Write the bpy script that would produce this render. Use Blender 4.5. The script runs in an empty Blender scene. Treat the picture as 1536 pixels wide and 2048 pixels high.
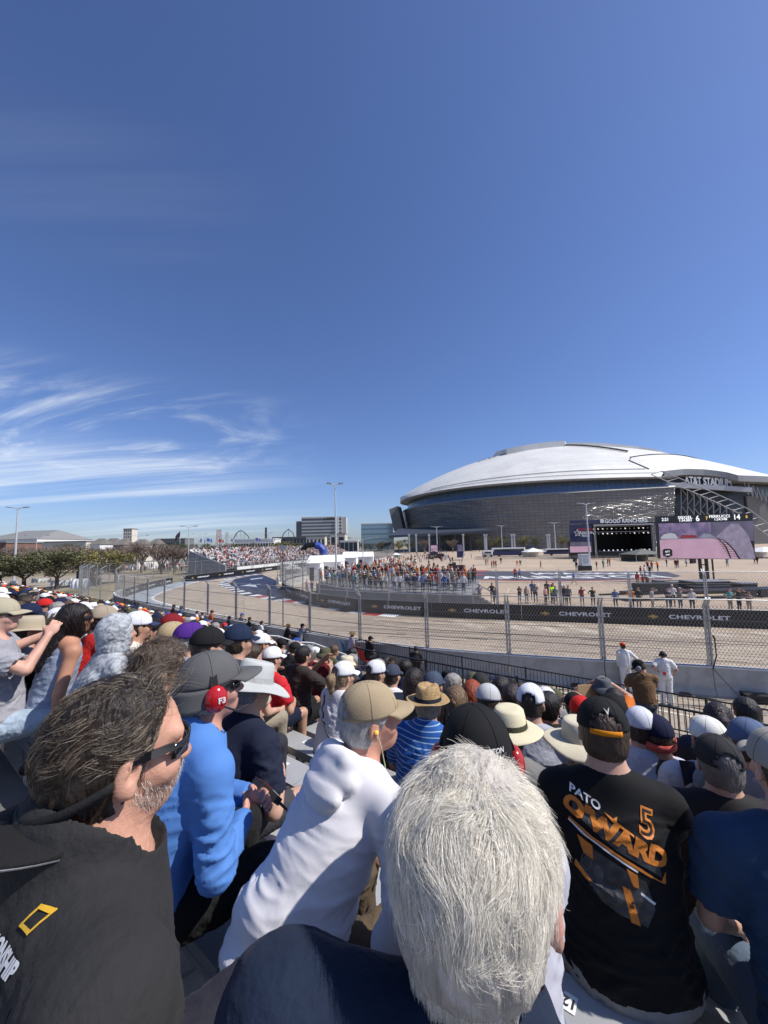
import bpy, bmesh, math, random
import numpy as np
from mathutils import Vector, Matrix
from mathutils.bvhtree import BVHTree
C = bpy.context.scene
COL = C.collection
PI = math.pi; R = math.radians
rnd = random.Random(7)
# ---------------------------------------------------------------- camera
H = 5.5
FPX = 768.0
PITCH = math.atan(66/768.0); ROLL = R(1.3)
cam = bpy.data.cameras.new('camera'); camo = bpy.data.objects.new('camera', cam); COL.objects.link(camo)
cam.sensor_fit = 'VERTICAL'; cam.sensor_height = 36; cam.sensor_width = 27; cam.lens = 36*768/2048
cam.clip_start = 0.05; cam.clip_end = 6000
_f = Vector((0, math.cos(PITCH), math.sin(PITCH))); _r0 = Vector((1, 0, 0)); _u0 = Vector((0, -math.sin(PITCH), math.cos(PITCH)))
_r = _r0*math.cos(ROLL) - _u0*math.sin(ROLL); _u = _u0*math.cos(ROLL) + _r0*math.sin(ROLL)
camo.matrix_world = Matrix(((_r.x, _u.x, -_f.x, 0), (_r.y, _u.y, -_f.y, 0), (_r.z, _u.z, -_f.z, H), (0, 0, 0, 1)))
C.camera = camo
def ray(px, py): return _r*((px-768)/FPX) + _u*((1024-py)/FPX) + _f
def at(px, py, d):                                   # d = depth along the optical axis
    return Vector((0, 0, H)) + ray(px, py)*d
def gnd(px, py, z=0.0):
    v = ray(px, py); return Vector((0, 0, H)) + v*((z-H)/v.z)
def atY(px, py, Y):
    v = ray(px, py); return Vector((0, 0, H)) + v*(Y/v.y)
def proj(p):
    q = Vector(p)-Vector((0, 0, H)); d = q.dot(_f)
    return (768+FPX*q.dot(_r)/d, 1024-FPX*q.dot(_u)/d, d)
# ---------------------------------------------------------------- world and sun
SUN_EL = R(50); SUN_AZ = R(99)                      # azimuth: from straight ahead towards the right
W = bpy.data.worlds.new('World'); C.world = W; W.use_nodes = True
nt = W.node_tree; nt.nodes.clear()
def N(t, tree=None, **kw):
    n = (tree or nt).nodes.new(t)
    for k, v in kw.items(): setattr(n, k, v)
    return n
def L(a, b, tree=None): (tree or nt).links.new(a, b)
sky = N('ShaderNodeTexSky'); sky.sky_type = 'NISHITA'; sky.sun_disc = False
sky.sun_elevation = SUN_EL; sky.sun_rotation = SUN_AZ; sky.altitude = 200; sky.air_density = 1.0; sky.dust_density = 0.9; sky.ozone_density = 1.6
geo = N('ShaderNodeTexCoord')
sep = N('ShaderNodeSeparateXYZ'); L(geo.outputs['Generated'], sep.inputs[0])
def M(op, a, b=None, c=None, tree=None, clamp=False):
    n = N('ShaderNodeMath', tree, operation=op, use_clamp=clamp)
    for i, v in enumerate((a, b, c)):
        if v is None: continue
        if isinstance(v, (int, float)): n.inputs[i].default_value = v
        else: L(v, n.inputs[i], tree)
    return n.outputs[0]
def ss(x, lo, hi, tree=None):
    n = N('ShaderNodeMapRange', tree, interpolation_type='SMOOTHSTEP'); n.inputs['From Min'].default_value = lo; n.inputs['From Max'].default_value = hi
    L(x, n.inputs['Value'], tree); return n.outputs[0]
zc = M('MAXIMUM', sep.outputs[2], 0.02)
zz = M('ADD', zc, 0.10)
cx = M('DIVIDE', sep.outputs[0], zz); cy = M('DIVIDE', sep.outputs[1], zz)
comb = N('ShaderNodeCombineXYZ'); L(cx, comb.inputs[0]); L(cy, comb.inputs[1])
def cirrus(rot, sc, seed, det, dist, lo, hi):
    mp = N('ShaderNodeMapping'); mp.inputs['Rotation'].default_value = (0, 0, R(rot)); mp.inputs['Scale'].default_value = sc; mp.inputs['Location'].default_value = seed
    L(comb.outputs[0], mp.inputs[0])
    nz = N('ShaderNodeTexNoise'); nz.inputs['Scale'].default_value = 1.0; nz.inputs['Detail'].default_value = det; nz.inputs['Roughness'].default_value = 0.62; nz.inputs['Distortion'].default_value = dist
    L(mp.outputs[0], nz.inputs['Vector']); return ss(nz.outputs['Fac'], lo, hi)
c1 = cirrus(-24, (0.16, 0.75, 1), (3.1, 1.7, 0), 8, 0.9, 0.50, 0.80)
c2 = cirrus(34, (0.42, 1.25, 1), (7.9, 4.6, 2), 11, 2.6, 0.46, 0.82)
c3 = cirrus(-8, (0.10, 1.3, 1), (1.3, 9.1, 5), 7, 0.5, 0.42, 0.72)
az = M('ARCTAN2', sep.outputs[0], sep.outputs[1])
left = M('SUBTRACT', 1.0, ss(az, -0.60, -0.10))
el = M('ARCSINE', sep.outputs[2])
band_hi = M('MULTIPLY', ss(el, 0.13, 0.22), M('SUBTRACT', 1.0, ss(el, 0.30, 0.40)))
band_lo = M('MULTIPLY', ss(el, 0.0, 0.05), M('SUBTRACT', 1.0, ss(el, 0.17, 0.27)))
m1 = M('MULTIPLY', M('MULTIPLY', c2, band_hi), 1.15)
m2 = M('MULTIPLY', M('MULTIPLY', c3, band_lo), 1.0)
m3 = M('MULTIPLY', M('MULTIPLY', c1, M('MULTIPLY', ss(el, 0.5, 0.62), M('SUBTRACT', 1.0, ss(el, 0.7, 0.85)))), 0.10)
cm = M('MULTIPLY', M('ADD', M('ADD', m1, m2), m3, clamp=True), left)
cm = M('MULTIPLY', cm, 0.8)
mix = N('ShaderNodeMix', data_type='RGBA'); mix.inputs[7].default_value = (8.0, 8.6, 9.2, 1)
tint = N('ShaderNodeMix', data_type='RGBA', blend_type='MULTIPLY'); tint.inputs[0].default_value = 1; tint.inputs[7].default_value = (.74, .86, 1.20, 1); L(sky.outputs[0], tint.inputs[6])
L(cm, mix.inputs[0]); L(tint.outputs[2], mix.inputs[6])
bg = N('ShaderNodeBackground'); bg.inputs[1].default_value = 0.104
L(mix.outputs[2], bg.inputs[0])
wo = N('ShaderNodeOutputWorld'); L(bg.outputs[0], wo.inputs[0])
sl = bpy.data.lights.new('sun', 'SUN'); sl.energy = 5.0; sl.angle = R(0.53); sl.color = (1, 0.95, 0.88)
so = bpy.data.objects.new('sun', sl); COL.objects.link(so)
SUND = Vector((math.sin(SUN_AZ)*math.cos(SUN_EL), math.cos(SUN_AZ)*math.cos(SUN_EL), math.sin(SUN_EL)))
so.rotation_euler = (-SUND).to_track_quat('-Z', 'Y').to_euler(); so.location = (0, 0, 60)
C.view_settings.view_transform = 'Standard'; C.view_settings.look = 'None'; C.view_settings.exposure = 0.13; C.view_settings.gamma = 1
C.cycles.max_bounces = 6; C.cycles.diffuse_bounces = 3; C.cycles.glossy_bounces = 3; C.cycles.transparent_max_bounces = 8
C.cycles.use_denoising = True
# ---------------------------------------------------------------- materials
_mats = {}
def mat(name, col=(.5, .5, .5), rough=.7, metal=0., var=.0, vscale=8., bump=0., bscale=60., objcol=False, spec=.5, sheen=0., emit=0., attr=False, sss=0., bstretch=None, vcol=None, dist=0.):
    if name in _mats: return _mats[name]
    m = bpy.data.materials.new(name); m.use_nodes = True; t = m.node_tree; b = t.nodes['Principled BSDF']
    b.inputs['Roughness'].default_value = rough; b.inputs['Metallic'].default_value = metal; b.inputs['Specular IOR Level'].default_value = spec
    if sheen: b.inputs['Sheen Weight'].default_value = sheen
    src = None
    if objcol: src = N('ShaderNodeObjectInfo', t).outputs['Color']
    elif attr: src = N('ShaderNodeAttribute', t, attribute_name='Col').outputs['Color']
    tc = N('ShaderNodeTexCoord', t)
    if var:
        nz = N('ShaderNodeTexNoise', t); nz.inputs['Scale'].default_value = vscale; nz.inputs['Detail'].default_value = 6; nz.inputs['Distortion'].default_value = dist; L(tc.outputs['Object'], nz.inputs['Vector'], t)
        mx = N('ShaderNodeMix', t, data_type='RGBA'); L(ss(nz.outputs['Fac'], .3, .7, t), mx.inputs[0], t)
        c2_ = vcol
        if src is None:
            mx.inputs[6].default_value = (*col, 1); mx.inputs[7].default_value = (*(c2_ or [c*(1-var) for c in col]), 1)
        else:
            L(src, mx.inputs[6], t); h = N('ShaderNodeHueSaturation', t); h.inputs['Value'].default_value = 1-var; L(src, h.inputs['Color'], t); L(h.outputs[0], mx.inputs[7], t)
        src = mx.outputs[2]
    if src is not None:
        L(src, b.inputs['Base Color'], t)
    else: b.inputs['Base Color'].default_value = (*col, 1)
    if emit:
        b.inputs['Emission Strength'].default_value = emit
        if src is not None: L(src, b.inputs['Emission Color'], t)
        else: b.inputs['Emission Color'].default_value = (*col, 1)
    if sss:
        b.inputs['Subsurface Weight'].default_value = sss; b.inputs['Subsurface Radius'].default_value = (.012, .004, .002); b.inputs['Subsurface Scale'].default_value = 1.0
    if bump:
        nz = N('ShaderNodeTexNoise', t); nz.inputs['Scale'].default_value = bscale; nz.inputs['Detail'].default_value = 5
        if bstretch:
            mp = N('ShaderNodeMapping', t); mp.inputs['Scale'].default_value = bstretch; L(tc.outputs['Object'], mp.inputs[0], t); L(mp.outputs[0], nz.inputs['Vector'], t)
        else: L(tc.outputs['Object'], nz.inputs['Vector'], t)
        bp = N('ShaderNodeBump', t); bp.inputs['Strength'].default_value = bump; bp.inputs['Distance'].default_value = 0.02; L(nz.outputs['Fac'], bp.inputs['Height'], t); L(bp.outputs[0], b.inputs['Normal'], t)
    _mats[name] = m; return m
# ---------------------------------------------------------------- objects
def tag(o, label=None, cat=None, group=None, kind=None):
    if label: o['label'] = label
    if cat: o['category'] = cat
    if group: o['group'] = group
    if kind: o['kind'] = kind
    return o
def empty(name, loc=(0, 0, 0), rz=0., label=None, cat=None, group=None):
    o = bpy.data.objects.new(name, None); o.empty_display_size = .1; COL.objects.link(o); o.location = loc; o.rotation_euler = (0, 0, rz); return tag(o, label, cat, group)
def mesh_obj(name, V, F, m=None, parent=None, smooth=False, loc=None, rz=0., col=None, fmat=None, attr=None, uv=None):
    me = bpy.data.meshes.new(name)
    V = np.asarray(V, dtype=np.float32).reshape(-1, 3)
    if isinstance(F, np.ndarray):
        n, k = F.shape
        me.vertices.add(len(V)); me.vertices.foreach_set('co', V.ravel())
        me.loops.add(n*k); me.loops.foreach_set('vertex_index', F.astype(np.int32).ravel())
        me.polygons.add(n); me.polygons.foreach_set('loop_start', np.arange(0, n*k, k, dtype=np.int32)); me.polygons.foreach_set('loop_total', np.full(n, k, dtype=np.int32))
        me.update(calc_edges=True); me.validate()
    else:
        me.from_pydata(V.tolist(), [], F); me.update()
    if m is not None:
        for x in (m if isinstance(m, (list, tuple)) else [m]): me.materials.append(x)
    if fmat is not None: me.polygons.foreach_set('material_index', np.asarray(fmat, dtype=np.int32))
    if smooth: me.polygons.foreach_set('use_smooth', np.ones(len(me.polygons), dtype=bool))
    if attr is not None:
        a = me.color_attributes.new('Col', 'FLOAT_COLOR', 'POINT'); a.data.foreach_set('color', np.asarray(attr, dtype=np.float32).ravel())
    me.update()
    o = bpy.data.objects.new(name, me); COL.objects.link(o)
    if parent is not None: o.parent = parent
    if loc is not None: o.location = loc
    if rz: o.rotation_euler = (0, 0, rz)
    if col is not None: o.color = (*col, 1)
    return o
class MB:                                            # collects simple solids into one mesh
    def __init__(s): s.V = []; s.F = []; s.M = []; s.mi = 0
    def add(s, V, F):
        o = len(s.V); s.V += [tuple(v) for v in V]; s.F += [tuple(i+o for i in f) for f in F]; s.M += [s.mi]*len(F); return s
    def box(s, lo, hi, mt=None):
        x0, y0, z0 = lo; x1, y1, z1 = hi
        V = [(x0, y0, z0), (x1, y0, z0), (x1, y1, z0), (x0, y1, z0), (x0, y0, z1), (x1, y0, z1), (x1, y1, z1), (x0, y1, z1)]
        if mt is not None: V = [mt @ Vector(v) for v in V]
        return s.add(V, [(0, 3, 2, 1), (4, 5, 6, 7), (0, 1, 5, 4), (1, 2, 6, 5), (2, 3, 7, 6), (3, 0, 4, 7)])
    def bar(s, a, b, w, h=None, up=(0, 0, 1)):         # box section from a to b
        a = Vector(a); b = Vector(b); d = (b-a); ln = d.length
        if ln < 1e-6: return s
        d /= ln; up = Vector(up)
        if abs(d.dot(up)) > .97: up = Vector((1, 0, 0))
        x = d.cross(up).normalized(); z = x.cross(d).normalized(); h = h or w
        V = []
        for p in (a, b):
            for sx, sz in ((-1, -1), (1, -1), (1, 1), (-1, 1)): V.append(p + x*(sx*w/2) + z*(sz*h/2))
        return s.add(V, [(0, 1, 2, 3), (7, 6, 5, 4), (0, 4, 5, 1), (1, 5, 6, 2), (2, 6, 7, 3), (3, 7, 4, 0)])
    def tube(s, pts, r, n=8, caps=True):
        pts = [Vector(p) for p in pts]; rr = r if isinstance(r, (list, tuple)) else [r]*len(pts)
        V = []; prev = None
        for i, p in enumerate(pts):
            d = (pts[min(i+1, len(pts)-1)]-pts[max(i-1, 0)]).normalized()
            x = prev if prev is not None else (Vector((0, 0, 1)) if abs(d.z) < .9 else Vector((1, 0, 0)))
            x = (x - d*x.dot(d)).normalized(); y = d.cross(x); prev = x
            for k in range(n):
                a = 2*PI*k/n; V.append(p + x*(rr[i]*math.cos(a)) + y*(rr[i]*math.sin(a)))
        F = []
        for i in range(len(pts)-1):
            for k in range(n): F.append((i*n+k, i*n+(k+1) % n, (i+1)*n+(k+1) % n, (i+1)*n+k))
        if caps: F.append(tuple(range(n-1, -1, -1))); F.append(tuple((len(pts)-1)*n+k for k in range(n)))
        return s.add(V, F)
    def prism(s, poly, z0, z1, mt=None):
        n = len(poly); V = [(p[0], p[1], z0) for p in poly]+[(p[0], p[1], z1) for p in poly]
        if mt is not None: V = [mt @ Vector(v) for v in V]
        return s.add(V, [tuple(range(n-1, -1, -1)), tuple(range(n, 2*n))]+[(i, (i+1) % n, n+(i+1) % n, n+i) for i in range(n)])
    def lathe(s, prof, n=16, c=(0, 0, 0), mt=None):
        V = []
        for r_, z in prof:
            for k in range(n):
                a = 2*PI*k/n; v = Vector((c[0]+r_*math.cos(a), c[1]+r_*math.sin(a), c[2]+z)); V.append(mt @ v if mt is not None else v)
        F = []
        for i in range(len(prof)-1):
            for k in range(n): F.append((i*n+k, i*n+(k+1) % n, (i+1)*n+(k+1) % n, (i+1)*n+k))
        return s.add(V, F)
    def build(s, name, m, parent=None, smooth=False, **kw):
        return mesh_obj(name, s.V, s.F, m, parent, smooth, fmat=s.M if any(s.M) else None, **kw)
def copy_tree(o, parent=None):
    c = o.copy(); COL.objects.link(c); c.parent = parent
    for ch in list(o.children): copy_tree(ch, c)
    return c
def text_mesh(txt, size, extrude=0., shear=0., bold=0., align='CENTER', spacing=1.0, sx=1.0):
    cu = bpy.data.curves.new('lettering', 'FONT'); cu.body = txt; cu.size = size; cu.extrude = extrude; cu.align_x = align; cu.align_y = 'CENTER'; cu.shear = shear; cu.offset = bold; cu.space_character = spacing; cu.resolution_u = 3
    o = bpy.data.objects.new('lettering', cu); COL.objects.link(o); dg = bpy.context.evaluated_depsgraph_get(); dg.update()
    me = bpy.data.meshes.new_from_object(o.evaluated_get(dg)); bpy.data.objects.remove(o); bpy.data.curves.remove(cu)
    V = np.array([v.co for v in me.vertices]).reshape(-1, 3); F = [tuple(p.vertices) for p in me.polygons]; bpy.data.meshes.remove(me)
    if len(V): V[:, 0] *= sx
    return V, F
# ---------------------------------------------------------------- noise and implicit surfaces
_rs = np.random.RandomState(5)
_perm = _rs.permutation(256).astype(np.int64); _perm = np.concatenate([_perm]*3)
_g3 = _rs.normal(size=(256, 3)); _g3 /= np.linalg.norm(_g3, axis=1)[:, None]
def pnoise(P):
    P = np.asarray(P, dtype=np.float64); i = np.floor(P).astype(np.int64); f = P-i; i &= 255; u = f*f*f*(f*(f*6-15)+10); out = np.zeros(len(P))
    for dx in (0, 1):
        for dy in (0, 1):
            for dz in (0, 1):
                h = _perm[_perm[_perm[(i[:, 0]+dx) & 255]+((i[:, 1]+dy) & 255)]+((i[:, 2]+dz) & 255)] & 255
                g = _g3[h]; d = f-np.array([dx, dy, dz]); w = (u[:, 0] if dx else 1-u[:, 0])*(u[:, 1] if dy else 1-u[:, 1])*(u[:, 2] if dz else 1-u[:, 2])
                out += w*(g*d).sum(1)
    return out
class Field:
    def __init__(s, lo, hi, h):
        s.lo = np.array(lo, float); s.h = h; s.n = np.ceil((np.array(hi)-s.lo)/h).astype(int)+1
        s.D = np.full(s.n, 0.5, dtype=np.float32); s.ax = [s.lo[i]+h*np.arange(s.n[i]) for i in range(3)]
    def _sub(s, lo, hi):
        a = np.clip(np.floor((np.array(lo)-s.lo)/s.h).astype(int), 0, s.n); b = np.clip(np.ceil((np.array(hi)-s.lo)/s.h).astype(int)+1, 0, s.n)
        if (b <= a).any(): return None
        sl_ = tuple(slice(a[i], b[i]) for i in range(3))
        return sl_, s.ax[0][sl_[0]][:, None, None], s.ax[1][sl_[1]][None, :, None], s.ax[2][sl_[2]][None, None, :]
    def _op(s, sl_, d, k, op):
        A = s.D[sl_]
        if op == 'u':
            hh = np.clip(.5+.5*(A-d)/k, 0, 1); s.D[sl_] = A*(1-hh)+d*hh-k*hh*(1-hh)
        elif op == 's':
            hh = np.clip(.5-.5*(A+d)/k, 0, 1); s.D[sl_] = A*(1-hh)-d*hh+k*hh*(1-hh)
        elif op == 'i':
            s.D[sl_] = np.maximum(A, d)
    def cone(s, a, b, ra, rb, k=.02, op='u'):
        a = np.array(a, float); b = np.array(b, float); m_ = max(ra, rb)+max(k, .02)+s.h*3
        q = s._sub(np.minimum(a, b)-m_, np.maximum(a, b)+m_)
        if q is None: return
        sl_, X, Y, Z = q; ab = b-a; l2 = max((ab**2).sum(), 1e-9); x = X-a[0]; y = Y-a[1]; z = Z-a[2]
        t = np.clip((x*ab[0]+y*ab[1]+z*ab[2])/l2, 0, 1)
        d = np.sqrt((x-t*ab[0])**2+(y-t*ab[1])**2+(z-t*ab[2])**2)-(ra+(rb-ra)*t)
        s._op(sl_, d, k, op)
    def ell(s, c, r, Rm=None, k=.02, op='u'):
        c = np.array(c, float); r = np.array(r, float); m_ = r.max()+max(k, .02)+s.h*3
        q = s._sub(c-m_, c+m_)
        if q is None: return
        sl_, X, Y, Z = q; x = X-c[0]; y = Y-c[1]; z = Z-c[2]
        if Rm is not None:
            Rm = np.array(Rm); x, y, z = (Rm[0, 0]*x+Rm[1, 0]*y+Rm[2, 0]*z, Rm[0, 1]*x+Rm[1, 1]*y+Rm[2, 1]*z, Rm[0, 2]*x+Rm[1, 2]*y+Rm[2, 2]*z)
        k0 = np.sqrt((x/r[0])**2+(y/r[1])**2+(z/r[2])**2)+1e-9; k1 = np.sqrt((x/r[0]**2)**2+(y/r[1]**2)**2+(z/r[2]**2)**2)+1e-9
        s._op(sl_, k0*(k0-1)/k1, k, op)
    def plane(s, p, n_):                              # keeps the side the normal points away from
        n_ = np.array(n_, float); n_ /= np.linalg.norm(n_); p = np.array(p, float)
        d = (s.ax[0][:, None, None]-p[0])*n_[0]+(s.ax[1][None, :, None]-p[1])*n_[1]+(s.ax[2][None, None, :]-p[2])*n_[2]
        s.D = np.maximum(s.D, d).astype(np.float32)
    def cut_cone(s, a, b, r): s.cone(a, b, r, r, .004, 's')
    def mesh(s):
        D = s.D.copy(); D[0] = D[-1] = .5; D[:, 0] = D[:, -1] = .5; D[:, :, 0] = D[:, :, -1] = .5
        I = D < 0; nx, ny, nz = I.shape
        c = np.zeros((nx-1, ny-1, nz-1), dtype=np.int8)
        for dx in (0, 1):
            for dy in (0, 1):
                for dz in (0, 1): c += I[dx:nx-1+dx, dy:ny-1+dy, dz:nz-1+dz]
        act = np.argwhere((c > 0) & (c < 8))
        if not len(act): return np.zeros((0, 3)), np.zeros((0, 4), int)
        idx = np.full(c.shape, -1, dtype=np.int64); idx[act[:, 0], act[:, 1], act[:, 2]] = np.arange(len(act))
        off = np.array([(x, y, z) for x in (0, 1) for y in (0, 1) for z in (0, 1)])
        vals = np.stack([D[act[:, 0]+o[0], act[:, 1]+o[1], act[:, 2]+o[2]] for o in off], 1)
        acc = np.zeros((len(act), 3)); cnt = np.zeros(len(act))
        for a in range(8):
            for b in range(a+1, 8):
                if np.abs(off[a]-off[b]).sum() != 1: continue
                va = vals[:, a]; vb = vals[:, b]; m_ = (va < 0) != (vb < 0); t = np.where(m_, va/np.where(m_, va-vb, 1), 0)
                acc += np.where(m_[:, None], off[a]+t[:, None]*(off[b]-off[a]), 0); cnt += m_
        V = s.lo+s.h*(act+acc/cnt[:, None]); Fs = []
        for ax in range(3):
            A = [slice(None)]*3; B = [slice(None)]*3; A[ax] = slice(0, -1); B[ax] = slice(1, None)
            ch = I[tuple(A)] != I[tuple(B)]; e = np.argwhere(ch); u, v = (ax+1) % 3, (ax+2) % 3
            e = e[(e[:, u] > 0) & (e[:, v] > 0) & (e[:, u] < s.n[u]-1) & (e[:, v] < s.n[v]-1)]
            if not len(e): continue
            def gi(du, dv):
                q = e.copy(); q[:, u] -= du; q[:, v] -= dv; return idx[q[:, 0], q[:, 1], q[:, 2]]
            Q = np.stack([gi(1, 1), gi(0, 1), gi(0, 0), gi(1, 0)], 1); ins = I[e[:, 0], e[:, 1], e[:, 2]]
            Q[~ins] = Q[~ins][:, ::-1]; Fs.append(Q)
        F = np.concatenate(Fs); F = F[(F >= 0).all(1)]
        return V, F
def vnormals(V, F):
    n = np.cross(V[F[:, 2]]-V[F[:, 0]], V[F[:, 3]]-V[F[:, 1]]); N_ = np.zeros_like(V)
    for k in range(4):
        for a in range(3): N_[:, a] += np.bincount(F[:, k], n[:, a], len(V))
    return N_/(np.linalg.norm(N_, axis=1)[:, None]+1e-12)
def smooth_v(V, F, it=1, lam=.5):
    E = np.concatenate([F[:, [0, 1]], F[:, [1, 2]], F[:, [2, 3]], F[:, [3, 0]]]); E = np.concatenate([E, E[:, ::-1]])
    deg = np.bincount(E[:, 0], minlength=len(V))[:, None]+1e-9
    for _ in range(it):
        S = np.stack([np.bincount(E[:, 0], V[E[:, 1], a], len(V)) for a in range(3)], 1)/deg; V = V+(S-V)*lam
    return V
# ================================================================ ground, track, paint
def concrete_mat(name, a, b, joint=(4.5, 4.5), rot=0., stain=.25, bump=.15, jdark=.62):
    m = bpy.data.materials.new(name); m.use_nodes = True; t = m.node_tree; p = t.nodes['Principled BSDF']; p.inputs['Roughness'].default_value = .85; p.inputs['Specular IOR Level'].default_value = .25
    tc = N('ShaderNodeTexCoord', t)
    n1 = N('ShaderNodeTexNoise', t); n1.inputs['Scale'].default_value = .13; n1.inputs['Detail'].default_value = 7; n1.inputs['Roughness'].default_value = .62; L(tc.outputs['Object'], n1.inputs['Vector'], t)
    mx = N('ShaderNodeMix', t, data_type='RGBA'); mx.inputs[6].default_value = (*a, 1); mx.inputs[7].default_value = (*b, 1); L(ss(n1.outputs['Fac'], .32, .7, t), mx.inputs[0], t)
    mp = N('ShaderNodeMapping', t); mp.inputs['Rotation'].default_value = (0, 0, rot); L(tc.outputs['Object'], mp.inputs[0], t)
    br = N('ShaderNodeTexBrick', t); br.offset = 0.; br.inputs['Scale'].default_value = 1; br.inputs['Brick Width'].default_value = joint[0]; br.inputs['Row Height'].default_value = joint[1]; br.inputs['Mortar Size'].default_value = .03
    br.inputs['Color1'].default_value = (1, 1, 1, 1); br.inputs['Color2'].default_value = (.88, .88, .9, 1); br.inputs['Mortar'].default_value = (jdark, jdark, jdark, 1); L(mp.outputs[0], br.inputs['Vector'], t)
    mu = N('ShaderNodeMix', t, data_type='RGBA', blend_type='MULTIPLY'); mu.inputs[0].default_value = 1; L(mx.outputs[2], mu.inputs[6], t); L(br.outputs[0], mu.inputs[7], t)
    n2 = N('ShaderNodeTexNoise', t); n2.inputs['Scale'].default_value = 1.7; n2.inputs['Detail'].default_value = 8; n2.inputs['Roughness'].default_value = .7; L(tc.outputs['Object'], n2.inputs['Vector'], t)
    mu2 = N('ShaderNodeMix', t, data_type='RGBA', blend_type='MULTIPLY'); mu2.inputs[0].default_value = stain; L(mu.outputs[2], mu2.inputs[6], t)
    cr = N('ShaderNodeValToRGB', t); cr.color_ramp.elements[0].position = .35; cr.color_ramp.elements[0].color = (.45, .43, .42, 1); cr.color_ramp.elements[1].position = .62; L(n2.outputs['Fac'], cr.inputs[0], t); L(cr.outputs[0], mu2.inputs[7], t)
    n3 = N('ShaderNodeTexNoise', t); n3.inputs['Scale'].default_value = 45; n3.inputs['Detail'].default_value = 4; L(tc.outputs['Object'], n3.inputs['Vector'], t)
    mu3 = N('ShaderNodeMix', t, data_type='RGBA', blend_type='OVERLAY'); mu3.inputs[0].default_value = .35; L(mu2.outputs[2], mu3.inputs[6], t); L(n3.outputs['Fac'], mu3.inputs[7], t)
    L(mu3.outputs[2], p.inputs['Base Color'], t)
    bp = N('ShaderNodeBump', t); bp.inputs['Strength'].default_value = bump; bp.inputs['Distance'].default_value = .01; L(n3.outputs['Fac'], bp.inputs['Height'], t); L(bp.outputs[0], p.inputs['Normal'], t)
    return m
M_lot = concrete_mat('lot concrete', (.49, .39, .285), (.43, .34, .25), (6, 6), R(20), .28)
M_track = concrete_mat('track concrete', (.47, .39, .295), (.40, .33, .255), (4.5, 3.6), R(-20), .4)
M_walk = concrete_mat('walkway concrete', (.40, .34, .27), (.33, .28, .22), (3, 3), R(-37), .5)
M_asph = mat('asphalt', (.055, .055, .058), .9, var=.3, vscale=.6)
M_grassy = mat('dry verge', (.27, .22, .15), .95, var=.45, vscale=.12, vcol=(.17, .155, .085))
M_white = mat('white road paint', (.78, .78, .76), .6, var=.15, vscale=2)
M_blue = mat('blue road paint', (.026, .032, .070), .6, var=.35, vscale=.7)
M_lblue = mat('pale blue road paint', (.38, .43, .47), .7, var=.25, vscale=.8)
M_red = mat('red road paint', (.42, .035, .04), .6, var=.2, vscale=1)
def sheet(name, pts, z, m, kind='structure', parent=None, label=None, cat=None, group=None):
    o = mesh_obj(name, [(p[0], p[1], z) for p in pts], [tuple(range(len(pts)))], m, parent)
    if kind: o['kind'] = kind
    tag(o, label, cat, group); return o
def ribbon(pts, w0, w1):                              # offsets either side of a polyline -> quads' vertices
    P = [Vector((p[0], p[1])) for p in pts]; out = []
    for i, p in enumerate(P):
        d = (P[min(i+1, len(P)-1)]-P[max(i-1, 0)]).normalized(); n = Vector((-d.y, d.x)); out.append((p+n*w0, p+n*w1))
    return out
def spline(pts, n=6):
    P = [Vector((*p[:2], 0)) for p in pts]; out = []
    for i in range(len(P)-1):
        a = P[max(i-1, 0)]; b = P[i]; c = P[i+1]; d = P[min(i+2, len(P)-1)]
        for k in range(n):
            t = k/n; out.append(.5*((2*b)+(c-a)*t+(2*a-5*b+4*c-d)*t*t+(3*b-a-3*c+d)*t**3))
    out.append(P[-1]); return out
def resample(pts, step):
    P = [Vector(p) for p in pts]; out = [P[0].copy()]; need = step
    for a, b in zip(P, P[1:]):
        l = (b-a).length; pos = 0
        while l-pos >= need: pos += need; out.append(a+(b-a)*(pos/l)); need = step
        need -= (l-pos)
    return out
g = mesh_obj('ground', [(-2500, -60, 0), (2500, -60, 0), (2500, 3500, 0), (-2500, 3500, 0)], [(0, 1, 2, 3)], M_grassy); g['kind'] = 'structure'
sheet('parking_lot', [(-16, 57), (-17.5, 70), (-15, 115), (-6, 170), (-40, 330), (420, 330), (420, 8), (24, 8), (24, 23), (6, 29), (-7, 38)], .008, M_lot)
sheet('service_road', [(-200, 120), (-200, 135), (0, 180), (0, 160)], .012, M_asph)
sheet('plaza_pavement', [(-75, -40), (40, -40), (40, 12), (24, 10), (-25, 38), (-48, 56), (-48, 90), (-80, 90)], .004, M_walk)
near_line = spline([(16.5, 12.3), (13, 13.55), (8.2, 14.95), (4.6, 16.1), (1.8, 17.2), (-1.3, 18.75), (-7.4, 23.2), (-14.2, 28.3), (-22, 34.6), (-28.5, 41), (-31.3, 46), (-33.6, 54), (-35.6, 66.2)], 5)
far_left = [Vector((-34.4, 66.2, 0)), Vector((-31.8, 76, 0)), Vector((-28.1, 88, 0)), Vector((-22.1, 113.6, 0)), Vector((-10, 165, 0))]
inner = spline([(40, 17.8), (22.9, 23.6), (17.7, 25.2), (8.8, 28.0), (4.8, 29.4), (-2.1, 32.6), (-6.6, 37), (-9.8, 42.5), (-13.4, 50.2), (-15.6, 55.5), (-16.2, 61), (-15, 68), (-12.5, 84), (-7, 112), (4, 160)], 5)
trk = [(p.x, p.y) for p in near_line]+[(p.x, p.y) for p in far_left]+[(p.x, p.y) for p in reversed(inner)]+[(60, 11), (60, 6), (20, 11.2)]
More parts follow.
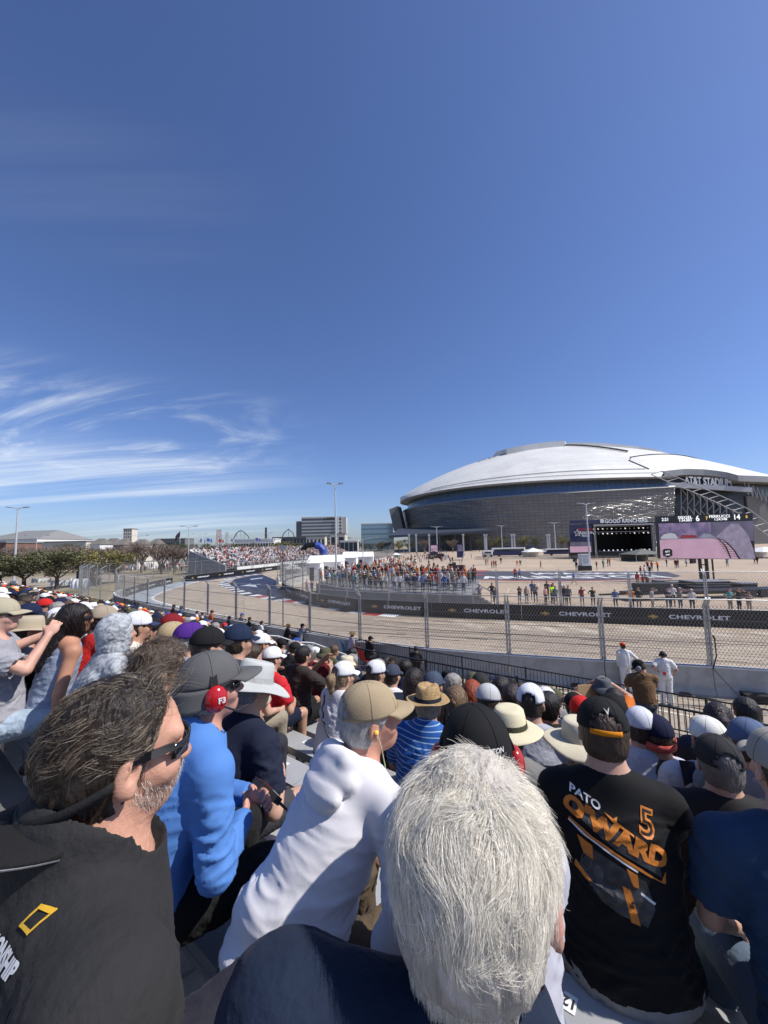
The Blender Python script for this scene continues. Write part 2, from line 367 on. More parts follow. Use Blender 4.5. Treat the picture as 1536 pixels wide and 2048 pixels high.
bmt = bmesh.new(); vs = [bmt.verts.new((x, y, .014)) for x, y in trk]; bmt.faces.new(vs); bmesh.ops.triangulate(bmt, faces=bmt.faces[:]); met = bmesh_me = bpy.data.meshes.new('race_track'); bmt.to_mesh(met); bmt.free(); met.materials.append(M_track)
ot = bpy.data.objects.new('race_track', met); COL.objects.link(ot); ot['kind'] = 'structure'
def strip(name, pts, w0, w1, z, m, kind='structure'):
    rb = ribbon(pts, w0, w1); V = []; F = []
    for a, b in rb: V += [(a.x, a.y, z), (b.x, b.y, z)]
    for i in range(len(rb)-1): F.append((2*i, 2*i+1, 2*i+3, 2*i+2))
    o = mesh_obj(name, V, F, m); o['kind'] = kind; return o
# paint along the outside of the hairpin and the inner apex
strip('painted_runoff', near_line[-22:], -0.3, -3.4, .020, M_lblue)
strip('painted_line', near_line[-26:], -3.4, -3.7, .024, M_white)
sheet('painted_patch', [(-34.2, 66.8), (-31.6, 76.5), (-28.5, 87), (-26.3, 86), (-29.5, 74), (-31.8, 66)], .020, M_blue)
apx = [gnd(*p) for p in ((712, 1222), (640, 1207), (560, 1197), (500, 1186), (470, 1176), (458, 1168), (470, 1158), (500, 1152), (524, 1149))]
inn = [gnd(*p) for p in ((524, 1163), (560, 1183), (600, 1197), (712, 1221))]
sheet('painted_apex', apx+[Vector((-16.4, 61, 0)), Vector((-15.9, 56, 0))]+[Vector((p.x, p.y, 0)) for p in reversed([q for q in inner if 33 < q.y < 55])], .020, M_blue)
kl = spline([(p.x, p.y) for p in [gnd(*q) for q in ((800, 1231), (712, 1222.5), (640, 1208), (560, 1198), (500, 1187.5), (468, 1176), (452, 1168), (466, 1157), (500, 1151), (528, 1147))]], 8)
kk = resample(kl, 1.5)
mb = MB(); cols = [0, 1, 2]
for i in range(len(kk)-1):
    mb.mi = (0, 1, 0, 2)[i % 4] if i < len(kk)*.36 else (0, 2)[i % 2]
    d = (kk[i+1]-kk[i]).normalized(); n_ = Vector((-d.y, d.x, 0)); a, b = kk[i], kk[i]+(kk[i+1]-kk[i])*.96
    mb.add([(*(a+n_*1.0).xy, .03), (*(b+n_*1.0).xy, .03), (*(b-n_*.25).xy, .045), (*(a-n_*.25).xy, .045)], [(0, 3, 2, 1)])
o = mb.build('painted_kerb', [M_white, M_red, M_blue]); o['kind'] = 'structure'
sheet('painted_star', [gnd(*p) for p in ((478, 1172), (494, 1170), (499, 1167), (506, 1169), (522, 1168), (511, 1171), (515, 1175), (500, 1173))], .027, M_lblue)
sheet('painted_bar', [gnd(*p) for p in ((500, 1158), (526, 1155), (525, 1157), (502, 1160))], .027, M_lblue)
# white lines beside the inner barrier and across the walkway
strip('track_edge_line', inner[:34], -0.9, -1.02, .022, M_white)
strip('walkway_line', [(14, 9.0), (-16, 30.9)], -.06, .06, .012, mat('cream road paint', (.62, .58, .46), .7))
# rubber marks and patches on the track surface
mm = MB(); M_rub = mat('rubber marks', (.22, .185, .15), .8, var=.5, vscale=3, vcol=(.27, .22, .17))
for i in range(110):
    px = rnd.uniform(700, 1530); p = gnd(px, rnd.uniform(1238, 1325) if px > 1000 else rnd.uniform(1225, 1275)); l = rnd.uniform(1, 7); w = rnd.uniform(.015, .07); d = Vector((.94, -.34, 0)); n_ = Vector((.34, .94, 0)); a = p-d*l; b = p+d*l
    mm.add([(*(a-n_*w).xy, .019), (*(b-n_*w).xy, .019), (*(b+n_*w).xy, .019), (*(a+n_*w).xy, .019)], [(0, 1, 2, 3)])
o = mm.build('tyre_marks', M_rub); o['kind'] = 'stuff'; o['label'] = 'thin dark rubber streaks on the tan race track'
mm = MB(); M_pat = mat('pale patch paint', (.52, .45, .36), .8, var=.3, vscale=2)
for i in range(9):
    c = Vector((22.9, 23.6, 0)).lerp(Vector((4.6, 29.5, 0)), i/8+rnd.uniform(-.03, .03)); d = Vector((.25, -.97, 0)); n_ = Vector((.97, .25, 0)); a = c+d*1.6; b = c+d*rnd.uniform(3.6, 5)
    mm.add([(*(a-n_*.45).xy, .0185), (*(a+n_*.45).xy, .0185), (*(b+n_*.45+n_*.4).xy, .0185), (*(b-n_*.45+n_*.4).xy, .0185)], [(0, 1, 2, 3)])
o = mm.build('grid_marks', M_pat); o['kind'] = 'structure'
# ================================================================ barriers and catch fences
M_conc = mat('barrier concrete', (.44, .43, .40), .85, var=.28, vscale=2.2, bump=.25, bscale=30, vcol=(.34, .33, .305), dist=1.)
M_concsun = mat('barrier sunlit top', (.80, .79, .76), .7, var=.15, vscale=4)  # near white: sunlight on the bare concrete's top put into the colour
M_banner = mat('black banner vinyl', (.012, .012, .014), .42, var=.3, vscale=3, bump=.25, bscale=3)
M_galv = mat('galvanised steel', (.50, .51, .52), .42, metal=.75, var=.25, vscale=12)
M_wire = mat('fence wire', (.26, .26, .25), .5, metal=.4)
M_cable = mat('steel cable', (.16, .16, .16), .5, metal=.6)
M_gold = mat('gold emblem', (.50, .33, .10), .45, metal=.3)
M_silv = mat('silver lettering', (.72, .73, .75), .45)
M_black = mat('black powder coat', (.012, .012, .013), .38)
M_dark = mat('dark plastic', (.02, .02, .022), .5)
bowV = [(-1, -.18), (-.42, -.18), (-.36, -.42), (.36, -.42), (.42, -.18), (1.06, -.18), (.94, .18), (.36, .18), (.30, .42), (-.42, .42), (-.36, .18), (-1.12, .18)]
def face_text(parent, name, txt, p, d, n_, z, size, m, off=.006, sx=1., bold=.0, thick=None, shear=0., align='CENTER', extrude=.0, spacing=1.):
    V, F = text_mesh(txt, size, extrude=extrude, bold=bold, sx=sx, shear=shear, align=align, spacing=spacing)
    P = [Vector((p[0], p[1], z))+Vector(d)*v[0]+Vector((0, 0, 1))*v[1]+Vector(n_)*(off+v[2]) for v in V]
    return mesh_obj(name, P, F, m, parent)
def barrier_blocks(line, length, h, th, name, label, group, cat='barrier', m=None, top=False, banner=0, side=1, ban_label=None, minlen=.8, skip=None, text=True, bh=None):
    P = resample(line, length); cnt = 0
    for i in range(len(P)-1):
        a, b = P[i], P[i+1]; d = (b-a).normalized(); n_ = Vector((-d.y, d.x, 0))*side; ln = (b-a).length
        if skip and skip(a, b): continue
        cnt += 1
        root = empty(name, (a+b)/2, 0, label(i, a, b) if callable(label) else label, cat, group)
        def W_(x, y, z): return d*x+n_*y+Vector((0, 0, z))
        w = MB(); e = ln/2-.012
        prof = [(-th/2-.12, 0), (-th/2-.12, .08), (-th/2, .28), (-th/2+.04, h), (th/2-.04, h), (th/2, .28), (th/2+.12, .08), (th/2+.12, 0)]
        V = [W_(s*e, y, z) for s in (-1, 1) for y, z in prof]; n = len(prof)
        w.add(V, [tuple(range(n)), tuple(range(2*n-1, n-1, -1))]+[(k, n+k, n+(k+1) % n, (k+1) % n) for k in range(n)])
        w.build('block', m or M_conc, root)
        if top:
            t_ = MB(); y0 = th/2-.02
            t_.add([W_(x, y, z) for x in (-e, e) for y, z in ((-y0, h+.004), (-y0, h+.03), (y0, h+.03), (y0, h+.004))], [(0, 1, 2, 3), (7, 6, 5, 4), (0, 4, 5, 1), (1, 5, 6, 2), (2, 6, 7, 3), (3, 7, 4, 0)])
            t_.build('sunlit_top', M_concsun, root)  # thin added slab that carries the painted sunlight along the wall top
        if banner:
            t_ = MB(); yb = th/2+.13
            t_.add([W_(x, y, z) for x in (-e-.01, e+.01) for y, z in ((yb, .03), (yb, bh or h+.06), (yb+.02, bh or h+.06), (yb+.02, .03))], [(3, 2, 1, 0), (4, 5, 6, 7), (1, 5, 4, 0), (2, 6, 5, 1), (3, 7, 6, 2), (0, 4, 7, 3)])
            bn = t_.build('banner', M_banner, root)
            if text:
                sc = (bh or h)*.5; zz_ = (bh or h)*.52; dd = d*side*-1
                V, F = text_mesh('CHEVROLET', sc*.62, bold=.012, sx=1.62, spacing=1.08)
                base = W_(0, yb+.026, zz_)
                mesh_obj('lettering', [base+dd*(v[0]+ln*.12)+Vector((0, 0, v[1])) for v in V], F, M_silv, bn)
                s_ = sc*.5; mesh_obj('emblem', [base+dd*(x*s_-ln*.26)+Vector((0, 0, y*s_)) for x, y in bowV], [tuple(range(len(bowV)))], M_gold, bn)
    return cnt
def dsay(p):
    q = proj((p.x, p.y, 1)); return q
def catch_fence(line, spacing, base_z, h, label, cat, lean=.35, side=1, mesh=.115, wire=.0055, cables=(0.02, .8, 1.6, 2.35), post_r=.04, double=True, name='catch_fence', arm=.35, lo=0):
    P = resample(line, spacing); c0 = P[len(P)//2]; root = empty(name, (c0.x, c0.y, 0), 0, label, cat)
    off = Vector((c0.x, c0.y, 0)); nrm = []
    for i in range(len(P)):
        d = (P[min(i+1, len(P)-1)]-P[max(i-1, 0)]).normalized(); nrm.append((d, Vector((-d.y, d.x, 0))*side))
    for i, p in enumerate(P):
        d, n_ = nrm[i]; w = MB(); q = p-off+Vector((0, 0, base_z))
        for s in ((-1, 1) if double else (0,)):
            o_ = d*(s*post_r*1.3); w.bar(q+o_, q+o_+Vector((0, 0, h-.25)), post_r*1.6, post_r*1.6)
            w.bar(q+o_+Vector((0, 0, h-.30)), q+o_+Vector((0, 0, h))+n_*arm, post_r*1.4, post_r*1.4)
        if base_z > .3: w.bar(q+n_*.02-Vector((0, 0, .55))-n_*.24, q-n_*.24+Vector((0, 0, .1)), .06, .04); w.bar(q-n_*.26+Vector((0, 0, .08)), q+Vector((0, 0, .08)), .05, .05)
        w.build('post', M_galv, root)
    for z in cables:
        w = MB(); k = n_off = 0.
        pts = [p-off+Vector((0, 0, base_z+z))+nrm[i][1]*(.045+(arm if z > h-.1 else 0)) for i, p in enumerate(P)]
        w.tube(pts, .011 if z not in (cables[0], cables[-1]) else .02, 5); w.build('cable', M_cable if z not in (cables[0], cables[-1]) else M_galv, root)
    # woven wire: every wire modelled, leaning both ways
    segA = []; hh = cables[-1]-.02 if cables[-1] < h-.1 else h-.3
    cum = [0]
    for a, b in zip(P, P[1:]): cum.append(cum[-1]+(b-a).length)
    total = cum[-1]; cumn = np.array(cum); PX = np.array([[p.x-off.x, p.y-off.y] for p in P]); NX = np.array([[n_[1].x, n_[1].y] for n_ in nrm])
    def pos(s): return np.stack([np.interp(s, cumn, PX[:, 0])+.03*np.interp(s, cumn, NX[:, 0]), np.interp(s, cumn, PX[:, 1])+.03*np.interp(s, cumn, NX[:, 1])], 1)
    s0 = np.arange(-hh, total+hh, mesh)
    for sg in (1, -1):
        a_s = s0.copy(); b_s = s0+sg*hh*.62; za = np.zeros_like(s0); zb = np.full_like(s0, hh)
        ok = (np.minimum(a_s, b_s) > 0) & (np.maximum(a_s, b_s) < total); a_s, b_s, za, zb = a_s[ok], b_s[ok], za[ok], zb[ok]
        K = 3; t = np.linspace(0, 1, K+1)
        pts = []
        for k in range(K+1):
            s_ = a_s+(b_s-a_s)*t[k]; xy = pos(s_); pts.append(np.concatenate([xy, (base_z+.02+za+(zb-za)*t[k])[:, None]], 1))
        segA.append(np.stack(pts, 1))
    A = np.concatenate(segA); n, K1, _ = A.shape; V = []; F = []
    ang = [PI/2, PI/2+2*PI/3, PI/2+4*PI/3]; nn = np.zeros((n, K1, 3)); 
    T = A[:, 1:]-A[:, :-1]; T = np.concatenate([T, T[:, -1:]], 1); T /= np.linalg.norm(T, axis=2)[..., None]
    U1 = np.cross(T, np.array([0, 0, 1.])); U1 /= np.linalg.norm(U1, axis=2)[..., None]; U2 = np.cross(T, U1)
    rings = np.stack([A+wire*(math.cos(a)*U1+math.sin(a)*U2) for a in ang], 2); V = rings.reshape(-1, 3)
    b0 = (np.arange(n)[:, None]*K1+np.arange(K1-1)[None, :]).reshape(-1)*3
    F = np.concatenate([np.stack([b0+k, b0+(k+1) % 3, b0+3+(k+1) % 3, b0+3+k], 1) for k in range(3)])
    mesh_obj('woven_wire', V, F, M_wire, root)
    return root
# near barrier: plain concrete blocks, catch fence above
_on = ['', 'first', 'second', 'third', 'fourth', 'fifth', 'sixth', 'seventh', 'eighth', 'ninth', 'tenth', 'eleventh', 'twelfth', 'thirteenth', 'fourteenth', 'fifteenth', 'sixteenth', 'seventeenth', 'eighteenth', 'nineteenth']
def ordn(i):
    if i < 20: return _on[i]
    t = {2: 'twent', 3: 'thirt', 4: 'fort', 5: 'fift', 6: 'sixt', 7: 'sevent', 8: 'eight', 9: 'ninet'}[i//10]
    return t+'ieth' if i % 10 == 0 else t+'y-'+_on[i % 10]
_wd = [ordn(i+1) for i in range(99)]
def nlab(i, a, b):
    return 'bare concrete track wall block under the near catch fence, %s from its right end' % _wd[i]
def trim(line, dist):
    P = list(line)
    while dist > 0:
        l = (P[1]-P[0]).length
        if l > dist: P[0] = P[0]+(P[1]-P[0])*(dist/l); break
        dist -= l; P.pop(0)
    return P
near_tr = trim(near_line, 1.95); near_a = [p for p in near_tr if p.y < 47]
barrier_blocks(near_a, 3.4, .95, .32, 'concrete_barrier', nlab, 'concrete blocks of the near track wall', top=True)
near_b = [p for p in near_line if p.y >= 45]
barrier_blocks(near_b, 6.0, .95, .32, 'banner_barrier', lambda i, a, b: 'black bannered barrier on the outside of the hairpin, %s from the bend' % _wd[i], 'banner walls outside the hairpin', banner=1, side=-1)
barrier_blocks(far_left, 7.0, 1.0, .32, 'banner_barrier', lambda i, a, b: 'black bannered barrier below the far grandstand, %s from the access gap' % _wd[i], 'banner walls below the far grandstand', banner=1, side=-1)
inner_a = [p for p in inner if p.y < 52 or p.x > 0]
inner_a = inner_a[:next(i for i, p in enumerate(inner) if p.y > 58)]
barrier_blocks(inner_a, 6.4, 1.0, .34, 'banner_barrier', lambda i, a, b: 'black bannered infield barrier across the track, %s counted from the right end' % _wd[i], 'banner walls of the infield side', banner=1, side=1, bh=1.08)
barrier_blocks(inner[next(i for i, p in enumerate(inner) if p.y > 57):], 6.0, 1.0, .34, 'concrete_barrier', lambda i, a, b: 'concrete block along the far straight, %s past the hairpin tip' % _wd[i], 'blocks of the far straight')
nf = [p+Vector((0, 0, 0)) for p in near_tr if p.y < 42]
catch_fence(nf, 3.4, .98, 2.4, 'near steel catch fence of doubled posts on the concrete wall behind the marshals', 'fence', side=1, arm=.22)
catch_fence(spline([(-28.5, 41), (-35, 45.5), (-41, 52), (-44.5, 60), (-45, 70), (-42, 82), (-39, 92)], 5), 3.6, 0, 3.9, 'tall curved catch fence round the outside of the hairpin', 'fence', side=-1, arm=.5, mesh=.22, wire=.006, cables=(.02, 1.2, 2.4, 3.5), double=False, post_r=.05)
catch_fence([p-Vector((0, 0, 0)) for p in inner_a], 4.2, 1.02, 2.5, 'catch fence on the infield banner wall across the track', 'fence', side=-1, arm=.25, mesh=.15, wire=.0055)
catch_fence([p+Vector((-.6, 0, 0)) for p in far_left], 5.0, 1.0, 2.4, 'far catch fence in front of the distant grandstand', 'fence', side=-1, arm=.3, mesh=.4, wire=.008, double=False)
catch_fence(inner[next(i for i, p in enumerate(inner) if p.y > 57):], 4.5, 1.0, 2.4, 'catch fence along the infield side of the far straight', 'fence', side=-1, arm=.3, mesh=.35, wire=.008, double=False)
# ================================================================ black railings
def railing(a, b, zb, h, label, panel=2.44, bal=.115, sub=None, post_h=None):
    a = Vector((*a[:2], 0)); b = Vector((*b[:2], 0)); d = (b-a).normalized(); ln = (b-a).length; n = int(ln/panel); root = empty('railing', (a.x, a.y, zb), 0, label, 'railing')
    for i in range(n):
        x0 = i*panel+.04; x1 = (i+1)*panel-.04; w = MB()
        w.bar(d*x0+Vector((0, 0, h-.02)), d*x1+Vector((0, 0, h-.02)), .035, .035); w.bar(d*x0+Vector((0, 0, .1)), d*x1+Vector((0, 0, .1)), .03, .03)
        k = int((x1-x0)/bal)
        for j in range(1, k): w.bar(d*(x0+j*(x1-x0)/k)+Vector((0, 0, .1)), d*(x0+j*(x1-x0)/k)+Vector((0, 0, h-.03)), .014, .014)
        w.build('railing_panel', M_black, root)
    for i in range(n+1):
        w = MB(); w.bar(d*(i*panel), d*(i*panel)+Vector((0, 0, h+.03)), .05, .05); w.bar(d*(i*panel)-Vector((.12, .16, -.01)), d*(i*panel)+Vector((.12, .16, .01)), .05, .012); w.build('post', M_black, root)
    return root
railing((12.6, 8.0), (-27.5, 38.6), 0, 1.1, 'long black railing on the ground between the bleachers and the walkway')
# ================================================================ bleachers
RD = Vector((.8, -.6, 0)); ND = Vector((.6, .8, 0)); RUN = .62; N0 = .30
def row_n(k): return N0+RUN*k
def seat_z(n): return 4.30-.32*(n-N0)
def sn(s, n, z=0): return RD*s+ND*n+Vector((0, 0, z))
M_alu = mat('anodised aluminium planking', (.46, .47, .48), .42, metal=.25, var=.18, vscale=2.5, bump=.08, bscale=90, bstretch=(1, .05, 1))
M_aludk = mat('weathered footboard', (.22, .215, .21), .6, metal=.2, var=.3, vscale=3)
M_sticker = mat('white sticker', (.8, .8, .78), .5); M_ink = mat('black print', (.02, .02, .02), .5)
NROW = 14; KR = 9
bl = empty('bleachers', (0, 0, 0), 0, 'long sloping aluminium bleachers filled with seated spectators', 'bleachers')
S0, S1 = -44., 4.5
def sbox(w, s0, s1, n0, n1, z0, z1):
    V = [sn(s, n, z) for z in (z0, z1) for s, n in ((s0, n0), (s1, n0), (s1, n1), (s0, n1))]
    w.add(V, [(0, 3, 2, 1), (4, 5, 6, 7), (0, 1, 5, 4), (1, 2, 6, 5), (2, 3, 7, 6), (3, 0, 4, 7)])
for k in range(-1, NROW):
    n = row_n(k); z = seat_z(n)
    nseg = 7 if k < 6 else 4; SR = S1 if k <= KR else -9.9
    for j in range(nseg):
        a = S0+(SR-S0)*j/nseg; b = S0+(SR-S0)*(j+1)/nseg-.006
        w = MB(); sbox(w, a, b, n-.15, n+.10, z-.045, z); 
        sbox(w, a, b, n-.152, n-.135, z-.07, z-.046)
        w.build('seat_plank', M_alu, bl)
    w = MB(); sbox(w, S0, SR, n+.17, n+.42, z-.43, z-.39); w.build('footboard', M_aludk, bl)
    w = MB(); sbox(w, S0, SR, n-.19, n-.17, z-.62, z-.25); w.build('riser', M_aludk, bl)
nk = row_n(KR)+.45; w = MB(); V = None
sbox(w, -9.6, S1, nk, row_n(NROW-1)+.85, seat_z(row_n(NROW-1))-.50, seat_z(row_n(NROW-1))-.44); w.build('front_walkway', M_aludk, bl)
for i in range(20):
    s = S1-.8-i*2.44; w = MB()
    w.bar(sn(s, N0-1.2, seat_z(N0)-.40+.38), sn(s, row_n(NROW-1)+.6, seat_z(row_n(NROW-1))-.72), .06, .12)
    for k in range(0, NROW, 3): n = row_n(k); w.bar(sn(s, n, 0), sn(s, n, seat_z(n)-.5), .06, .06)
    w.build('support_frame', M_galv, bl)
for k in range(-1, NROW):                                # number stickers on the planks
    n = row_n(k); z = seat_z(n); w = MB(); ink = MB(); cnt = int((S1-(-14))/.46)
    for i in range(cnt):
        s = S1-.3-i*.46
        if k > KR and s > -10: continue
        w.add([sn(s+x, n+y, z+.003) for x, y in ((-.022, -.03), (.022, -.03), (.022, .03), (-.022, .03))], [(0, 1, 2, 3)])
        if k < 3 and abs(s) < 3:
            V, F = text_mesh(str((i*7+2) % 20 if (k, i) != (2, 8) else 2), .045, bold=.001)
            if len(V): ink.add([sn(s, n, z+.0055)+(-RD)*v[0]*1+(-ND)*v[1] for v in V], F)
    st = w.build('number_stickers', M_sticker, bl); st['kind'] = 'stuff'
    if ink.V: ink.build('numerals', M_ink, st)
gz = seat_z(row_n(NROW-1))-.43
railing(sn(4.2, row_n(NROW-1)+.75).xy, sn(-9.5, row_n(NROW-1)+.75).xy, gz, 1.1, 'black guard rail along the front row of the bleachers, upper section')
railing(sn(-12.5, row_n(NROW-1)+.75).xy, sn(-40, row_n(NROW-1)+.75).xy, gz, 1.1, 'black guard rail along the front row of the bleachers past the aisle')
M_whrail = mat('pale aluminium handrail', (.62, .62, .62), .4, metal=.4)
for sx_, lb in ((-9.9, 'pale tubular handrail nearest the straw hatted woman, bottom of the aisle'), (-11.7, 'pale tubular handrail on the far side of the aisle steps')):
    w = MB(); n = row_n(NROW-1)+.7
    top = [sn(sx_, n-1.0, gz+1.25), sn(sx_, n, gz+1.0), sn(sx_, n+1.9, gz-.1+.2)]
    w.tube(top, .022, 7)
    mid = [p-Vector((0, 0, .42)) for p in top]; w.tube(mid, .018, 6)
    for p in top: w.tube([p, p-Vector((0, 0, 1.0))], .02, 6)
    o = w.build('handrail', M_whrail); tag(o, lb, 'handrail', 'aisle handrails')

# small things on the walkway
for i, (px, py, w_, h_, lb) in enumerate(((1153, 1374, .34, .14, 'small black cable box at the foot of the track wall left of the marshals'), (1372, 1393, .34, .13, 'small black cable box right of the bare headed marshal'), (1060, 1356, .30, .13, 'small black cable box where the white line meets the railing'), (905, 1337, .3, .13, 'small black cable box beyond the lone seated person'))):
    q = gnd(px, py); w = MB(); w.prism([(-w_/2, -.09), (w_/2, -.09), (w_/2, .09), (-w_/2, .09)], 0, h_*.7); w.prism([(-w_*.4, -.07), (w_*.4, -.07), (w_*.4, .07), (-w_*.4, .07)], h_*.7, h_); w.tube([(w_/2, 0, .04), (w_/2+.2, .06, .02), (w_/2+.7, -.05, .015), (w_/2+1.3, .05, .012)], .012, 5); o = w.build('cable_box', M_dark, loc=(q.x, q.y, 0), rz=-.4); tag(o, lb, 'cable box', 'cable boxes along the wall')
q = gnd(1514, 1404); r_ = empty('tool_case', (q.x, q.y, 0), -.3, 'black hard case standing by the wall at the edge of the walkway', 'case'); w = MB(); w.box((-.36, -.2, .03), (.36, .2, .26)); w.build('case_body', M_dark, r_); w = MB(); w.box((-.38, -.22, .15), (.38, .22, .18)); w.bar((-.12, -.24, .1), (.12, -.24, .1), .03); w.build('trim', M_black, r_)
q = near_tr[0]; ln_ = trim(near_tr, 3.4*1.0); q = ln_[0]; w = MB(); w.tube([(0, 0, .95), (.06, -.12, 1.4), (.02, -.16, 2.0)], .02, 6); w.tube([(.02, -.16, 2.0), (-.06, -.2, 2.12)], .03, 6); w.tube([(0, 0, .95), (.25, -.25, .5), (.6, -.35, .02)], .012, 5); o = w.build('track_camera', M_dark, loc=(q.x-.1, q.y-.2, 0)); tag(o, 'thin black camera rig clipped to the fence by the marshals', 'camera')
w = MB()
for k in range(3):
    pts = [gnd(1040+j*38, 1372+j*4.2+3*math.sin(j*1.7+k)+k*4) for j in range(14)]; w.tube([p_+Vector((0, 0, .014)) for p_ in pts], .012, 5)
o = w.build('cables', M_dark); tag(o, 'loose black cables trailing along the walkway', 'cable')
# ================================================================ stadium
SCX, SCY, SA, SB, SZE, SSAG, SZT, SE = 172.6, 368.2, 156.7, 93.9, 50.3, 3.9, 94.7, 3.0
def glass_mat(name, col, rough, pw, ph, bumps=.5, metal=.7, line=.5, nscale=.06):
    m = bpy.data.materials.new(name); m.use_nodes = True; t = m.node_tree; p = t.nodes['Principled BSDF']; p.inputs['Roughness'].default_value = rough; p.inputs['Metallic'].default_value = metal
    uv = N('ShaderNodeAttribute', t, attribute_name='Pan'); br = N('ShaderNodeTexBrick', t); br.offset = 0; br.inputs['Scale'].default_value = 1; br.inputs['Brick Width'].default_value = pw; br.inputs['Row Height'].default_value = ph; br.inputs['Mortar Size'].default_value = .09
    br.inputs['Color1'].default_value = (*col, 1); br.inputs['Color2'].default_value = (*[c*1.12 for c in col], 1); br.inputs['Mortar'].default_value = (*[c*line for c in col], 1); L(uv.outputs['Vector'], br.inputs['Vector'], t)
    nz = N('ShaderNodeTexNoise', t); nz.inputs['Scale'].default_value = nscale; nz.inputs['Detail'].default_value = 9; nz.inputs['Roughness'].default_value = .7; nz.inputs['Distortion'].default_value = 2.5
    mp = N('ShaderNodeMapping', t); mp.inputs['Scale'].default_value = (1, 2.6, 1); L(uv.outputs['Vector'], mp.inputs[0], t); L(mp.outputs[0], nz.inputs['Vector'], t)
    L(br.outputs[0], p.inputs['Base Color'], t)
    bp = N('ShaderNodeBump', t); bp.inputs['Strength'].default_value = bumps; bp.inputs['Distance'].default_value = 4.; L(nz.outputs['Fac'], bp.inputs['Height'], t); L(bp.outputs[0], p.inputs['Normal'], t)
    return m
M_facade = glass_mat('tinted facade glass', (.19, .192, .186), .15, 3.6, 2.2, .6, metal=.55, line=.4, nscale=.07)
M_cler = glass_mat('clerestory glass', (.12, .16, .20), .2, 2.4, 12, .15)
M_hotelg = mat('hotel glazing', (.08, .10, .12), .25, metal=.3)
M_roof = mat('white membrane roof', (.66, .66, .635), .6, var=.12, vscale=.05)
_t = M_roof.node_tree; _b = _t.nodes['Principled BSDF']; _src = _b.inputs['Base Color'].links[0].from_socket; _tc = N('ShaderNodeTexCoord', _t); _br = N('ShaderNodeTexBrick', _t); _br.inputs['Scale'].default_value = 1; _br.inputs['Brick Width'].default_value = 16; _br.inputs['Row Height'].default_value = 5; _br.inputs['Mortar Size'].default_value = .22; _br.inputs['Color1'].default_value = (1, 1, 1, 1); _br.inputs['Color2'].default_value = (.94, .94, .94, 1); _br.inputs['Mortar'].default_value = (.82, .82, .82, 1); L(_tc.outputs['Object'], _br.inputs['Vector'], _t); _mx = N('ShaderNodeMix', _t, data_type='RGBA', blend_type='MULTIPLY'); _mx.inputs[0].default_value = 1; L(_src, _mx.inputs[6], _t); L(_br.outputs[0], _mx.inputs[7], _t); L(_mx.outputs[2], _b.inputs['Base Color'], _t)
M_fascia = mat('grey fascia panel', (.30, .31, .31), .6, metal=.2)
M_soff = mat('soffit panel', (.22, .22, .21), .7)
M_seam = mat('dark roof gutter', (.07, .07, .07), .6)
M_truss = mat('pale painted steel', (.42, .43, .44), .5, metal=.2)
M_endwall = mat('dark end wall glass', (.05, .055, .06), .3, metal=.4, var=.3, vscale=.1)
M_tan = mat('grey precast wall', (.22, .215, .20), .8, var=.15, vscale=.1)
M_letter = mat('pale sign lettering', (.70, .72, .72), .5)
def setpan(o, uvs):
    a = o.data.attributes.new('Pan', 'FLOAT_VECTOR', 'POINT'); a.data.foreach_set('vector', np.asarray(uvs, dtype=np.float32).ravel())
SR_ = 196.
def s_x(u): return abs(u/(SA if u < 0 else SR_))
def s_w(u): return SB*max(0., 1-s_x(u)**SE)**(1/2.2)
def s_A(u): return SZE-SSAG*s_x(u)**2
def s_T(u): return SZT-(SSAG+(SZT-SZE)*(.9 if u < 0 else 1.22))*s_x(u)**2
def s_pt(u, q):                                       # q = v / half width, positive towards the track
    w = s_w(u); return Vector((SCX+u, SCY-w*q, s_A(u)+(s_T(u)-s_A(u))*(1-q*q)))
st = empty('stadium', (SCX, SCY, 0), 0, 'huge domed stadium with white roof and dark glass front beyond the parking lot', 'stadium')
SO = Vector((SCX, SCY, 0))
us = [-SA*math.cos(PI*i/110) for i in range(111)]; us = [u if u < 0 else u*SR_/SA for u in us]
CUTX, CUTY = 203., 300.
def rimz(px):
    pts = [(1288, 953), (1310, 948), (1330, 944), (1370, 940), (1410, 941), (1450, 946), (1490, 957), (1536, 975), (1600, 1003), (1700, 1060)]
    for (a, ya), (b, yb) in zip(pts, pts[1:]):
        if a <= px <= b: return ya+(yb-ya)*(px-a)/(b-a)
    return None
def qcut(u):
    lo, hi = .2, 1.
    def g_(q):
        x, y, d = proj(s_pt(u, q)); r_ = rimz(x)
        return -1 if r_ is None else y-r_
    if proj(s_pt(u, 1))[0] < 1326 or g_(hi) <= 0: return 1.
    for _ in range(30):
        m_ = (lo+hi)/2
        if g_(m_) > 0: hi = m_
        else: lo = m_
    return hi
us = sorted(us+[u+.01 for u in [x for x in us if 28 < x < 40]]); QC = [qcut(u) for u in us]
V = []; F = []; nq = 40
for u, qc in zip(us, QC):
    for j in range(nq+1): V.append(s_pt(u, -1+(1+qc)*j/nq)-SO)
for i in range(len(us)-1):
    for j in range(nq): F.append((i*(nq+1)+j, (i+1)*(nq+1)+j, (i+1)*(nq+1)+j+1, i*(nq+1)+j+1))
mesh_obj('roof', V, F, M_roof, st, True)
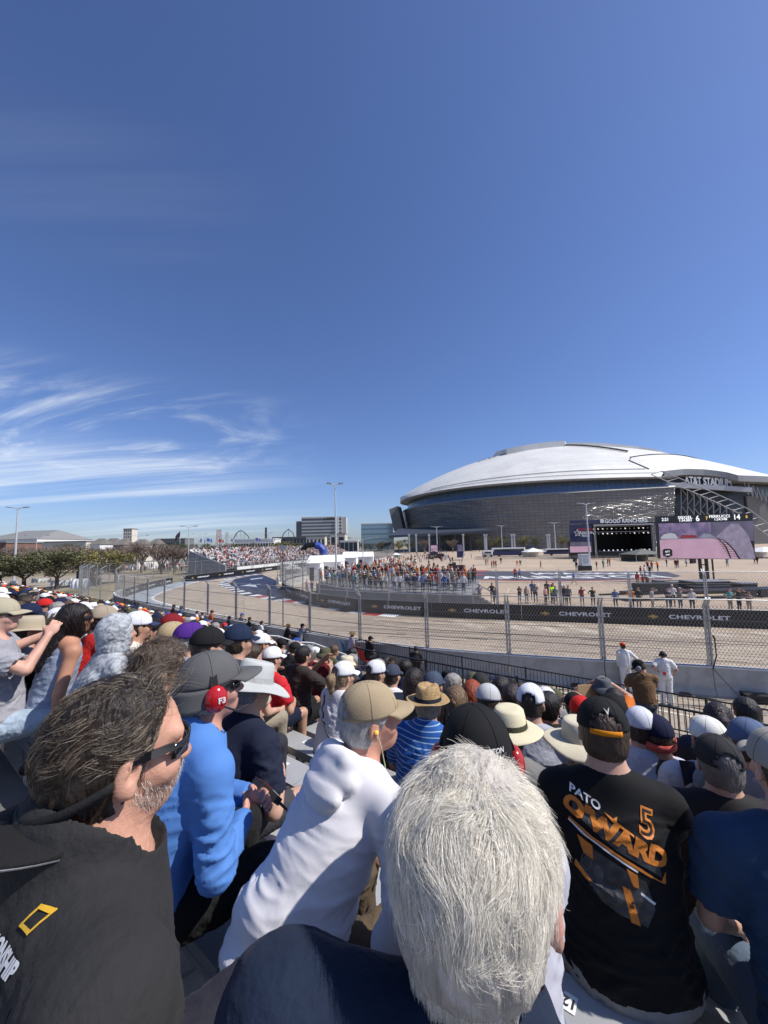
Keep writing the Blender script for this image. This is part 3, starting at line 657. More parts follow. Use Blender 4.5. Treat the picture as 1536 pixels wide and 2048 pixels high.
# eave fascia and soffit
V = []; F = []
fr = [u for u in us if SCX+u < 212]
for u in fr:
    p = s_pt(u, 1)-SO; sc = Vector((-(u)*.02, 2.2, 0)); V += [p, p-Vector((0, 0, .8)), p+Vector((-u*.055, 7.5, -.9))]
for i in range(len(fr)-1):
    for k in (0, 1): F.append((3*i+k, 3*i+k+1, 3*i+3+k+1, 3*i+3+k))
mesh_obj('eave', V, F, M_fascia, st, True)
w = MB()
def roofline(q0, ulist, r=.5, dz=.5, qf=None):
    pts = [s_pt(u, (qf(u) if qf else q0))-SO+Vector((0, 0, dz)) for u in ulist]; w.tube(pts, r, 5)
roofline(.92, [u for u in us if -135 < u < 25], .2)
roofline(.965, [u for u in us if -140 < u < 30], .14)
w.tube([s_pt(25, .92)-SO+Vector((0, 0, .5)), s_pt(18, .80)-SO+Vector((0, 0, .5)), s_pt(24, .74)-SO+Vector((0, 0, .5))], .35, 5)
roofline(0, [u for u in us if 22 < u < 110], .35, .5, lambda u: .74-.0035*(u-24))
roofline(0, [u for u in us if -20 < u < 32], .8, 1.2, lambda u: .25+.008*(u+20))
w.build('roof_gutters', M_seam, st)
w = MB(); V = []; F = []; ul = [-62+i*4 for i in range(37)]        # raised retractable panels along the ridge
for u in ul:
    e = 5.5 if u < -8 else 3.2
    for q, dz in ((-.34, 0), (-.34, e), (0, e+.6), (.34, e), (.34, 0)): V.append(s_pt(u, q*(1 if u < -8 else .8))-SO+Vector((0, 0, dz-.3)))
for i in range(len(ul)-1):
    for k in range(4): F.append((5*i+k, 5*i+5+k, 5*i+6+k, 5*i+k+1))
F.append((4, 3, 2, 1, 0)); n5 = 5*(len(ul)-1); F.append((n5, n5+1, n5+2, n5+3, n5+4))
mesh_obj('retractable_panel', V, F, M_roof, st)
# glass front: leaning outwards towards the top
def f_top(u):
    t = (u+SA)/(2*SA); return 36.5+8.5*min(1, t*1.35)-1.5*t
V = []; F = []; pan = []; fu = [u for u in us if SCX+u < 213]; arc = 0; prev = None
for u in fu:
    w_ = s_w(u); x0 = u*.955; y0 = -(w_*.955)
    if prev is not None: arc += math.hypot(x0-prev[0], y0-prev[1])
    prev = (x0, y0); zt = f_top(u)
    for k in range(9):
        t = k/8; sc = .955+.035*t-.012*(1-t); V.append((u*(sc), -w_*sc, zt*t)); pan.append((arc, zt*t, 0))
for i in range(len(fu)-1):
    for k in range(8): F.append((9*i+k, 9*i+9+k, 9*i+10+k, 9*i+k+1))
o = mesh_obj('glass_front', V, F, M_facade, st, True); setpan(o, pan)
V = []; F = []; pan = []; arc = 0
for i, u in enumerate(fu):
    w_ = s_w(u); arc += 2.6; a = f_top(u)-.3; b = s_A(u)-.6
    V += [(u*.962, -w_*.968, a), (u*.95, -w_*.94, max(b, a+.5))]; pan += [(arc, 0, 0), (arc, 12, 0)]
for i in range(len(fu)-1): F.append((2*i, 2*i+2, 2*i+3, 2*i+1))
o = mesh_obj('clerestory', V, F, M_cler, st, True); setpan(o, pan)
V = []; F = []
for i, u in enumerate(fu):
    w_ = s_w(u); a = f_top(u); V += [(u*.992, -w_*.992, a-.2), (u*.985, -w_*.985, a+1.2), (u*.96, -w_*.96, a+1.2)]
for i in range(len(fu)-1):
    for k in (0, 1): F.append((3*i+k, 3*i+3+k, 3*i+4+k, 3*i+k+1))
mesh_obj('parapet', V, F, M_fascia, st, True)
# the east end: arch rim, sign band, end wall, trusses
u0_ = min(u for u, q in zip(us, QC) if q < .995); rim = [s_pt(u, q)-SO for u, q in zip(us, QC) if u >= u0_ and u < SR_*.985]; rim = [rim[0]+Vector((-3, 4, 1))]+rim
V = []; F = []
for p in rim: V += [p+Vector((0, -.6, .8)), p+Vector((0, -.6, -3.6)), p+Vector((0, 9, -3.6)), p+Vector((0, 9, 0))]
for i in range(len(rim)-1):
    for k in range(3): F.append((4*i+k, 4*i+4+k, 4*i+5+k, 4*i+k+1))
mesh_obj('arch_rim', V, F, [M_fascia], st, False)
V = []; F = []
for p in rim: q = Vector((p.x, p.y+8.8, p.z-.2)); V += [q, Vector((q.x, q.y, 0))]
for i in range(len(rim)-1): F.append((2*i, 2*i+1, 2*i+3, 2*i+2))
o = mesh_obj('end_wall', V, F, M_endwall, st)
def rimY(px):
    best = min(rim, key=lambda p_: abs(proj(p_+SO)[0]-px)); return best.y+SCY
w = MB(); a = atY(1330, 969, rimY(1340)+1)-SO; b = atY(1502, 980, rimY(1495)+1)-SO; w.bar(a, b, 2, 3.4); w.build('sign_beam', M_truss, st)
V, F = text_mesh('AT&T STADIUM', 8.2, bold=.14, extrude=.3, sx=.60)
pc = atY(1416, 964, rimY(1416)-.5)-SO
mesh_obj('sign_lettering', [pc+Vector((v[0]*1.0, -v[2], v[1]-v[0]*.085)) for v in V], F, M_letter, st)
w = MB()
for dx, dz in ((0, 0), (8, 2.2)):
    pts = [atY(px, py, 262)-SO+Vector((dx, 0, dz)) for px, py in ((1302, 949), (1350, 969), (1400, 990), (1440, 1008), (1478, 1027), (1508, 1050), (1540, 1074))]
    w.tube(pts, .34, 6)
pa = [atY(px, py, 262)-SO for px, py in ((1302, 949), (1350, 969), (1400, 990), (1440, 1008), (1478, 1027), (1508, 1050), (1540, 1074))]
ra_ = resample(pa, 6)
for i, p in enumerate(ra_): w.tube([p, p+Vector((8, 0, 2.2))], .28, 5)
w.build('arch_truss', M_truss, st)
w = MB()
rn = random.Random(3)
for gx in range(1362, 1500, 13):                     # lattice in front of the end wall
    y0 = 975+(gx-1362)*.0; yb = 1098; top = max(976, 965+(gx-1350)*.45)
    LY = rimY(gx)+6.5; w.tube([atY(gx, top, LY)-SO, atY(gx, yb, LY)-SO], .45, 5)
    for k in range(7):
        ya = top+(yb-top)*k/7; yc = top+(yb-top)*(k+1)/7
        w.tube([atY(gx+(13 if k % 2 else 0), ya, LY-.5)-SO, atY(gx+(0 if k % 2 else 13), yc, LY-.5)-SO], .28, 4)
w.build('end_lattice', M_truss, st)
w = MB()
for k in range(9):
    a0 = atY(1488+k*9, rimz(1488+k*9)+8, rimY(1488+k*9)+4)-SO; a1 = atY(1497+k*9, rimz(1497+k*9)+30, rimY(1488+k*9)+4)-SO; a2 = atY(1497+k*9, rimz(1497+k*9)+8, rimY(1488+k*9)+4)-SO
    w.tube([a0, a1], .35, 4); w.tube([a1, a2], .35, 4)
w.build('corner_truss', M_truss, st)
w = MB(); p0 = atY(1493, 992, 288)-SO; w.box((p0.x, p0.y, 0), (p0.x+70, p0.y+10, p0.z)); w.build('precast_wall', M_tan, st)
w = MB(); q = [atY(778, 1019, 345)-SO, atY(795, 1012, 345)-SO, atY(806, 1058, 345)-SO, atY(788, 1062, 345)-SO]
w.add(q+[p+Vector((4, 14, 0)) for p in q], [(0, 1, 2, 3), (7, 6, 5, 4), (0, 4, 5, 1), (1, 5, 6, 2), (2, 6, 7, 3), (3, 7, 4, 0)]); w.build('end_fin', M_tan, st)
w = MB(); q = [atY(778, 1071, 262), atY(985, 1060, 262), atY(800, 1056, 318), atY(940, 1052, 318)]; q = [p-SO for p in q]
w.add([q[0], q[1], q[3], q[2]]+[p-Vector((0, 0, 1.6)) for p in (q[0], q[1], q[3], q[2])], [(0, 1, 2, 3), (7, 6, 5, 4), (0, 4, 5, 1), (1, 5, 6, 2), (2, 6, 7, 3), (3, 7, 4, 0)])
for k in range(7): p = q[0].lerp(q[1], .04+.15*k); w.bar(p+Vector((0, 2, -1.5)), Vector((p.x, p.y+2, 0)), .8)
w.build('entrance_canopy', mat('dark canopy metal', (.04, .05, .07), .5), st)
V, F = text_mesh('AT&T STADIUM', 17, bold=.5)
bvV = []
for v in V:
    u = -62+(v[0])*.42; q = .30-(v[1])/170.; bvV.append(s_pt(u, q)-SO+Vector((0, 0, .6)))
mesh_obj('roof_lettering', bvV, F, M_seam, st)
# ================================================================ buildings on the skyline
M_cream = mat('cream stone wall', (.62, .58, .50), .8, var=.1, vscale=.1); M_slate = mat('slate grey wall', (.16, .165, .17), .8); M_brick = mat('red brown brick wall', (.20, .11, .085), .85, var=.2, vscale=.2)
M_roofg = mat('grey shingle roof', (.17, .155, .14), .9, var=.2, vscale=.3); M_whitew = mat('white wall paint', (.72, .72, .70), .7); M_midg = mat('mid grey cladding', (.46, .465, .46), .7)
M_win = mat('dark window glass', (.03, .04, .05), .15, metal=.2)
def block(name, x0, x1, ytop, Y, depth, m, label, cat='building', rows=0, cols=0, roof=None, win=M_win, winw=.6, winh=.55, base=0., gable=0.):
    a = atY(x0, ytop, Y); b = atY(x1, ytop, Y); zt = max(a.z, b.z); wd = b.x-a.x; root = empty(name, ((a.x+b.x)/2, Y, base), 0, label, cat)
    w = MB(); w.box((-wd/2, 0, -base), (wd/2, depth, zt-base)); w.build('wall', m, root)
    w = MB()
    if gable: w.add([(-wd/2-.4, -.5, zt-base), (wd/2+.4, -.5, zt-base), (wd/2+.4, depth+.5, zt-base), (-wd/2-.4, depth+.5, zt-base), (-wd/2+wd*.18, depth/2, zt-base+gable), (wd/2-wd*.18, depth/2, zt-base+gable)], [(0, 1, 5, 4), (2, 3, 4, 5), (1, 2, 5), (3, 0, 4), (0, 3, 2, 1)])
    else: w.box((-wd/2-.3, -.3, zt-base), (wd/2+.3, depth+.3, zt-base+zt*.03+.3))
    w.build('roof', roof or M_slate, root)
    if rows:
        for r in range(rows):
            if rows*cols > 90:
                w = MB()
                for c in range(cols):
                    cxx = -wd/2+wd*(c+.5)/cols; cz = (zt)*(r+.55)/rows; w.box((cxx-wd/cols*winw/2, -.06, cz-zt/rows*winh/2), (cxx+wd/cols*winw/2, .1, cz+zt/rows*winh/2))
                w.build('window_band', win, root)
            else:
                for c in range(cols):
                    w = MB(); cxx = -wd/2+wd*(c+.5)/cols; cz = (zt)*(r+.55)/rows; w.box((cxx-wd/cols*winw/2, -.06, cz-zt/rows*winh/2), (cxx+wd/cols*winw/2, .1, cz+zt/rows*winh/2)); w.build('window', win, root)
    return root, wd, zt
hr, hw, hz = block('hotel_building', 603, 683, 1037, 450, 26, M_midg, 'broad pale grey hotel block with long rows of windows on the skyline', rows=10, cols=30, winw=.92, winh=.5, roof=M_cream, win=mat('grey window glass', (.12, .135, .15), .25, metal=.2))
w = MB(); w.box((-hw/2-7, 3, 0), (-hw/2-.1, 24, hz-3)); w.build('side_wing', M_slate, hr)
w = MB(); w.box((hw/2+.1, 2, 0), (hw/2+5, 24, hz+1)); w.build('side_wing', M_midg, hr)
w = MB(); w.box((hw/2-6, -1, 0), (hw/2-3.4, .4, hz+.6)); w.build('wall_fin', M_whitew, hr)
V, F = text_mesh('LOEWS', 4.2, bold=.1, sx=1.25); mesh_obj('lettering', [Vector((v[0]+hw/2-12, -.6, v[1]+hz-1.2)) for v in V], F, M_ink, hr)
gb, gw, gz_ = block('glass_building', 722, 786, 1049, 470, 20, mat('pale blue curtain wall', (.20, .28, .34), .2, metal=.5), 'low blue glass building beside the stadium fin', rows=5, cols=14, winw=.9, winh=.7, win=mat('bright curtain glazing', (.30, .40, .47), .12, metal=.6), roof=M_whitew)
block('convention_building', 545, 628, 1076, 330, 30, M_slate, 'long low dark roofed hall below the hotel', rows=2, cols=12, roof=M_roofg)
block('stone_building', 612, 650, 1074, 300, 18, M_cream, 'small cream stone building with a columned porch', rows=1, cols=5, winw=.5, winh=.6)
block('stone_pavilion', 660, 690, 1069, 310, 14, M_cream, 'square cream pavilion with wide dark opening near the hotel', rows=1, cols=2, winw=.7, winh=.6)
block('warehouse_building', 470, 548, 1080, 300, 20, M_whitew, 'long white roofed warehouse left of the hotel', rows=1, cols=14, winw=.7, winh=.4, roof=M_whitew)
block('shade_canopy', 680, 715, 1083, 240, 10, M_midg, 'flat white canopy building before the glass block', rows=1, cols=4, winw=.85, winh=.7, roof=M_whitew)
block('tower_building', 247, 264, 1059, 620, 14, M_cream, 'slim pale tower block standing alone on the skyline', rows=8, cols=4, winw=.45, winh=.5)
block('office_building', 312, 370, 1079, 420, 20, M_slate, 'long flat dark office building beyond the bare trees', rows=1, cols=12)
ar, aw, az_ = block('arena_building', -40, 74, 1080, 260, 50, M_whitew, 'big arena building with shallow grey hipped roof', rows=2, cols=14, winw=.8, winh=.35, roof=mat('grey arena roof', (.20, .20, .195), .8), gable=7)
block('brick_building', -30, 12, 1087, 150, 16, M_brick, 'red brown brick building at the edge of the view', rows=1, cols=6, winw=.5, winh=.4)
block('long_wall_building', 22, 172, 1087, 210, 12, M_cream, 'long cream single storey building behind the trees', rows=1, cols=20, winw=.5, winh=.4)
for i, (x0, x1, y, Y, lab, mm_) in enumerate(((180, 200, 1089, 190, 'white gabled house left of the tower', M_whitew), (203, 228, 1088, 200, 'brown shingled house among bare trees', M_cream), (228, 246, 1090, 185, 'house with steep grey roof near the tower', M_tan), (262, 285, 1090, 200, 'small house right of the pale tower', M_cream), (296, 312, 1089, 210, 'pale gabled house under the big flag', M_whitew))):
    block('house', x0, x1, y, Y, 9, mm_, lab, 'house', rows=1, cols=3, winw=.35, winh=.35, roof=M_roofg, gable=3)
# rides and masts far off
M_red2 = mat('red steel', (.35, .05, .04), .6)
def lattice_tower(px, ytop, Y, m, label, wd=4, cat='tower'):
    t = atY(px, ytop, Y); r_ = empty('lattice_tower', (t.x, Y, 0), 0, label, cat); w = MB(); n = 8
    for sx in (-1, 1):
        for sy in (-1, 1): w.bar((sx*wd/2, sy*wd/2, 0), (sx*wd/3, sy*wd/3, t.z), .7)
    w.build('leg_frame', m, r_); w = MB()
    for k in range(n):
        z0 = t.z*k/n; z1 = t.z*(k+1)/n; w.bar((-wd/2.3, 0, z0), (wd/2.3, 0, z1), .5); w.bar((wd/2.3, 0, z0), (-wd/2.3, 0, z1), .5)
    w.build('bracing', m, r_); return r_
lattice_tower(438, 1059, 800, M_red2, 'red drop ride tower far beyond the grandstand', 9)
lattice_tower(454, 1064, 800, M_midg, 'grey ride tower right of the red one', 6)
lattice_tower(532, 1055, 500, M_seam, 'thin dark lattice mast on the skyline', 2, 'mast')
r_ = empty('roller_coaster', (0, 0, 0), 0, 'arched roller coaster hoop on the far skyline', 'roller coaster'); w = MB()
w.tube([atY(x, y, 820) for x, y in ((466, 1092), (468, 1076), (473, 1066), (481, 1061), (488, 1064), (496, 1072), (502, 1085))], 1.0, 6); w.build('track_hoop', M_seam, r_)
w = MB()
for x, y in ((473, 1066), (481, 1061), (488, 1064)): w.bar(atY(x, y, 821), atY(x+3, 1095, 821), .6)
w.build('supports', M_midg, r_)
r_ = empty('roller_coaster', (0, 0, 0), 0, 'low roller coaster peak between hoop and hotel', 'roller coaster'); w = MB()
w.tube([atY(x, y, 700) for x, y in ((562, 1080), (568, 1066), (577, 1058), (586, 1066), (590, 1080))], .8, 6); w.build('track_hoop', M_seam, r_)
w = MB(); w.bar(atY(577, 1058, 700), atY(577, 1090, 700), 1); w.build('supports', M_midg, r_)
# ================================================================ trees
M_bark = mat('tree bark', (.11, .085, .065), .95, var=.3, vscale=3)
M_barkg = mat('pale bare twigs', (.19, .145, .12), .95, var=.3, vscale=.5)
M_leafA = mat('live oak leaves', (.052, .062, .022), .75, attr=True); M_leafB = M_leafA
def tree_meshes(kind, seed, n=2600):
    rn = random.Random(seed); rs = np.random.RandomState(seed); tr = MB(); tips = []
    def limb(p, d, ln, r_, lv):
        pts = [p]; q = p.copy(); dd = d.copy()
        for k in range(3):
            dd = (dd+Vector((rn.uniform(-.2, .2), rn.uniform(-.2, .2), rn.uniform(-.02, .18)))).normalized(); q = q+dd*ln/3; pts.append(q.copy())
        tr.tube(pts, [r_, r_*.85, r_*.7, r_*.5], 5 if lv < 2 else 3, caps=False)
        if lv >= (4 if kind == 'bare' else 3): tips.append(q); return
        for c in range((5 if lv < 3 else 4) if kind == 'bare' else 3):
            a = rn.uniform(0, 2*PI); t = rn.uniform(.35, 1.0); o_ = pts[1].lerp(pts[3], t); up = rn.uniform(.35, .9) if kind == 'bare' else rn.uniform(.1, .6)
            nd = (dd*.55+Vector((math.cos(a), math.sin(a), up))*.75).normalized(); limb(o_, nd, ln*rn.uniform(.58, .78), max(r_*.52, .0032), lv+1)
    if kind == 'bare':
        for c in range(4): a = c*PI/2+rn.uniform(-.4, .4); limb(Vector((0, 0, .22)), Vector((math.cos(a)*.45, math.sin(a)*.45, 1)).normalized(), .34, .026, 1)
        tr.tube([(0, 0, 0), (0, 0, .24)], [.03, .024], 7); 
    else:
        tr.tube([(0, 0, 0), (.01, 0, .28)], [.035, .026], 7)
        for c in range(5): a = c*1.257+rn.uniform(-.4, .4); limb(Vector((0, 0, .26)), Vector((math.cos(a)*.8, math.sin(a)*.8, .8)).normalized(), .26, .016, 1)
    if kind == 'bare':
        k_ = 1/max(v[2] for v in tr.V); tr.V = [(v[0]*k_, v[1]*k_, v[2]*k_) for v in tr.V]; return tr, None
    clumps = [(Vector((rn.gauss(0, .20), rn.gauss(0, .20), rn.uniform(.38, .86))), rn.uniform(.07, .16)) for _ in range(34)]
    clumps = [(Vector((c.x, c.y, c.z)), r_) for c, r_ in clumps if (c.x**2+c.y**2)**.5 < .44*math.sin(PI*min(1, max(0, (1.06-c.z)/.85))**.7)+.06]
    V = []; colr = []; F = []
    for i in range(n):
        c, r_ = clumps[rn.randrange(len(clumps))]; d = Vector((rn.gauss(0, 1), rn.gauss(0, 1), rn.gauss(0, 1))).normalized(); p = c+d*r_*rn.uniform(.55, 1.05); p.z = max(p.z, .16+.05*rn.random())
        t1 = Vector((rn.gauss(0, 1), rn.gauss(0, 1), rn.gauss(0, .6))).normalized(); t2 = t1.cross(d).normalized(); s_ = rn.uniform(.010, .022)
        o_ = len(V); V += [p-t1*s_, p+t2*s_*.7, p+t1*s_, p-t2*s_*.7]; F.append((o_, o_+1, o_+2, o_+3))
        g = rn.uniform(.7, 1.35); base = dict(oak=(.095, .095, .042), yellow=(.17, .15, .05), dark=(.055, .062, .032))[kind]; colr += [(base[0]*g, base[1]*g, base[2]*g, 1)]*4
    k_ = 1/max(v.z for v in V); V = [v*k_ for v in V]; return tr, (V, F, colr)
_treecache = {}
def plant(kind, seed, x, y, h, wid, label, group='trees beyond the track', n=2600, base=0.):
    key = (kind, seed, n)
    root = empty('bare_tree' if kind == 'bare' else 'tree', (x, y, base), rnd.uniform(0, 6), label, 'tree', group); root.scale = (h*wid, h*wid, h)
    if key not in _treecache:
        tr, lf = tree_meshes(kind, seed, n); a = tr.build('branches' if kind == 'bare' else 'trunk', M_barkg if kind == 'bare' else M_bark, root)
        b = None
        if lf: b = mesh_obj('crown', lf[0], lf[1], M_leafA, root, attr=lf[2])
        _treecache[key] = (a, b)
    else:
        for c in _treecache[key]:
            if c is not None: k = c.copy(); COL.objects.link(k); k.parent = root
    return root
def tree_at(kind, seed, px, ytop, Y, wid, label, **k):
    p = atY(px, ytop, Y); return plant(kind, seed, p.x, Y, p.z, wid, label, **k)
tree_at('oak', 1, 118, 1095, 58, 1.45, 'dense round live oak nearest the lamp post left of the bend', n=6000)
tree_at('oak', 2, 52, 1104, 60, 1.6, 'olive live oak directly behind the tall lamp post', n=6000)
tree_at('oak', 3, 4, 1102, 62, 1.6, 'dark live oak at the very edge of the view', n=6000)
tree_at('yellow', 4, 202, 1096, 64, 1.4, 'yellow green oak beside the printed banner', n=5000)
tree_at('yellow', 5, 234, 1101, 68, 1.2, 'smaller olive tree right of the yellow green oak', n=5000)
for i, (px, yt, Y, wd, lb) in enumerate(((285, 1081, 95, 1.15, 'large bare tree right of the tower'), (352, 1089, 100, 1.1, 'bare tree beside the second lamp post'), (320, 1092, 112, 1.1, 'thin bare tree between the two large bare ones'), (262, 1090, 120, 1.2, 'bare tree just below the pale tower'), (160, 1092, 105, 1.2, 'bare tree behind the printed banner'), (82, 1090, 105, 1.3, 'reddish bare tree behind the live oaks'), (40, 1090, 98, 1.3, 'bare tree near the brick building'), (128, 1088, 125, 1.4, 'wide bare tree before the long cream building'), (400, 1094, 120, 1.1, 'bare tree at the end of the far grandstand'), (188, 1093, 130, 1.2, 'bare tree before the gabled houses'))):
    tree_at('bare', 10+i % 4, px, yt, Y, wd, lb)
rt = random.Random(14)
for i in range(16):
    px = -5+i*27+rt.uniform(-8, 8); Y = rt.uniform(84, 135)
    if 215 < px < 250: Y += 20
    tree_at('bare', 10+i % 4, px, rt.uniform(1086, 1096), Y, rt.uniform(1.3, 1.7), 'brown leafless tree of the loose grove, %s from the view edge' % _wd[i], group='bare grove beyond the bend')
rt = random.Random(12)
for i in range(74):
    px = -20+i*10.9+rt.uniform(-5, 5); Y = rt.uniform(190, 330)
    if px > 640 and Y < 260: Y += 90
    yt = rt.uniform(1084, 1092)-(.010*(px-300) if px > 300 else 0); k = rt.choice(['bare', 'oak', 'dark', 'dark', 'oak']); 
    tree_at(k, 20+(i % 4), px, yt, Y, rt.uniform(1.1, 1.6), {'bare': 'bare', 'oak': 'olive', 'dark': 'dark evergreen'}[k]+' tree of the far tree belt, %s counted from the view edge' % _wd[i], group='far tree belt', n=1500)
tree_at('yellow', 5, 572, 1081, 165, 1.5, 'bright yellow green tree behind the far grandstand', n=5000)
tree_at('yellow', 4, 548, 1086, 175, 1.3, 'yellow green tree left of the brightest one', n=5000)
tree_at('oak', 2, 608, 1088, 170, 1.2, 'brown green tree right of the far grandstand')
for i, (px, yt, wd, k, lb) in enumerate(((797, 1077, 1.2, 'yellow', 'small green tree under the stadium fin'), (818, 1075, 1.2, 'dark', 'dark tree under the entrance canopy'), (958, 1076, 1.0, 'dark', 'dark tree at the end of the entrance canopy'), (990, 1073, 1.1, 'yellow', 'green tree before the glass front by a pylon'), (1005, 1068, .9, 'oak', 'taller green tree beside the lot lamp'), (1045, 1070, 1.1, 'yellow', 'olive tree before the stadium glass'), (1070, 1071, 1.0, 'oak', 'green tree right of the olive one'), (1122, 1070, .9, 'yellow', 'green tree left of the star banner'), (1137, 1076, .8, 'oak', 'low tree half behind the star banner'))):
    tree_at(k, 30+i % 3, px, yt, 246, wd, lb, group='trees before the stadium')
for i, (px) in enumerate((848, 905)): tree_at('bare', 11, px, 1077, 235, 1.3, ['pale bare tree under the canopy', 'pale bare tree right of the canopy post'][i], group='trees before the stadium')
# ================================================================ lamp posts
M_pole = mat('painted lamp pole', (.52, .54, .55), .45, metal=.3)
def lamp_post(px, py, ytop, label, heads=2, hw=.9, r0=.12, arm=1.1, Y=None, ang=.15, base=True):
    p = gnd(px, py) if Y is None else atY(px, py, Y)
    v = ray(px, ytop); ht = H+v.z/v.y*p.y; root = empty('lamp_post', (p.x, p.y, 0), ang, label, 'lamp post', 'lamp posts around the circuit')
    w = MB(); w.tube([(0, 0, 0), (0, 0, ht*.5), (0, 0, ht)], [r0, r0*.8, r0*.55], 10)
    if base: w.tube([(0, 0, 0), (0, 0, .8)], [r0*2.6, r0*2.4], 12)
    w.build('pole', M_pole, root)
    for s in ((-1, 1) if heads == 2 else (1,)):
        w = MB(); w.tube([(0, 0, ht-.1), (s*arm*.6, 0, ht+.10), (s*arm, 0, ht+.14)], r0*.4, 6)
        a = w.build('arm', M_pole, root); w = MB()
        mt = Matrix.Translation((s*(arm+hw*.45), 0, ht+.17)) @ Matrix.Rotation(-s*.12, 4, 'Y')
        w.prism([(-hw*.5, -.16), (-hw*.3, -.22), (hw*.4, -.22), (hw*.5, -.12), (hw*.5, .12), (hw*.4, .22), (-hw*.3, .22), (-hw*.5, .16)], -.05, .08, mt); w.build('lamp_head', mat('lamp housing', (.30, .30, .30), .5, metal=.3), a)
    return root
lamp_post(27, 1170, 1017, 'tall galvanised lamp post rising behind the live oaks, nearest the edge', r0=.2, arm=.9, hw=1.0)
lamp_post(376, 1148, 1054, 'slim lamp post beside the banner gap left of the far grandstand', r0=.13)
lamp_post(673, 1189, 970, 'tall lamp post inside the infield fence, in line with the hotel', r0=.12, arm=.45, hw=.55)
lamp_post(1181, 1141, 1008, 'lamp post on the lot in front of the stage', r0=.17, arm=.9, hw=1.1)
lamp_post(537, 1120, 1066, 'lamp post behind the far grandstand', r0=.15)
lamp_post(456, 1118, 1076, 'short lamp post at the back of the far grandstand', r0=.15)
lamp_post(1005, 1106, 1052, 'lamp post on the lot left of the long bus', r0=.25, arm=1.5, hw=1.6)
lamp_post(1112, 1108, 1046, 'lamp post on the lot right of the white tent', r0=.25, arm=1.5, hw=1.6)
lamp_post(875, 1112, 1054, 'lamp post on the lot below the entrance canopy', r0=.25, arm=1.5, hw=1.6)
lamp_post(70, 1150, 1072, 'dark curved street lamp between live oak and brick building', r0=.1, arm=2.2, hw=.8)
lamp_post(274, 1140, 1072, 'dark curved street lamp right of the tower', r0=.1, arm=2.2, hw=.8)
lamp_post(398, 1125, 1069, 'curved street lamp above the far grandstand corner', r0=.1, arm=2.2, hw=.8)
lamp_post(727, 1170, 1078, 'thin mast with a wide crossbar behind the infield fence', r0=.07, arm=1.6, hw=.5)
p = gnd(566, 1282); root = empty('camera_pole', (p.x, p.y, 0), 0, 'thin black pole with a small camera head standing at the railing', 'pole'); w = MB(); w.tube([(0, 0, 0), (0, 0, 3), (-.02, 0, 5.5)], [.035, .03, .02], 8); w.build('pole', M_black, root)
w = MB(); w.box((-.28, -.1, 5.5), (.28, .1, 5.62)); w.box((-.1, -.12, 5.35), (.12, .12, 5.5)); w.build('camera_head', M_galv, root)
for i, (px, lb) in enumerate(((818, 'beside the bare tree'), (832, 'second from the fin'), (858, 'before the dark doors'), (926, 'at the canopy tip'), (969, 'left of the green trees'), (972, 'paired behind the canopy tip one'), (1023, 'between the green trees'), (1028, 'paired next to the green trees'), (1094, 'before the glass front'), (1098, 'paired before the glass front'))):
    t = atY(px, 1068, 225); o = MB(); o.box((-.4, -.4, 0), (.4, .4, t.z*.9)); o.box((-.6, -.6, t.z*.9), (.6, .6, t.z)); q = o.build('light_pylon', M_truss, loc=(t.x, 225, 0)); tag(q, 'tall pale light pylon by the stadium, '+lb, 'pylon', 'pylons before the stadium')
# ================================================================ far grandstand with its crowd
gs = empty('grandstand', (0, 0, 0), 0, 'far temporary grandstand packed with people along the straight', 'grandstand')
gp = resample([Vector((-34.5, 84, 0)), Vector((-31, 98, 0)), Vector((-24, 130, 0)), Vector((-14, 172, 0))], 6)
gd = (gp[-1]-gp[0]).normalized(); gn = Vector((-gd.y, gd.x, 0))
def gpt(i, off, z): p = gp[i]; return p+gn*off+Vector((0, 0, z))
V = []; F = []; ns = 12
for i in range(len(gp)):
    for k in range(ns): V += [gpt(i, k*.75, 1.0+k*.34), gpt(i, k*.75+.75, 1.0+k*.34)]
for i in range(len(gp)-1):
    for j in range(2*ns-1): F.append((i*2*ns+j, (i+1)*2*ns+j, (i+1)*2*ns+j+1, i*2*ns+j+1))
mesh_obj('seating', V, F, M_alu, gs)
w = MB(); w.add([gpt(0, 0, 0)-gd*.3, gpt(0, 9.2, 0)-gd*.3, gpt(0, 9.2, 5.2)-gd*.3, gpt(0, 0, 1.9)-gd*.3, gpt(0, 0, 0), gpt(0, 9.2, 0), gpt(0, 9.2, 5.2), gpt(0, 0, 1.9)], [(0, 3, 2, 1), (4, 5, 6, 7), (0, 1, 5, 4), (1, 2, 6, 5), (2, 3, 7, 6), (3, 0, 4, 7)])
w.build('end_tarpaulin', mat('grey tarpaulin', (.30, .305, .31), .8, var=.2, vscale=.8), gs)
w = MB(); w.add([gpt(0, 9.3, 0), gpt(-1, 9.3, 0), gpt(-1, 9.3, 5.5), gpt(0, 9.3, 5.5)], [(0, 1, 2, 3)]); w.build('back_screen', M_whitew, gs)
w = MB()
for i in range(1, len(gp)-1): w.bar(gpt(i, -.2, 0), gpt(i, -.2, 2.1), .07)
w.bar(gpt(0, -.2, 2.1), gpt(-1, -.2, 2.1), .06); w.build('front_rail', M_galv, gs)
for i in range(0, len(gp)-1, 1):
    w = MB(); w.bar(gpt(i, -2.6, .75)+gd*.1, gpt(i+1, -2.6, .75)-gd*.1, .06, 1.5); o = w.build('white_hoarding', M_whitew); tag(o, 'white hoarding panel below the far grandstand, %s from its near end' % _wd[i], 'hoarding', 'white hoardings below the far grandstand')
M_flagm = mat('flag cloth', (.5, .5, .5), .8, objcol=True)
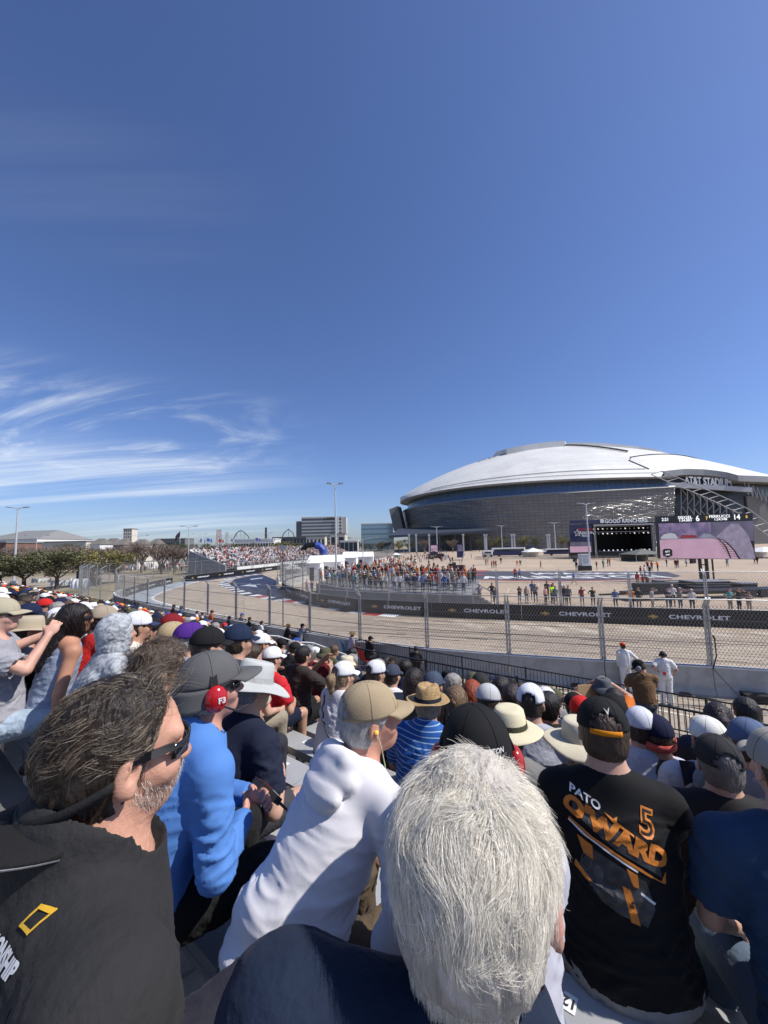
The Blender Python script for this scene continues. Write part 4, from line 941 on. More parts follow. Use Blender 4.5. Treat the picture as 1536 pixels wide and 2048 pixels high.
for i, (px, y, c) in enumerate(((397, 1083, (.6, .6, .6)), (412, 1082, (.2, .3, .6)), (436, 1083, (.6, .2, .2)), (460, 1082, (.5, .5, .6)), (510, 1080, (.2, .2, .5)), (541, 1080, (.7, .7, .7)))):
    p = atY(px, y, 96+i*8); r_ = empty('flag', (p.x, p.y, 0), 0, ['white', 'pale blue', 'red', 'grey', 'navy', 'off white'][i]+' flag above the back of the far grandstand', 'flag', 'flags of the far grandstand')
    w = MB(); w.tube([(0, 0, 5), (0, 0, p.z+.9)], .05, 5); w.build('pole', M_pole, r_)
    V = [(.1+k*.22, .1*math.sin(k*1.3), p.z+.8-z*.9-.05*k) for k in range(8) for z in (0, 1)]; o = mesh_obj('flag_cloth', V, [(2*k, 2*k+2, 2*k+3, 2*k+1) for k in range(7)], M_flagm, r_, col=c)
p = atY(354, 1062, 380); r_ = empty('flag', (p.x, p.y, 0), 0, 'very large dark flag flying beside the office building', 'flag'); w = MB(); w.tube([(3.2, 0, 0), (3.2, 0, p.z+1)], .25, 6); w.build('pole', M_pole, r_)
V = [(3-k*.8, .5*math.sin(k*1.3), p.z-z*5.5-.9*k) for k in range(7) for z in (0, 1)]; mesh_obj('flag_cloth', V, [(2*k, 2*k+2, 2*k+3, 2*k+1) for k in range(6)], M_flagm, r_, col=(.05, .04, .06))
# ================================================================ stage, screens, tents on the lot
M_navy = mat('navy banner', (.02, .025, .09), .6, var=.2, vscale=.3); M_stageblk = mat('black stage drape', (.008, .008, .01), .8, var=.4, vscale=.4)
SY = 118.
def quadY(name, x0, y0, x1, y1, Y, m, parent, th=.3):
    a = atY(x0, y1, Y); b = atY(x1, y0, Y); w = MB(); w.box((a.x, Y, a.z), (b.x, Y+th, b.z)); o = w.build(name, m, parent); return o, a, b
sg = empty('stage', (0, 0, 0), 0, 'large black concert stage with a navy sponsor banner across the top', 'stage')
quadY('banner', 1140, 1037.5, 1292, 1047, SY, M_navy, sg)
V, F = text_mesh('GOOD RANCHERS', 1.55, bold=.06, sx=1.0); pc = atY(1252, 1042, SY-.1)
mesh_obj('lettering', [pc+Vector((v[0], 0, v[1])) for v in V], F, M_letter, sg)
pc = atY(1204, 1042, SY-.1); w = MB(); w.box((pc.x-.55, pc.y-.05, pc.z-.6), (pc.x+.55, pc.y, pc.z+.6)); w.build('emblem', M_letter, sg)
a = atY(1186, 1050, SY); b = atY(1311, 1110, SY)
w = MB()
x0, x1, zt = a.x, b.x, a.z; w.box((x0, SY+11, 0), (x1, SY+11.3, zt)); w.box((x0, SY, 1.2), (x1, SY+11, 1.6)); w.box((x0-1, SY, zt), (x1+1, SY+11.3, zt+.5)); w.box((x0-.3, SY, 0), (x0, SY+11, zt)); w.box((x1, SY, 0), (x1+.3, SY+11, zt)); w.box((x0, SY+.01, 0), (x1, SY+.1, 1.2))
w.build('stage_box', M_stageblk, sg)
w = MB()
for z in (zt-.5, zt-2.2, 1.9):
    w.bar((x0, SY+1.5, z), (x1, SY+1.5, z), .12)
for x in (x0+.3, x1-.3):
    for y in (SY-.2, SY+.3): w.bar((x-.2, y, 0), (x-.2, y, zt), .09); w.bar((x+.2, y, 0), (x+.2, y, zt), .09)
    for k in range(10): w.bar((x-.2, SY-.2, zt*k/10), (x+.2, SY-.2, zt*(k+1)/10), .06)
w.bar((x0, SY-.2, zt-.1), (x1, SY-.2, zt-.1), .35); w.build('truss', M_truss, sg)
M_spot = mat('lit stage lamp', (1, .97, .9), .4, emit=.6)
rs_ = random.Random(9)
for z in (zt-1.1, zt-2.6, 2.4):
    for k in range(13):
        x = x0+.8+(x1-x0-1.6)*k/12
        w = MB(); w.tube([(x, SY+1.5, z), (x, SY+1.2, z-.15)], [.14, .2], 7); w.build('spotlight', M_spot if rs_.random() < .5 else M_midg, sg)
r_ = empty('star_banner', (0, 0, 0), 0, 'navy banner with a white star logo on the side of the stage', 'banner'); o, a, b = quadY('banner_cloth', 1141, 1048.5, 1183, 1083, SY, M_navy, r_)
cc = atY(1155, 1066, SY-.15); star = [(math.cos(PI/2+k*PI/5)*(1.15 if k % 2 == 0 else .5), math.sin(PI/2+k*PI/5)*(1.15 if k % 2 == 0 else .5)) for k in range(10)]
w = MB()
for k in range(10): a_ = star[k]; b_ = star[(k+1) % 10]; w.bar(cc+Vector((a_[0], 0, a_[1])), cc+Vector((b_[0], 0, b_[1])), .12)
w.build('star_outline', M_letter, r_)
for t_, dy, c_ in (('GRAND PRIX', 1.0, M_red), ('ARLINGTON', 0, M_letter), ('TEXAS', -.9, M_letter)):
    V, F = text_mesh(t_, .95, bold=.03, sx=.9); c2_ = cc+Vector((2.4, 0, dy)); mesh_obj('lettering', [c2_+Vector((v[0], 0, v[1])) for v in V], F, c_, r_)
M_scrP = mat('screen pink track', (.42, .26, .33), .4, var=.12, vscale=.6, emit=.55); M_scrD = mat('screen dark wall', (.10, .09, .14), .4, var=.35, vscale=.5, emit=.6); M_scrK = mat('screen black strip', (.01, .01, .012), .3); M_scrW = mat('screen white text', (.9, .9, .9), .4, emit=.7)
M_scrB = mat('screen dim street', (.07, .06, .12), .4, var=.5, vscale=.9, emit=.5, vcol=(.22, .16, .26)); M_scrL = mat('screen pale wall', (.22, .19, .25), .4, var=.3, vscale=1.5, emit=.6); M_yel = mat('screen yellow text', (.8, .5, .08), .4, emit=.6)
r_ = empty('side_screen', (0, 0, 0), 0, 'lower video screen showing a pink track left of the stage', 'screen'); quadY('screen_picture', 1141, 1092, 1182, 1105, SY-.3, M_scrP, r_); quadY('screen_picture', 1141, 1083.5, 1182, 1092, SY-.3, M_scrD, r_)
w = MB(); a = atY(1140, 1107, SY); b = atY(1184, 1083, SY); w.box((a.x-.2, SY, 0), (b.x+.2, SY+.5, b.z+.1)); w.build('cabinet', M_black, r_)
BY = 50.
bs = empty('video_screen', (0, 0, 0), 0, 'giant video screen on a lifting tower showing timing and a pink track', 'screen')
Bc = atY(1411, 1072, BY)
def bp(px, py, off=0.): return atY(px, py, BY)+Vector((0, -off, 0))
A0 = bp(1315, 1033); A1 = bp(1505, 1026); A2 = bp(1511, 1119); A3 = bp(1320, 1117)
w = MB(); q = [A0, A1, A2, A3]; w.add([p for p in q]+[p+Vector((0, .5, 0)) for p in q], [(0, 3, 2, 1), (4, 5, 6, 7), (0, 1, 5, 4), (1, 2, 6, 5), (2, 3, 7, 6), (3, 0, 4, 7)]); w.build('cabinet', M_scrK, bs)
def su(u, v, off=.02):                                  # u to the right, v downwards on the screen face
    p = A0.lerp(A1, u).lerp(A3.lerp(A2, u), v); return p+Vector((0, -off, 0))
def spoly(name, uv, m, off=.02): return mesh_obj(name, [su(u, v, off) for u, v in uv], [tuple(range(len(uv)-1, -1, -1))], m, bs)
spoly('screen_picture', [(.005, .17), (.62, .17), (.62, .56), (.005, .56)], M_scrB)
spoly('screen_picture', [(.55, .17), (.995, .17), (.995, .60), (.55, .60)], M_scrD, .03)
spoly('screen_track', [(.005, .56), (.1, .545), (.3, .54), (.52, .535), (.60, .54), (.66, .58), (.72, .68), (.77, .80), (.82, .99), (.005, .99)], M_scrP, .04)
spoly('screen_wall', [(.60, .50), (.76, .22), (.84, .22), (.93, .45), (.985, .80), (.995, .99), (.84, .99), (.78, .78), (.72, .64)], M_scrL, .05)
spoly('screen_car', [(.02, .50), (.05, .43), (.12, .40), (.17, .42), (.2, .53), (.02, .54)], M_whitew, .06)
spoly('screen_car', [(.22, .52), (.24, .45), (.38, .46), (.40, .52)], M_red, .06)
spoly('screen_car', [(.42, .52), (.47, .42), (.53, .44), (.60, .52)], M_lblue, .06)
w = MB()
for k in range(8): w.add([su(.60+.016*k, .56+.05*k+.0, .07), su(.60+.016*k+.10, .575+.052*k, .07), su(.60+.016*k+.10, .585+.052*k, .07), su(.60+.016*k, .57+.05*k, .07)], [(3, 2, 1, 0)])
pc_ = [(.56, .545), (.62, .57), (.66, .65), (.69, .75), (.73, .98), (.745, .98), (.705, .74), (.672, .64), (.63, .56)]
w.add([su(u, v, .068) for u, v in pc_], [tuple(range(len(pc_)-1, -1, -1))]); w.build('screen_marks', M_scrK, bs)
def stext(t_, u, v, sz, m=M_scrW, sx=1.):
    V, F = text_mesh(t_, sz, bold=sz*.02, sx=sx); c = su(u, v, .07); rt_ = (A1-A0).normalized(); mesh_obj('screen_text', [c+rt_*v_[0]+Vector((0, 0, v_[1])) for v_ in V], F, m, bs)
stext('2:21', .075, .08, .55); stext('SIEGEL', .285, .05, .50, sx=1.3); stext('1:34.883', .285, .115, .42, sx=1.2); stext('6', .415, .085, 1.0); stext('7', .51, .085, .6, M_yel); stext('FERRUCCI', .645, .05, .50, sx=1.2); stext('1:24.948', .655, .115, .42, sx=1.2); stext('14', .825, .08, .95); stext('8', .93, .08, .5, M_yel)
spoly('screen_badge', [(.03, .80), (.05, .77), (.11, .77), (.13, .80), (.13, .93), (.08, .98), (.03, .93)], M_scrK, .06); stext('NTT', .08, .84, .3); stext('SERIES', .08, .91, .2)
w = MB(); cx_ = gnd(1404, 1168)
for px in (1399, 1412):
    t0 = atY(px, 1118, BY+.6); w.bar((t0.x, BY+.6, 0), (t0.x, BY+.6, t0.z+3), .28)
ta = atY(1399, 1118, BY+.6); tb = atY(1412, 1118, BY+.6)
for k in range(4): w.bar((ta.x, BY+.6, .4+k*.8), (tb.x, BY+.6, .4+k*.8), .12)
tc_ = atY(1424, 1118, BY+.6); w.bar((tc_.x, BY+.6, 0), (tc_.x, BY+.6, tc_.z+.5), .14); w.build('lifting_tower', M_black, bs)
# trailer and equipment cases below the screen
def crate(px0, px1, ytop, ybot, label, name='equipment_case', m=None, depth=1.2):
    p0 = gnd(px0, ybot); p1 = gnd(px1, ybot); Y = (p0.y+p1.y)/2; t = atY((px0+px1)/2, ytop, Y); wd = abs(p1.x-p0.x); r_ = empty(name, ((p0.x+p1.x)/2, Y, 0), 0, label, 'equipment case', 'black equipment near the screen')
    w = MB(); w.box((-wd/2, 0, .12), (wd/2, depth, t.z)); w.build('case_body', m or M_dark, r_)
    w = MB(); w.box((-wd/2-.02, -.02, t.z*.62), (wd/2+.02, depth+.02, t.z*.66)); w.box((-wd/2-.02, -.02, t.z-.04), (wd/2+.02, depth+.02, t.z+.02)); w.build('edge_trim', M_galv, r_)
    w = MB()
    for s in (-1, 1): w.tube([(s*wd*.4, -.02, .1), (s*wd*.4, .06, .1)], .1, 10)
    w.build('wheel', M_black, r_); return r_
crate(1318, 1334, 1161, 1177, 'small black case left of the screen trailer'); crate(1346, 1386, 1164, 1184, 'long black case beside the lifting tower'); crate(1389, 1468, 1163, 1188, 'longest black equipment box under the screen', depth=2.2); crate(1482, 1520, 1166, 1188, 'black case at the right of the screen base')
r_ = empty('screen_trailer', gnd(1400, 1196), .05, 'low black flatbed trailer carrying the screen tower', 'trailer'); w = MB(); w.box((-7, -.9, .55), (8.5, .9, .75)); w.box((-9.5, -.08, .5), (-7, .08, .65)); w.build('bed', M_black, r_)
for x in (3, 4.1, 5.2):
    w = MB(); w.tube([(x, -1.0, .38), (x, -.75, .38)], .38, 14); w.build('wheel', M_dark, r_)
w = MB(); w.box((-6, -.6, .75), (-2.5, .6, 1.5)); w.build('generator', M_dark, r_)
# white portable box on the lot, tents, bus
r_ = empty('portable_toilet', gnd(1170, 1141), 0, 'white portable cabin beside the lamp post before the stage', 'cabin'); w = MB(); w.box((-.75, -.7, .9), (.75, .7, 2.9)); w.prism([(-.8, -.75), (.8, -.75), (.8, .75), (-.8, .75)], 2.9, 3.0); w.build('cabin', M_whitew, r_); w = MB(); w.box((-.45, -.73, 1.4), (.45, -.70, 2.7)); w.build('door', M_midg, r_); w = MB(); w.box((-.9, -.8, 0), (.9, .8, .88)); w.build('plinth', M_dark, r_)
def tent(px, py, wpx, hpx, label, Y=None, peak=True, m=None, name='tent', grp='white tents'):
    p = gnd(px, py) if Y is None else Vector((atY(px, py, Y).x, Y, 0)); sc = p.y/768.; w_ = wpx*sc/2; h_ = hpx*sc; r_ = empty(name, (p.x, p.y, 0), 0, label, 'tent', grp); d = w_*.9; e = h_*.58
    w = MB(); w.add([(-w_, -d, e), (w_, -d, e), (w_, d, e), (-w_, d, e), (0 if peak else -w_*.0, 0, h_), (-w_, -d, e-.25*sc*4), (w_, -d, e-.25*sc*4), (w_, d, e-.25*sc*4), (-w_, d, e-.25*sc*4)], [(0, 1, 4), (1, 2, 4), (2, 3, 4), (3, 0, 4), (0, 5, 6, 1), (1, 6, 7, 2), (2, 7, 8, 3), (3, 8, 5, 0)]); w.build('roof', m or M_whitew, r_)
    for sx in (-1, 1):
        for sy in (-1, 1): w = MB(); w.bar((sx*w_*.97, sy*d*.97, 0), (sx*w_*.97, sy*d*.97, e), .07); w.build('leg', M_pole, r_)
    w = MB(); w.box((-w_*.9, d*.9, 0), (w_*.9, d*.95, e)); w.build('back_wall', m or M_whitew, r_); return r_
tent(583, 1150, 33, 22, 'white peaked tent just inside the hairpin tip'); tent(1067, 1114, 36, 18, 'open white frame tent beside the long bus', Y=140); tent(792, 1106, 22, 9, 'small white peaked tent far on the lot', Y=170); tent(1530, 1112, 60, 22, 'white tent right of the giant screen', Y=100); tent(1285, 1118, 60, 24, 'grey tarpaulin shelter between stage and screen', Y=98, m=mat('grey tarp', (.13, .135, .12), .8), name='shelter', grp=None)
tent(660, 1100, 26, 13, 'red and white roofed tent near the blue arch', Y=150, m=mat('red tent cloth', (.5, .05, .05), .7)); tent(626, 1105, 20, 10, 'small white tent under the blue arch', Y=140)
for i, (x0, x1, yt, yb, Yd) in enumerate(((613, 640, 1117, 1141, 62), (641, 682, 1115, 1140, 66), (684, 712, 1108, 1128, 80), (714, 746, 1107, 1122, 92))):
    a = atY(x0, yb, Yd); b = atY(x1, yt, Yd); r_ = empty('marquee', ((a.x+b.x)/2, Yd, 0), 0, ['white marquee with a dark doorway nearest the peaked tent', 'broad white marquee behind the infield crowd', 'white marquee with sloping roof beyond the broad one', 'far white marquee at the edge of the lot'][i], 'marquee', 'white marquees in the infield'); wd = (b.x-a.x)/2; zt = b.z
    w = MB(); w.box((-wd, 0, 0), (wd, 6, zt*.8)); w.build('wall', M_whitew, r_); w = MB(); w.add([(-wd-.1, -.2, zt*.8), (wd+.1, -.2, zt*.8), (wd+.1, 6.2, zt*.8), (-wd-.1, 6.2, zt*.8), (-wd, 3, zt*1.12), (wd, 3, zt*1.12)], [(0, 1, 5, 4), (2, 3, 4, 5), (1, 2, 5), (3, 0, 4)]); w.build('roof', M_whitew, r_); w = MB(); w.box((-wd+.5, -.05, .0), (-wd+1.2, .02, zt*.6)); w.build('doorway', M_dark, r_)
r_ = empty('inflatable_arch', (0, 0, 0), 0, 'black and blue inflatable arch behind the marquees', 'arch'); w = MB(); w.tube([atY(x, y, 135) for x, y in ((606, 1108), (608, 1097), (613, 1091), (628, 1089), (640, 1091))], 1.0, 10); w.build('arch_tube', M_black, r_); w = MB(); w.tube([atY(x, y, 134.5) for x, y in ((631, 1091), (640, 1093), (646, 1100), (648, 1110))], 1.25, 10); w.build('arch_leg', mat('blue inflatable cloth', (.03, .07, .35), .5), r_)
def bus(px, py, ln_px, Y, label, m, hh=3.4, name='bus', cat='bus', grp=None):
    p = atY(px, py, Y); ln = ln_px*Y/768.; r_ = empty(name, (p.x, Y, 0), 0, label, cat, grp); w = MB(); w.prism([(-ln/2, -1.25), (ln/2-.3, -1.25), (ln/2, -1.0), (ln/2, 1.0), (ln/2-.3, 1.25), (-ln/2, 1.25)], .45, hh*.62); w.build('body', m, r_)
    w = MB(); w.prism([(-ln/2, -1.2), (ln/2-.3, -1.2), (ln/2, -.9), (ln/2, .9), (ln/2-.3, 1.2), (-ln/2, 1.2)], hh*.62, hh); w.build('roof', M_whitew, r_)
    w = MB(); w.box((-ln/2+.4, -1.28, hh*.62), (ln/2-.6, -1.21, hh*.85)); w.build('window_band', M_win, r_)
    for x in (-ln*.32, ln*.32): w = MB(); w.tube([(x, -1.3, .5), (x, -1.0, .5)], .5, 14); w.build('wheel', M_black, r_)
    return r_
bus(1017, 1110, 64, 150, 'long navy and white bus parked before the stadium', M_navy); bus(1120, 1112, 60, 150, 'dark blue trailer right of the white tent', M_navy, 2.6, 'trailer', 'trailer'); bus(975, 1113, 18, 148, 'small pale van at the left end of the long bus', M_midg, 2.4, 'van', 'van')
M_cfence = mat('grey crowd barrier', (.33, .32, .29), .6, metal=.3)
cf = [Vector((atY(x, 1118, Y).x, Y, 0)) for x, Y in ((950, 125), (1060, 122), (1180, 110), (1330, 96), (1420, 98))]; cr_ = resample(cf, 4.2)
for i in range(len(cr_)-1):
    a, b = cr_[i], cr_[i+1]; w = MB(); z = Vector((0, 0, 1)); w.bar(a+z*1.1, b+z*1.1, .06); w.bar(a+z*.15, b+z*.15, .06); n = 18
    for k in range(n+1): q = a.lerp(b, k/n); w.bar(q+z*.15, q+z*1.1, .07)
    o = w.build('crowd_barrier', M_cfence); tag(o, 'grey crowd barrier panel across the lot before the stage, %s from its far end' % _wd[i], 'crowd barrier', 'crowd barriers before the stage')
def dark_box(px, py, w_, h_, label, name, cat, Y=None):
    p = gnd(px, py); r_ = empty(name, (p.x, p.y, 0), rnd.uniform(-.2, .2), label, cat); w = MB(); w.prism([(-w_/2, -w_*.4), (w_/2, -w_*.4), (w_/2, w_*.4), (-w_/2, w_*.4)], .06, h_); w.prism([(-w_*.54, -w_*.44), (w_*.54, -w_*.44), (w_*.54, w_*.44), (-w_*.54, w_*.44)], h_, h_+.08); w.build('bin_body', M_dark, r_); w = MB(); w.tube([(-w_/2, w_*.3, .1), (w_/2, w_*.3, .1)], .1, 8); w.build('wheels', M_black, r_); return r_
dark_box(905, 1152, 1.0, 2.0, 'black upright speaker case on the painted logo', 'speaker_case', 'speaker'); dark_box(798, 1145, .8, 1.6, 'black bin standing alone on the lot', 'waste_bin', 'bin'); dark_box(1150, 1124, .8, 1.1, 'black bin near the crowd barriers', 'waste_bin', 'bin'); dark_box(1386, 1127, .9, 1.1, 'black bin under the giant screen', 'waste_bin', 'bin')
def cart(px, py, label, big=1.):
    p = gnd(px, py); r_ = empty('utility_vehicle', (p.x, p.y, 0), .1, label, 'utility vehicle'); r_.scale = (big,)*3; w = MB(); w.prism([(-1.5, -.65), (1.3, -.65), (1.5, -.4), (1.5, .4), (1.3, .65), (-1.5, .65)], .45, 1.0); w.build('body', M_dark, r_); w = MB(); w.box((-.9, -.65, 1.85), (.9, .65, 1.92))
    for x in (-.85, .85):
        for y in (-.6, .6): w.bar((x, y, 1), (x*.9, y, 1.86), .05)
    w.build('canopy', M_black, r_)
    for x in (-.95, .95):
        for y in (-.7, .58): w = MB(); w.tube([(x, y, .36), (x, y+.14, .36)], .36, 12); w.build('wheel', M_black, r_)
    w = MB(); w.box((-.5, -.5, 1.0), (-.2, .5, 1.5)); w.build('seat', M_dark, r_)
cart(913, 1142, 'black utility cart with people by the painted logo', 1.15); cart(872, 1118, 'black cart with a small screen far on the lot', 1.9)
for i, (px, w_) in enumerate(((868, 16), (920, 13))):
    r_ = empty('totem_screen', atY(px, 1100, 150)*1, 0, ['pink lit totem screen far on the lot', 'dark totem screen at the lot entrance'][i], 'screen'); r_.location.z = 0; w = MB(); w.box((-w_*.09, -.6, 0), (w_*.09, .6, 5.2)); w.build('cabinet', M_navy, r_); w = MB(); w.box((-w_*.08, -.66, 2.4), (w_*.08, -.62, 4.9)); w.build('screen', M_scrP if i == 0 else M_scrD, r_)
# painted logo on the lot
q = [gnd(*p) for p in ((800, 1157), (880, 1142), (1330, 1143), (1362, 1152), (1340, 1158), (1130, 1163), (1000, 1160))]
sheet('painted_logo_field', q, .018, mat('charcoal road paint', (.07, .075, .10), .8, var=.25, vscale=.5))
q = [gnd(*p) for p in ((850, 1150), (930, 1141), (985, 1141), (940, 1146), (975, 1150), (900, 1152))]; sheet('painted_logo_red', q, .024, M_red)
q = [gnd(*p) for p in ((815, 1156), (860, 1149), (905, 1149), (870, 1153), (915, 1157), (850, 1158))]; sheet('painted_logo_blue', q, .023, mat('sky blue road paint', (.12, .30, .52), .7))
q = [gnd(*p) for p in ((880, 1160.5), (1130, 1162.8), (1345, 1158.6), (1345, 1157.8), (1130, 1161.8), (880, 1159.6))]; sheet('painted_logo_border', q, .0225, M_red)
for t_, p0, p1, sz in (('JAVA HOUSE', gnd(1060, 1147.4), gnd(1300, 1147.4), 4.2), ('ARLINGTON', gnd(960, 1155.4), gnd(1330, 1153.6), 6.2)):
    V, F = text_mesh(t_, sz, bold=.18); x0_, x1_ = V[:, 0].min(), V[:, 0].max(); d = (p1-p0); 
    o = mesh_obj('painted_lettering', [Vector((*(p0+d*((v[0]-x0_)/(x1_-x0_))+Vector((0, 1, 0))*v[1]).xy, .026)) for v in V], F, M_white); o['kind'] = 'structure'
w = MB()
for i in range(46):                                    # parking bay lines
    c = gnd(rnd.uniform(760, 1530), rnd.choice([1124, 1132, 1170, 1182, 1196])+rnd.uniform(-1, 1)); d = Vector((.35, .93, 0)); n_ = Vector((.93, -.35, 0)); w.add([(*(c-d*2.4-n_*.06).xy, .014), (*(c-d*2.4+n_*.06).xy, .014), (*(c+d*2.4+n_*.06).xy, .014), (*(c+d*2.4-n_*.06).xy, .014)], [(0, 1, 2, 3)])
o = w.build('parking_lines', mat('worn bay paint', (.55, .48, .38), .8)); o['kind'] = 'structure'
# left background: printed banner, black stacks, white screens, parked cars
r_ = empty('printed_banner', gnd(184, 1156), .1, 'tall pale printed banner standing by the yellow green oak', 'banner'); w = MB(); w.add([(-.9, 0, .9), (.9, 0, .9), (1.25, 0, 4.9), (-1.25, 0, 4.9), (-.9, .12, .9), (.9, .12, .9), (1.25, .12, 4.9), (-1.25, .12, 4.9)], [(0, 1, 2, 3), (7, 6, 5, 4), (0, 4, 5, 1), (1, 5, 6, 2), (2, 6, 7, 3), (3, 7, 4, 0)]); w.build('banner_cloth', mat('pale printed cloth', (.42, .46, .47), .7, var=.5, vscale=1.2), r_); w = MB(); w.bar((-.8, .06, 0), (-.8, .06, 1), .1); w.bar((.8, .06, 0), (.8, .06, 1), .1); w.build('leg', M_pole, r_)
for i, (x0, x1, yt, yb, lb) in enumerate(((152, 176, 1142, 1162, 'wide black speaker stack left of the printed banner'), (156, 170, 1132, 1143, 'smaller black speaker box on top of the wide stack'))):
    p = gnd((x0+x1)/2, 1166); a = atY(x0, yb, p.y); b = atY(x1, yt, p.y); w = MB(); w.box((a.x, p.y, a.z if i else 0), (b.x, p.y+1.2, b.z)); w.box((a.x+.1, p.y-.03, (a.z if i else 0)+.1), (b.x-.1, p.y-.002, b.z-.1)); o = w.build('speaker_stack', M_dark); tag(o, lb, 'speaker', 'speaker stacks')
for i, (x0, x1, yt, yb, lb) in enumerate(((140, 179, 1156, 1178, 'white cloth screen right of the live oaks, cloth slightly rumpled'), (100, 140, 1160, 1172, 'low white screen behind the far end of the crowd'), (62, 100, 1156, 1166, 'white screen panel under the live oaks'))):
    p = gnd((x0+x1)/2, yb+6); a = atY(x0, yb, p.y); b = atY(x1, yt, p.y); V = []; n = 14
    for k in range(n+1): x = a.x+(b.x-a.x)*k/n; V += [(x, p.y+.12*math.sin(k*2.1), a.z), (x, p.y+.08*math.sin(k*1.7+1), b.z-.1*math.sin(PI*k/n)), (x, p.y+.2, b.z-.1*math.sin(PI*k/n)), (x, p.y+.25, a.z)]
    F = []
    for k in range(n):
        for j in range(3): F.append((4*k+j, 4*k+4+j, 4*k+5+j, 4*k+j+1))
    o = mesh_obj('cloth_screen', V, F, M_whitew, None, True); tag(o, lb, 'cloth screen', 'white cloth screens')
for i in range(9):
    a = gnd(243+i*15, 1141-i*.8); b = gnd(243+(i+1)*15-1, 1141-(i+1)*.8); w = MB(); w.bar(a+Vector((0, 0, 1.1)), b+Vector((0, 0, 1.1)), .06, 2.0); o = w.build('white_hoarding', M_whitew); tag(o, 'white hoarding panel behind the bend fence, %s from the oak' % _wd[i], 'hoarding', 'white hoardings behind the bend')
M_carp = mat('car paint', (.5, .5, .5), .3, objcol=True, spec=.6)
def car_proto():
    r_ = empty('parked_car', (0, 0, 0), 0, None, 'car', 'cars parked beyond the bend'); F_ = Field((-2.4, -1.0, 0), (2.4, 1.0, 1.6), .1); F_.ell((0, 0, .62), (2.2, .85, .36), k=.1); F_.ell((-.1, 0, 1.0), (1.25, .72, .46), k=.15); V, F = F_.mesh(); mesh_obj('body', V, F, M_carp, r_, True)
    F_ = Field((-1.6, -1.0, .8), (1.5, 1.0, 1.6), .08); F_.ell((-.1, 0, 1.03), (1.2, .76, .38), k=.05); V, F = F_.mesh(); mesh_obj('window_band', V, F, M_win, r_, True)
    for x in (-1.35, 1.35):
        for y in (-.85, .70): w = MB(); w.tube([(x, y, .33), (x, y+.15, .33)], .33, 12); w.build('wheel', M_black, r_)
    return r_
cp = car_proto(); cl = [('white', (.7, .7, .7)), ('black', (.02, .02, .02)), ('silver', (.4, .4, .42)), ('dark red', (.3, .02, .02)), ('white', (.75, .75, .75)), ('grey', (.15, .15, .16)), ('navy', (.03, .04, .12)), ('white', (.7, .7, .7)), ('silver', (.4, .4, .4)), ('black', (.02, .02, .02))]
for i, (px, py) in enumerate(((258, 1134), (276, 1133), (296, 1132), (318, 1130), (338, 1130), (180, 1140), (20, 1142), (135, 1139), (362, 1136), (4, 1128))):
    c = cp if i == 0 else copy_tree(cp); p = gnd(px, py); c.location = p; c.rotation_euler = (0, 0, rnd.uniform(-.3, .3)); c['label'] = cl[i][0]+' parked car '+['just right of the yellow green oak', 'second right of the oak', 'under the large bare tree', 'third before the hoardings', 'by the second bare tree', 'behind the printed banner', 'behind the tall lamp post', 'beside the black speaker stack', 'left of the second lamp post', 'at the view edge'][i]
    for ch in c.children:
        if ch.name.startswith('body'): ch.color = (*cl[i][1], 1)
# viewing platform with grey skirt behind the infield fence
pl = empty('viewing_platform', (0, 0, 0), 0, 'long grey skirted viewing platform behind the infield fence', 'platform')
pa_ = [Vector((-8.6, 48, 0)), Vector((-4.2, 41, 0)), Vector((1.8, 36.5, 0)), Vector((9.5, 33.6, 0))]
pp_ = resample(pa_, 2.0); V = []; F = []
for i, p in enumerate(pp_):
    d = (pp_[min(i+1, len(pp_)-1)]-pp_[max(i-1, 0)]).normalized(); n_ = Vector((-d.y, d.x, 0)); V += [p, p+Vector((0, 0, .95)), p+n_*5+Vector((0, 0, 1.8)), p+n_*5]
for i in range(len(pp_)-1):
    for j in range(3): F.append((4*i+j, 4*i+4+j, 4*i+5+j, 4*i+j+1))
F.append((0, 1, 2, 3)); m4 = 4*(len(pp_)-1); F.append((m4+3, m4+2, m4+1, m4)); mesh_obj('deck_and_skirt', V, F, mat('grey skirt cloth', (.25, .255, .26), .8, var=.15, vscale=1.5), pl)
w = MB()
for i, p in enumerate(pp_): w.bar(p+Vector((0, 0, .95)), p+Vector((0, 0, 2.0)), .045)
for a, b in zip(pp_, pp_[1:]):
    for z in (1.5, 2.0): w.bar(a+Vector((0, 0, z)), b+Vector((0, 0, z)), .04)
w.build('front_rail', M_galv, pl)
e = pp_[-1]; w = MB()
for k in range(5): w.box((e.x+.1+k*.32, e.y+.2, 0), (e.x+.4+k*.32, e.y+1.8, 1.05-k*.21))
w.build('steps', M_aludk, pl); w = MB(); w.bar(e+Vector((.1, .2, 2.1)), e+Vector((2.0, .2, 1.0)), .05); w.bar(e+Vector((.1, 1.8, 2.1)), e+Vector((2.0, 1.8, 1.0)), .05); w.build('handrail', M_galv, pl)
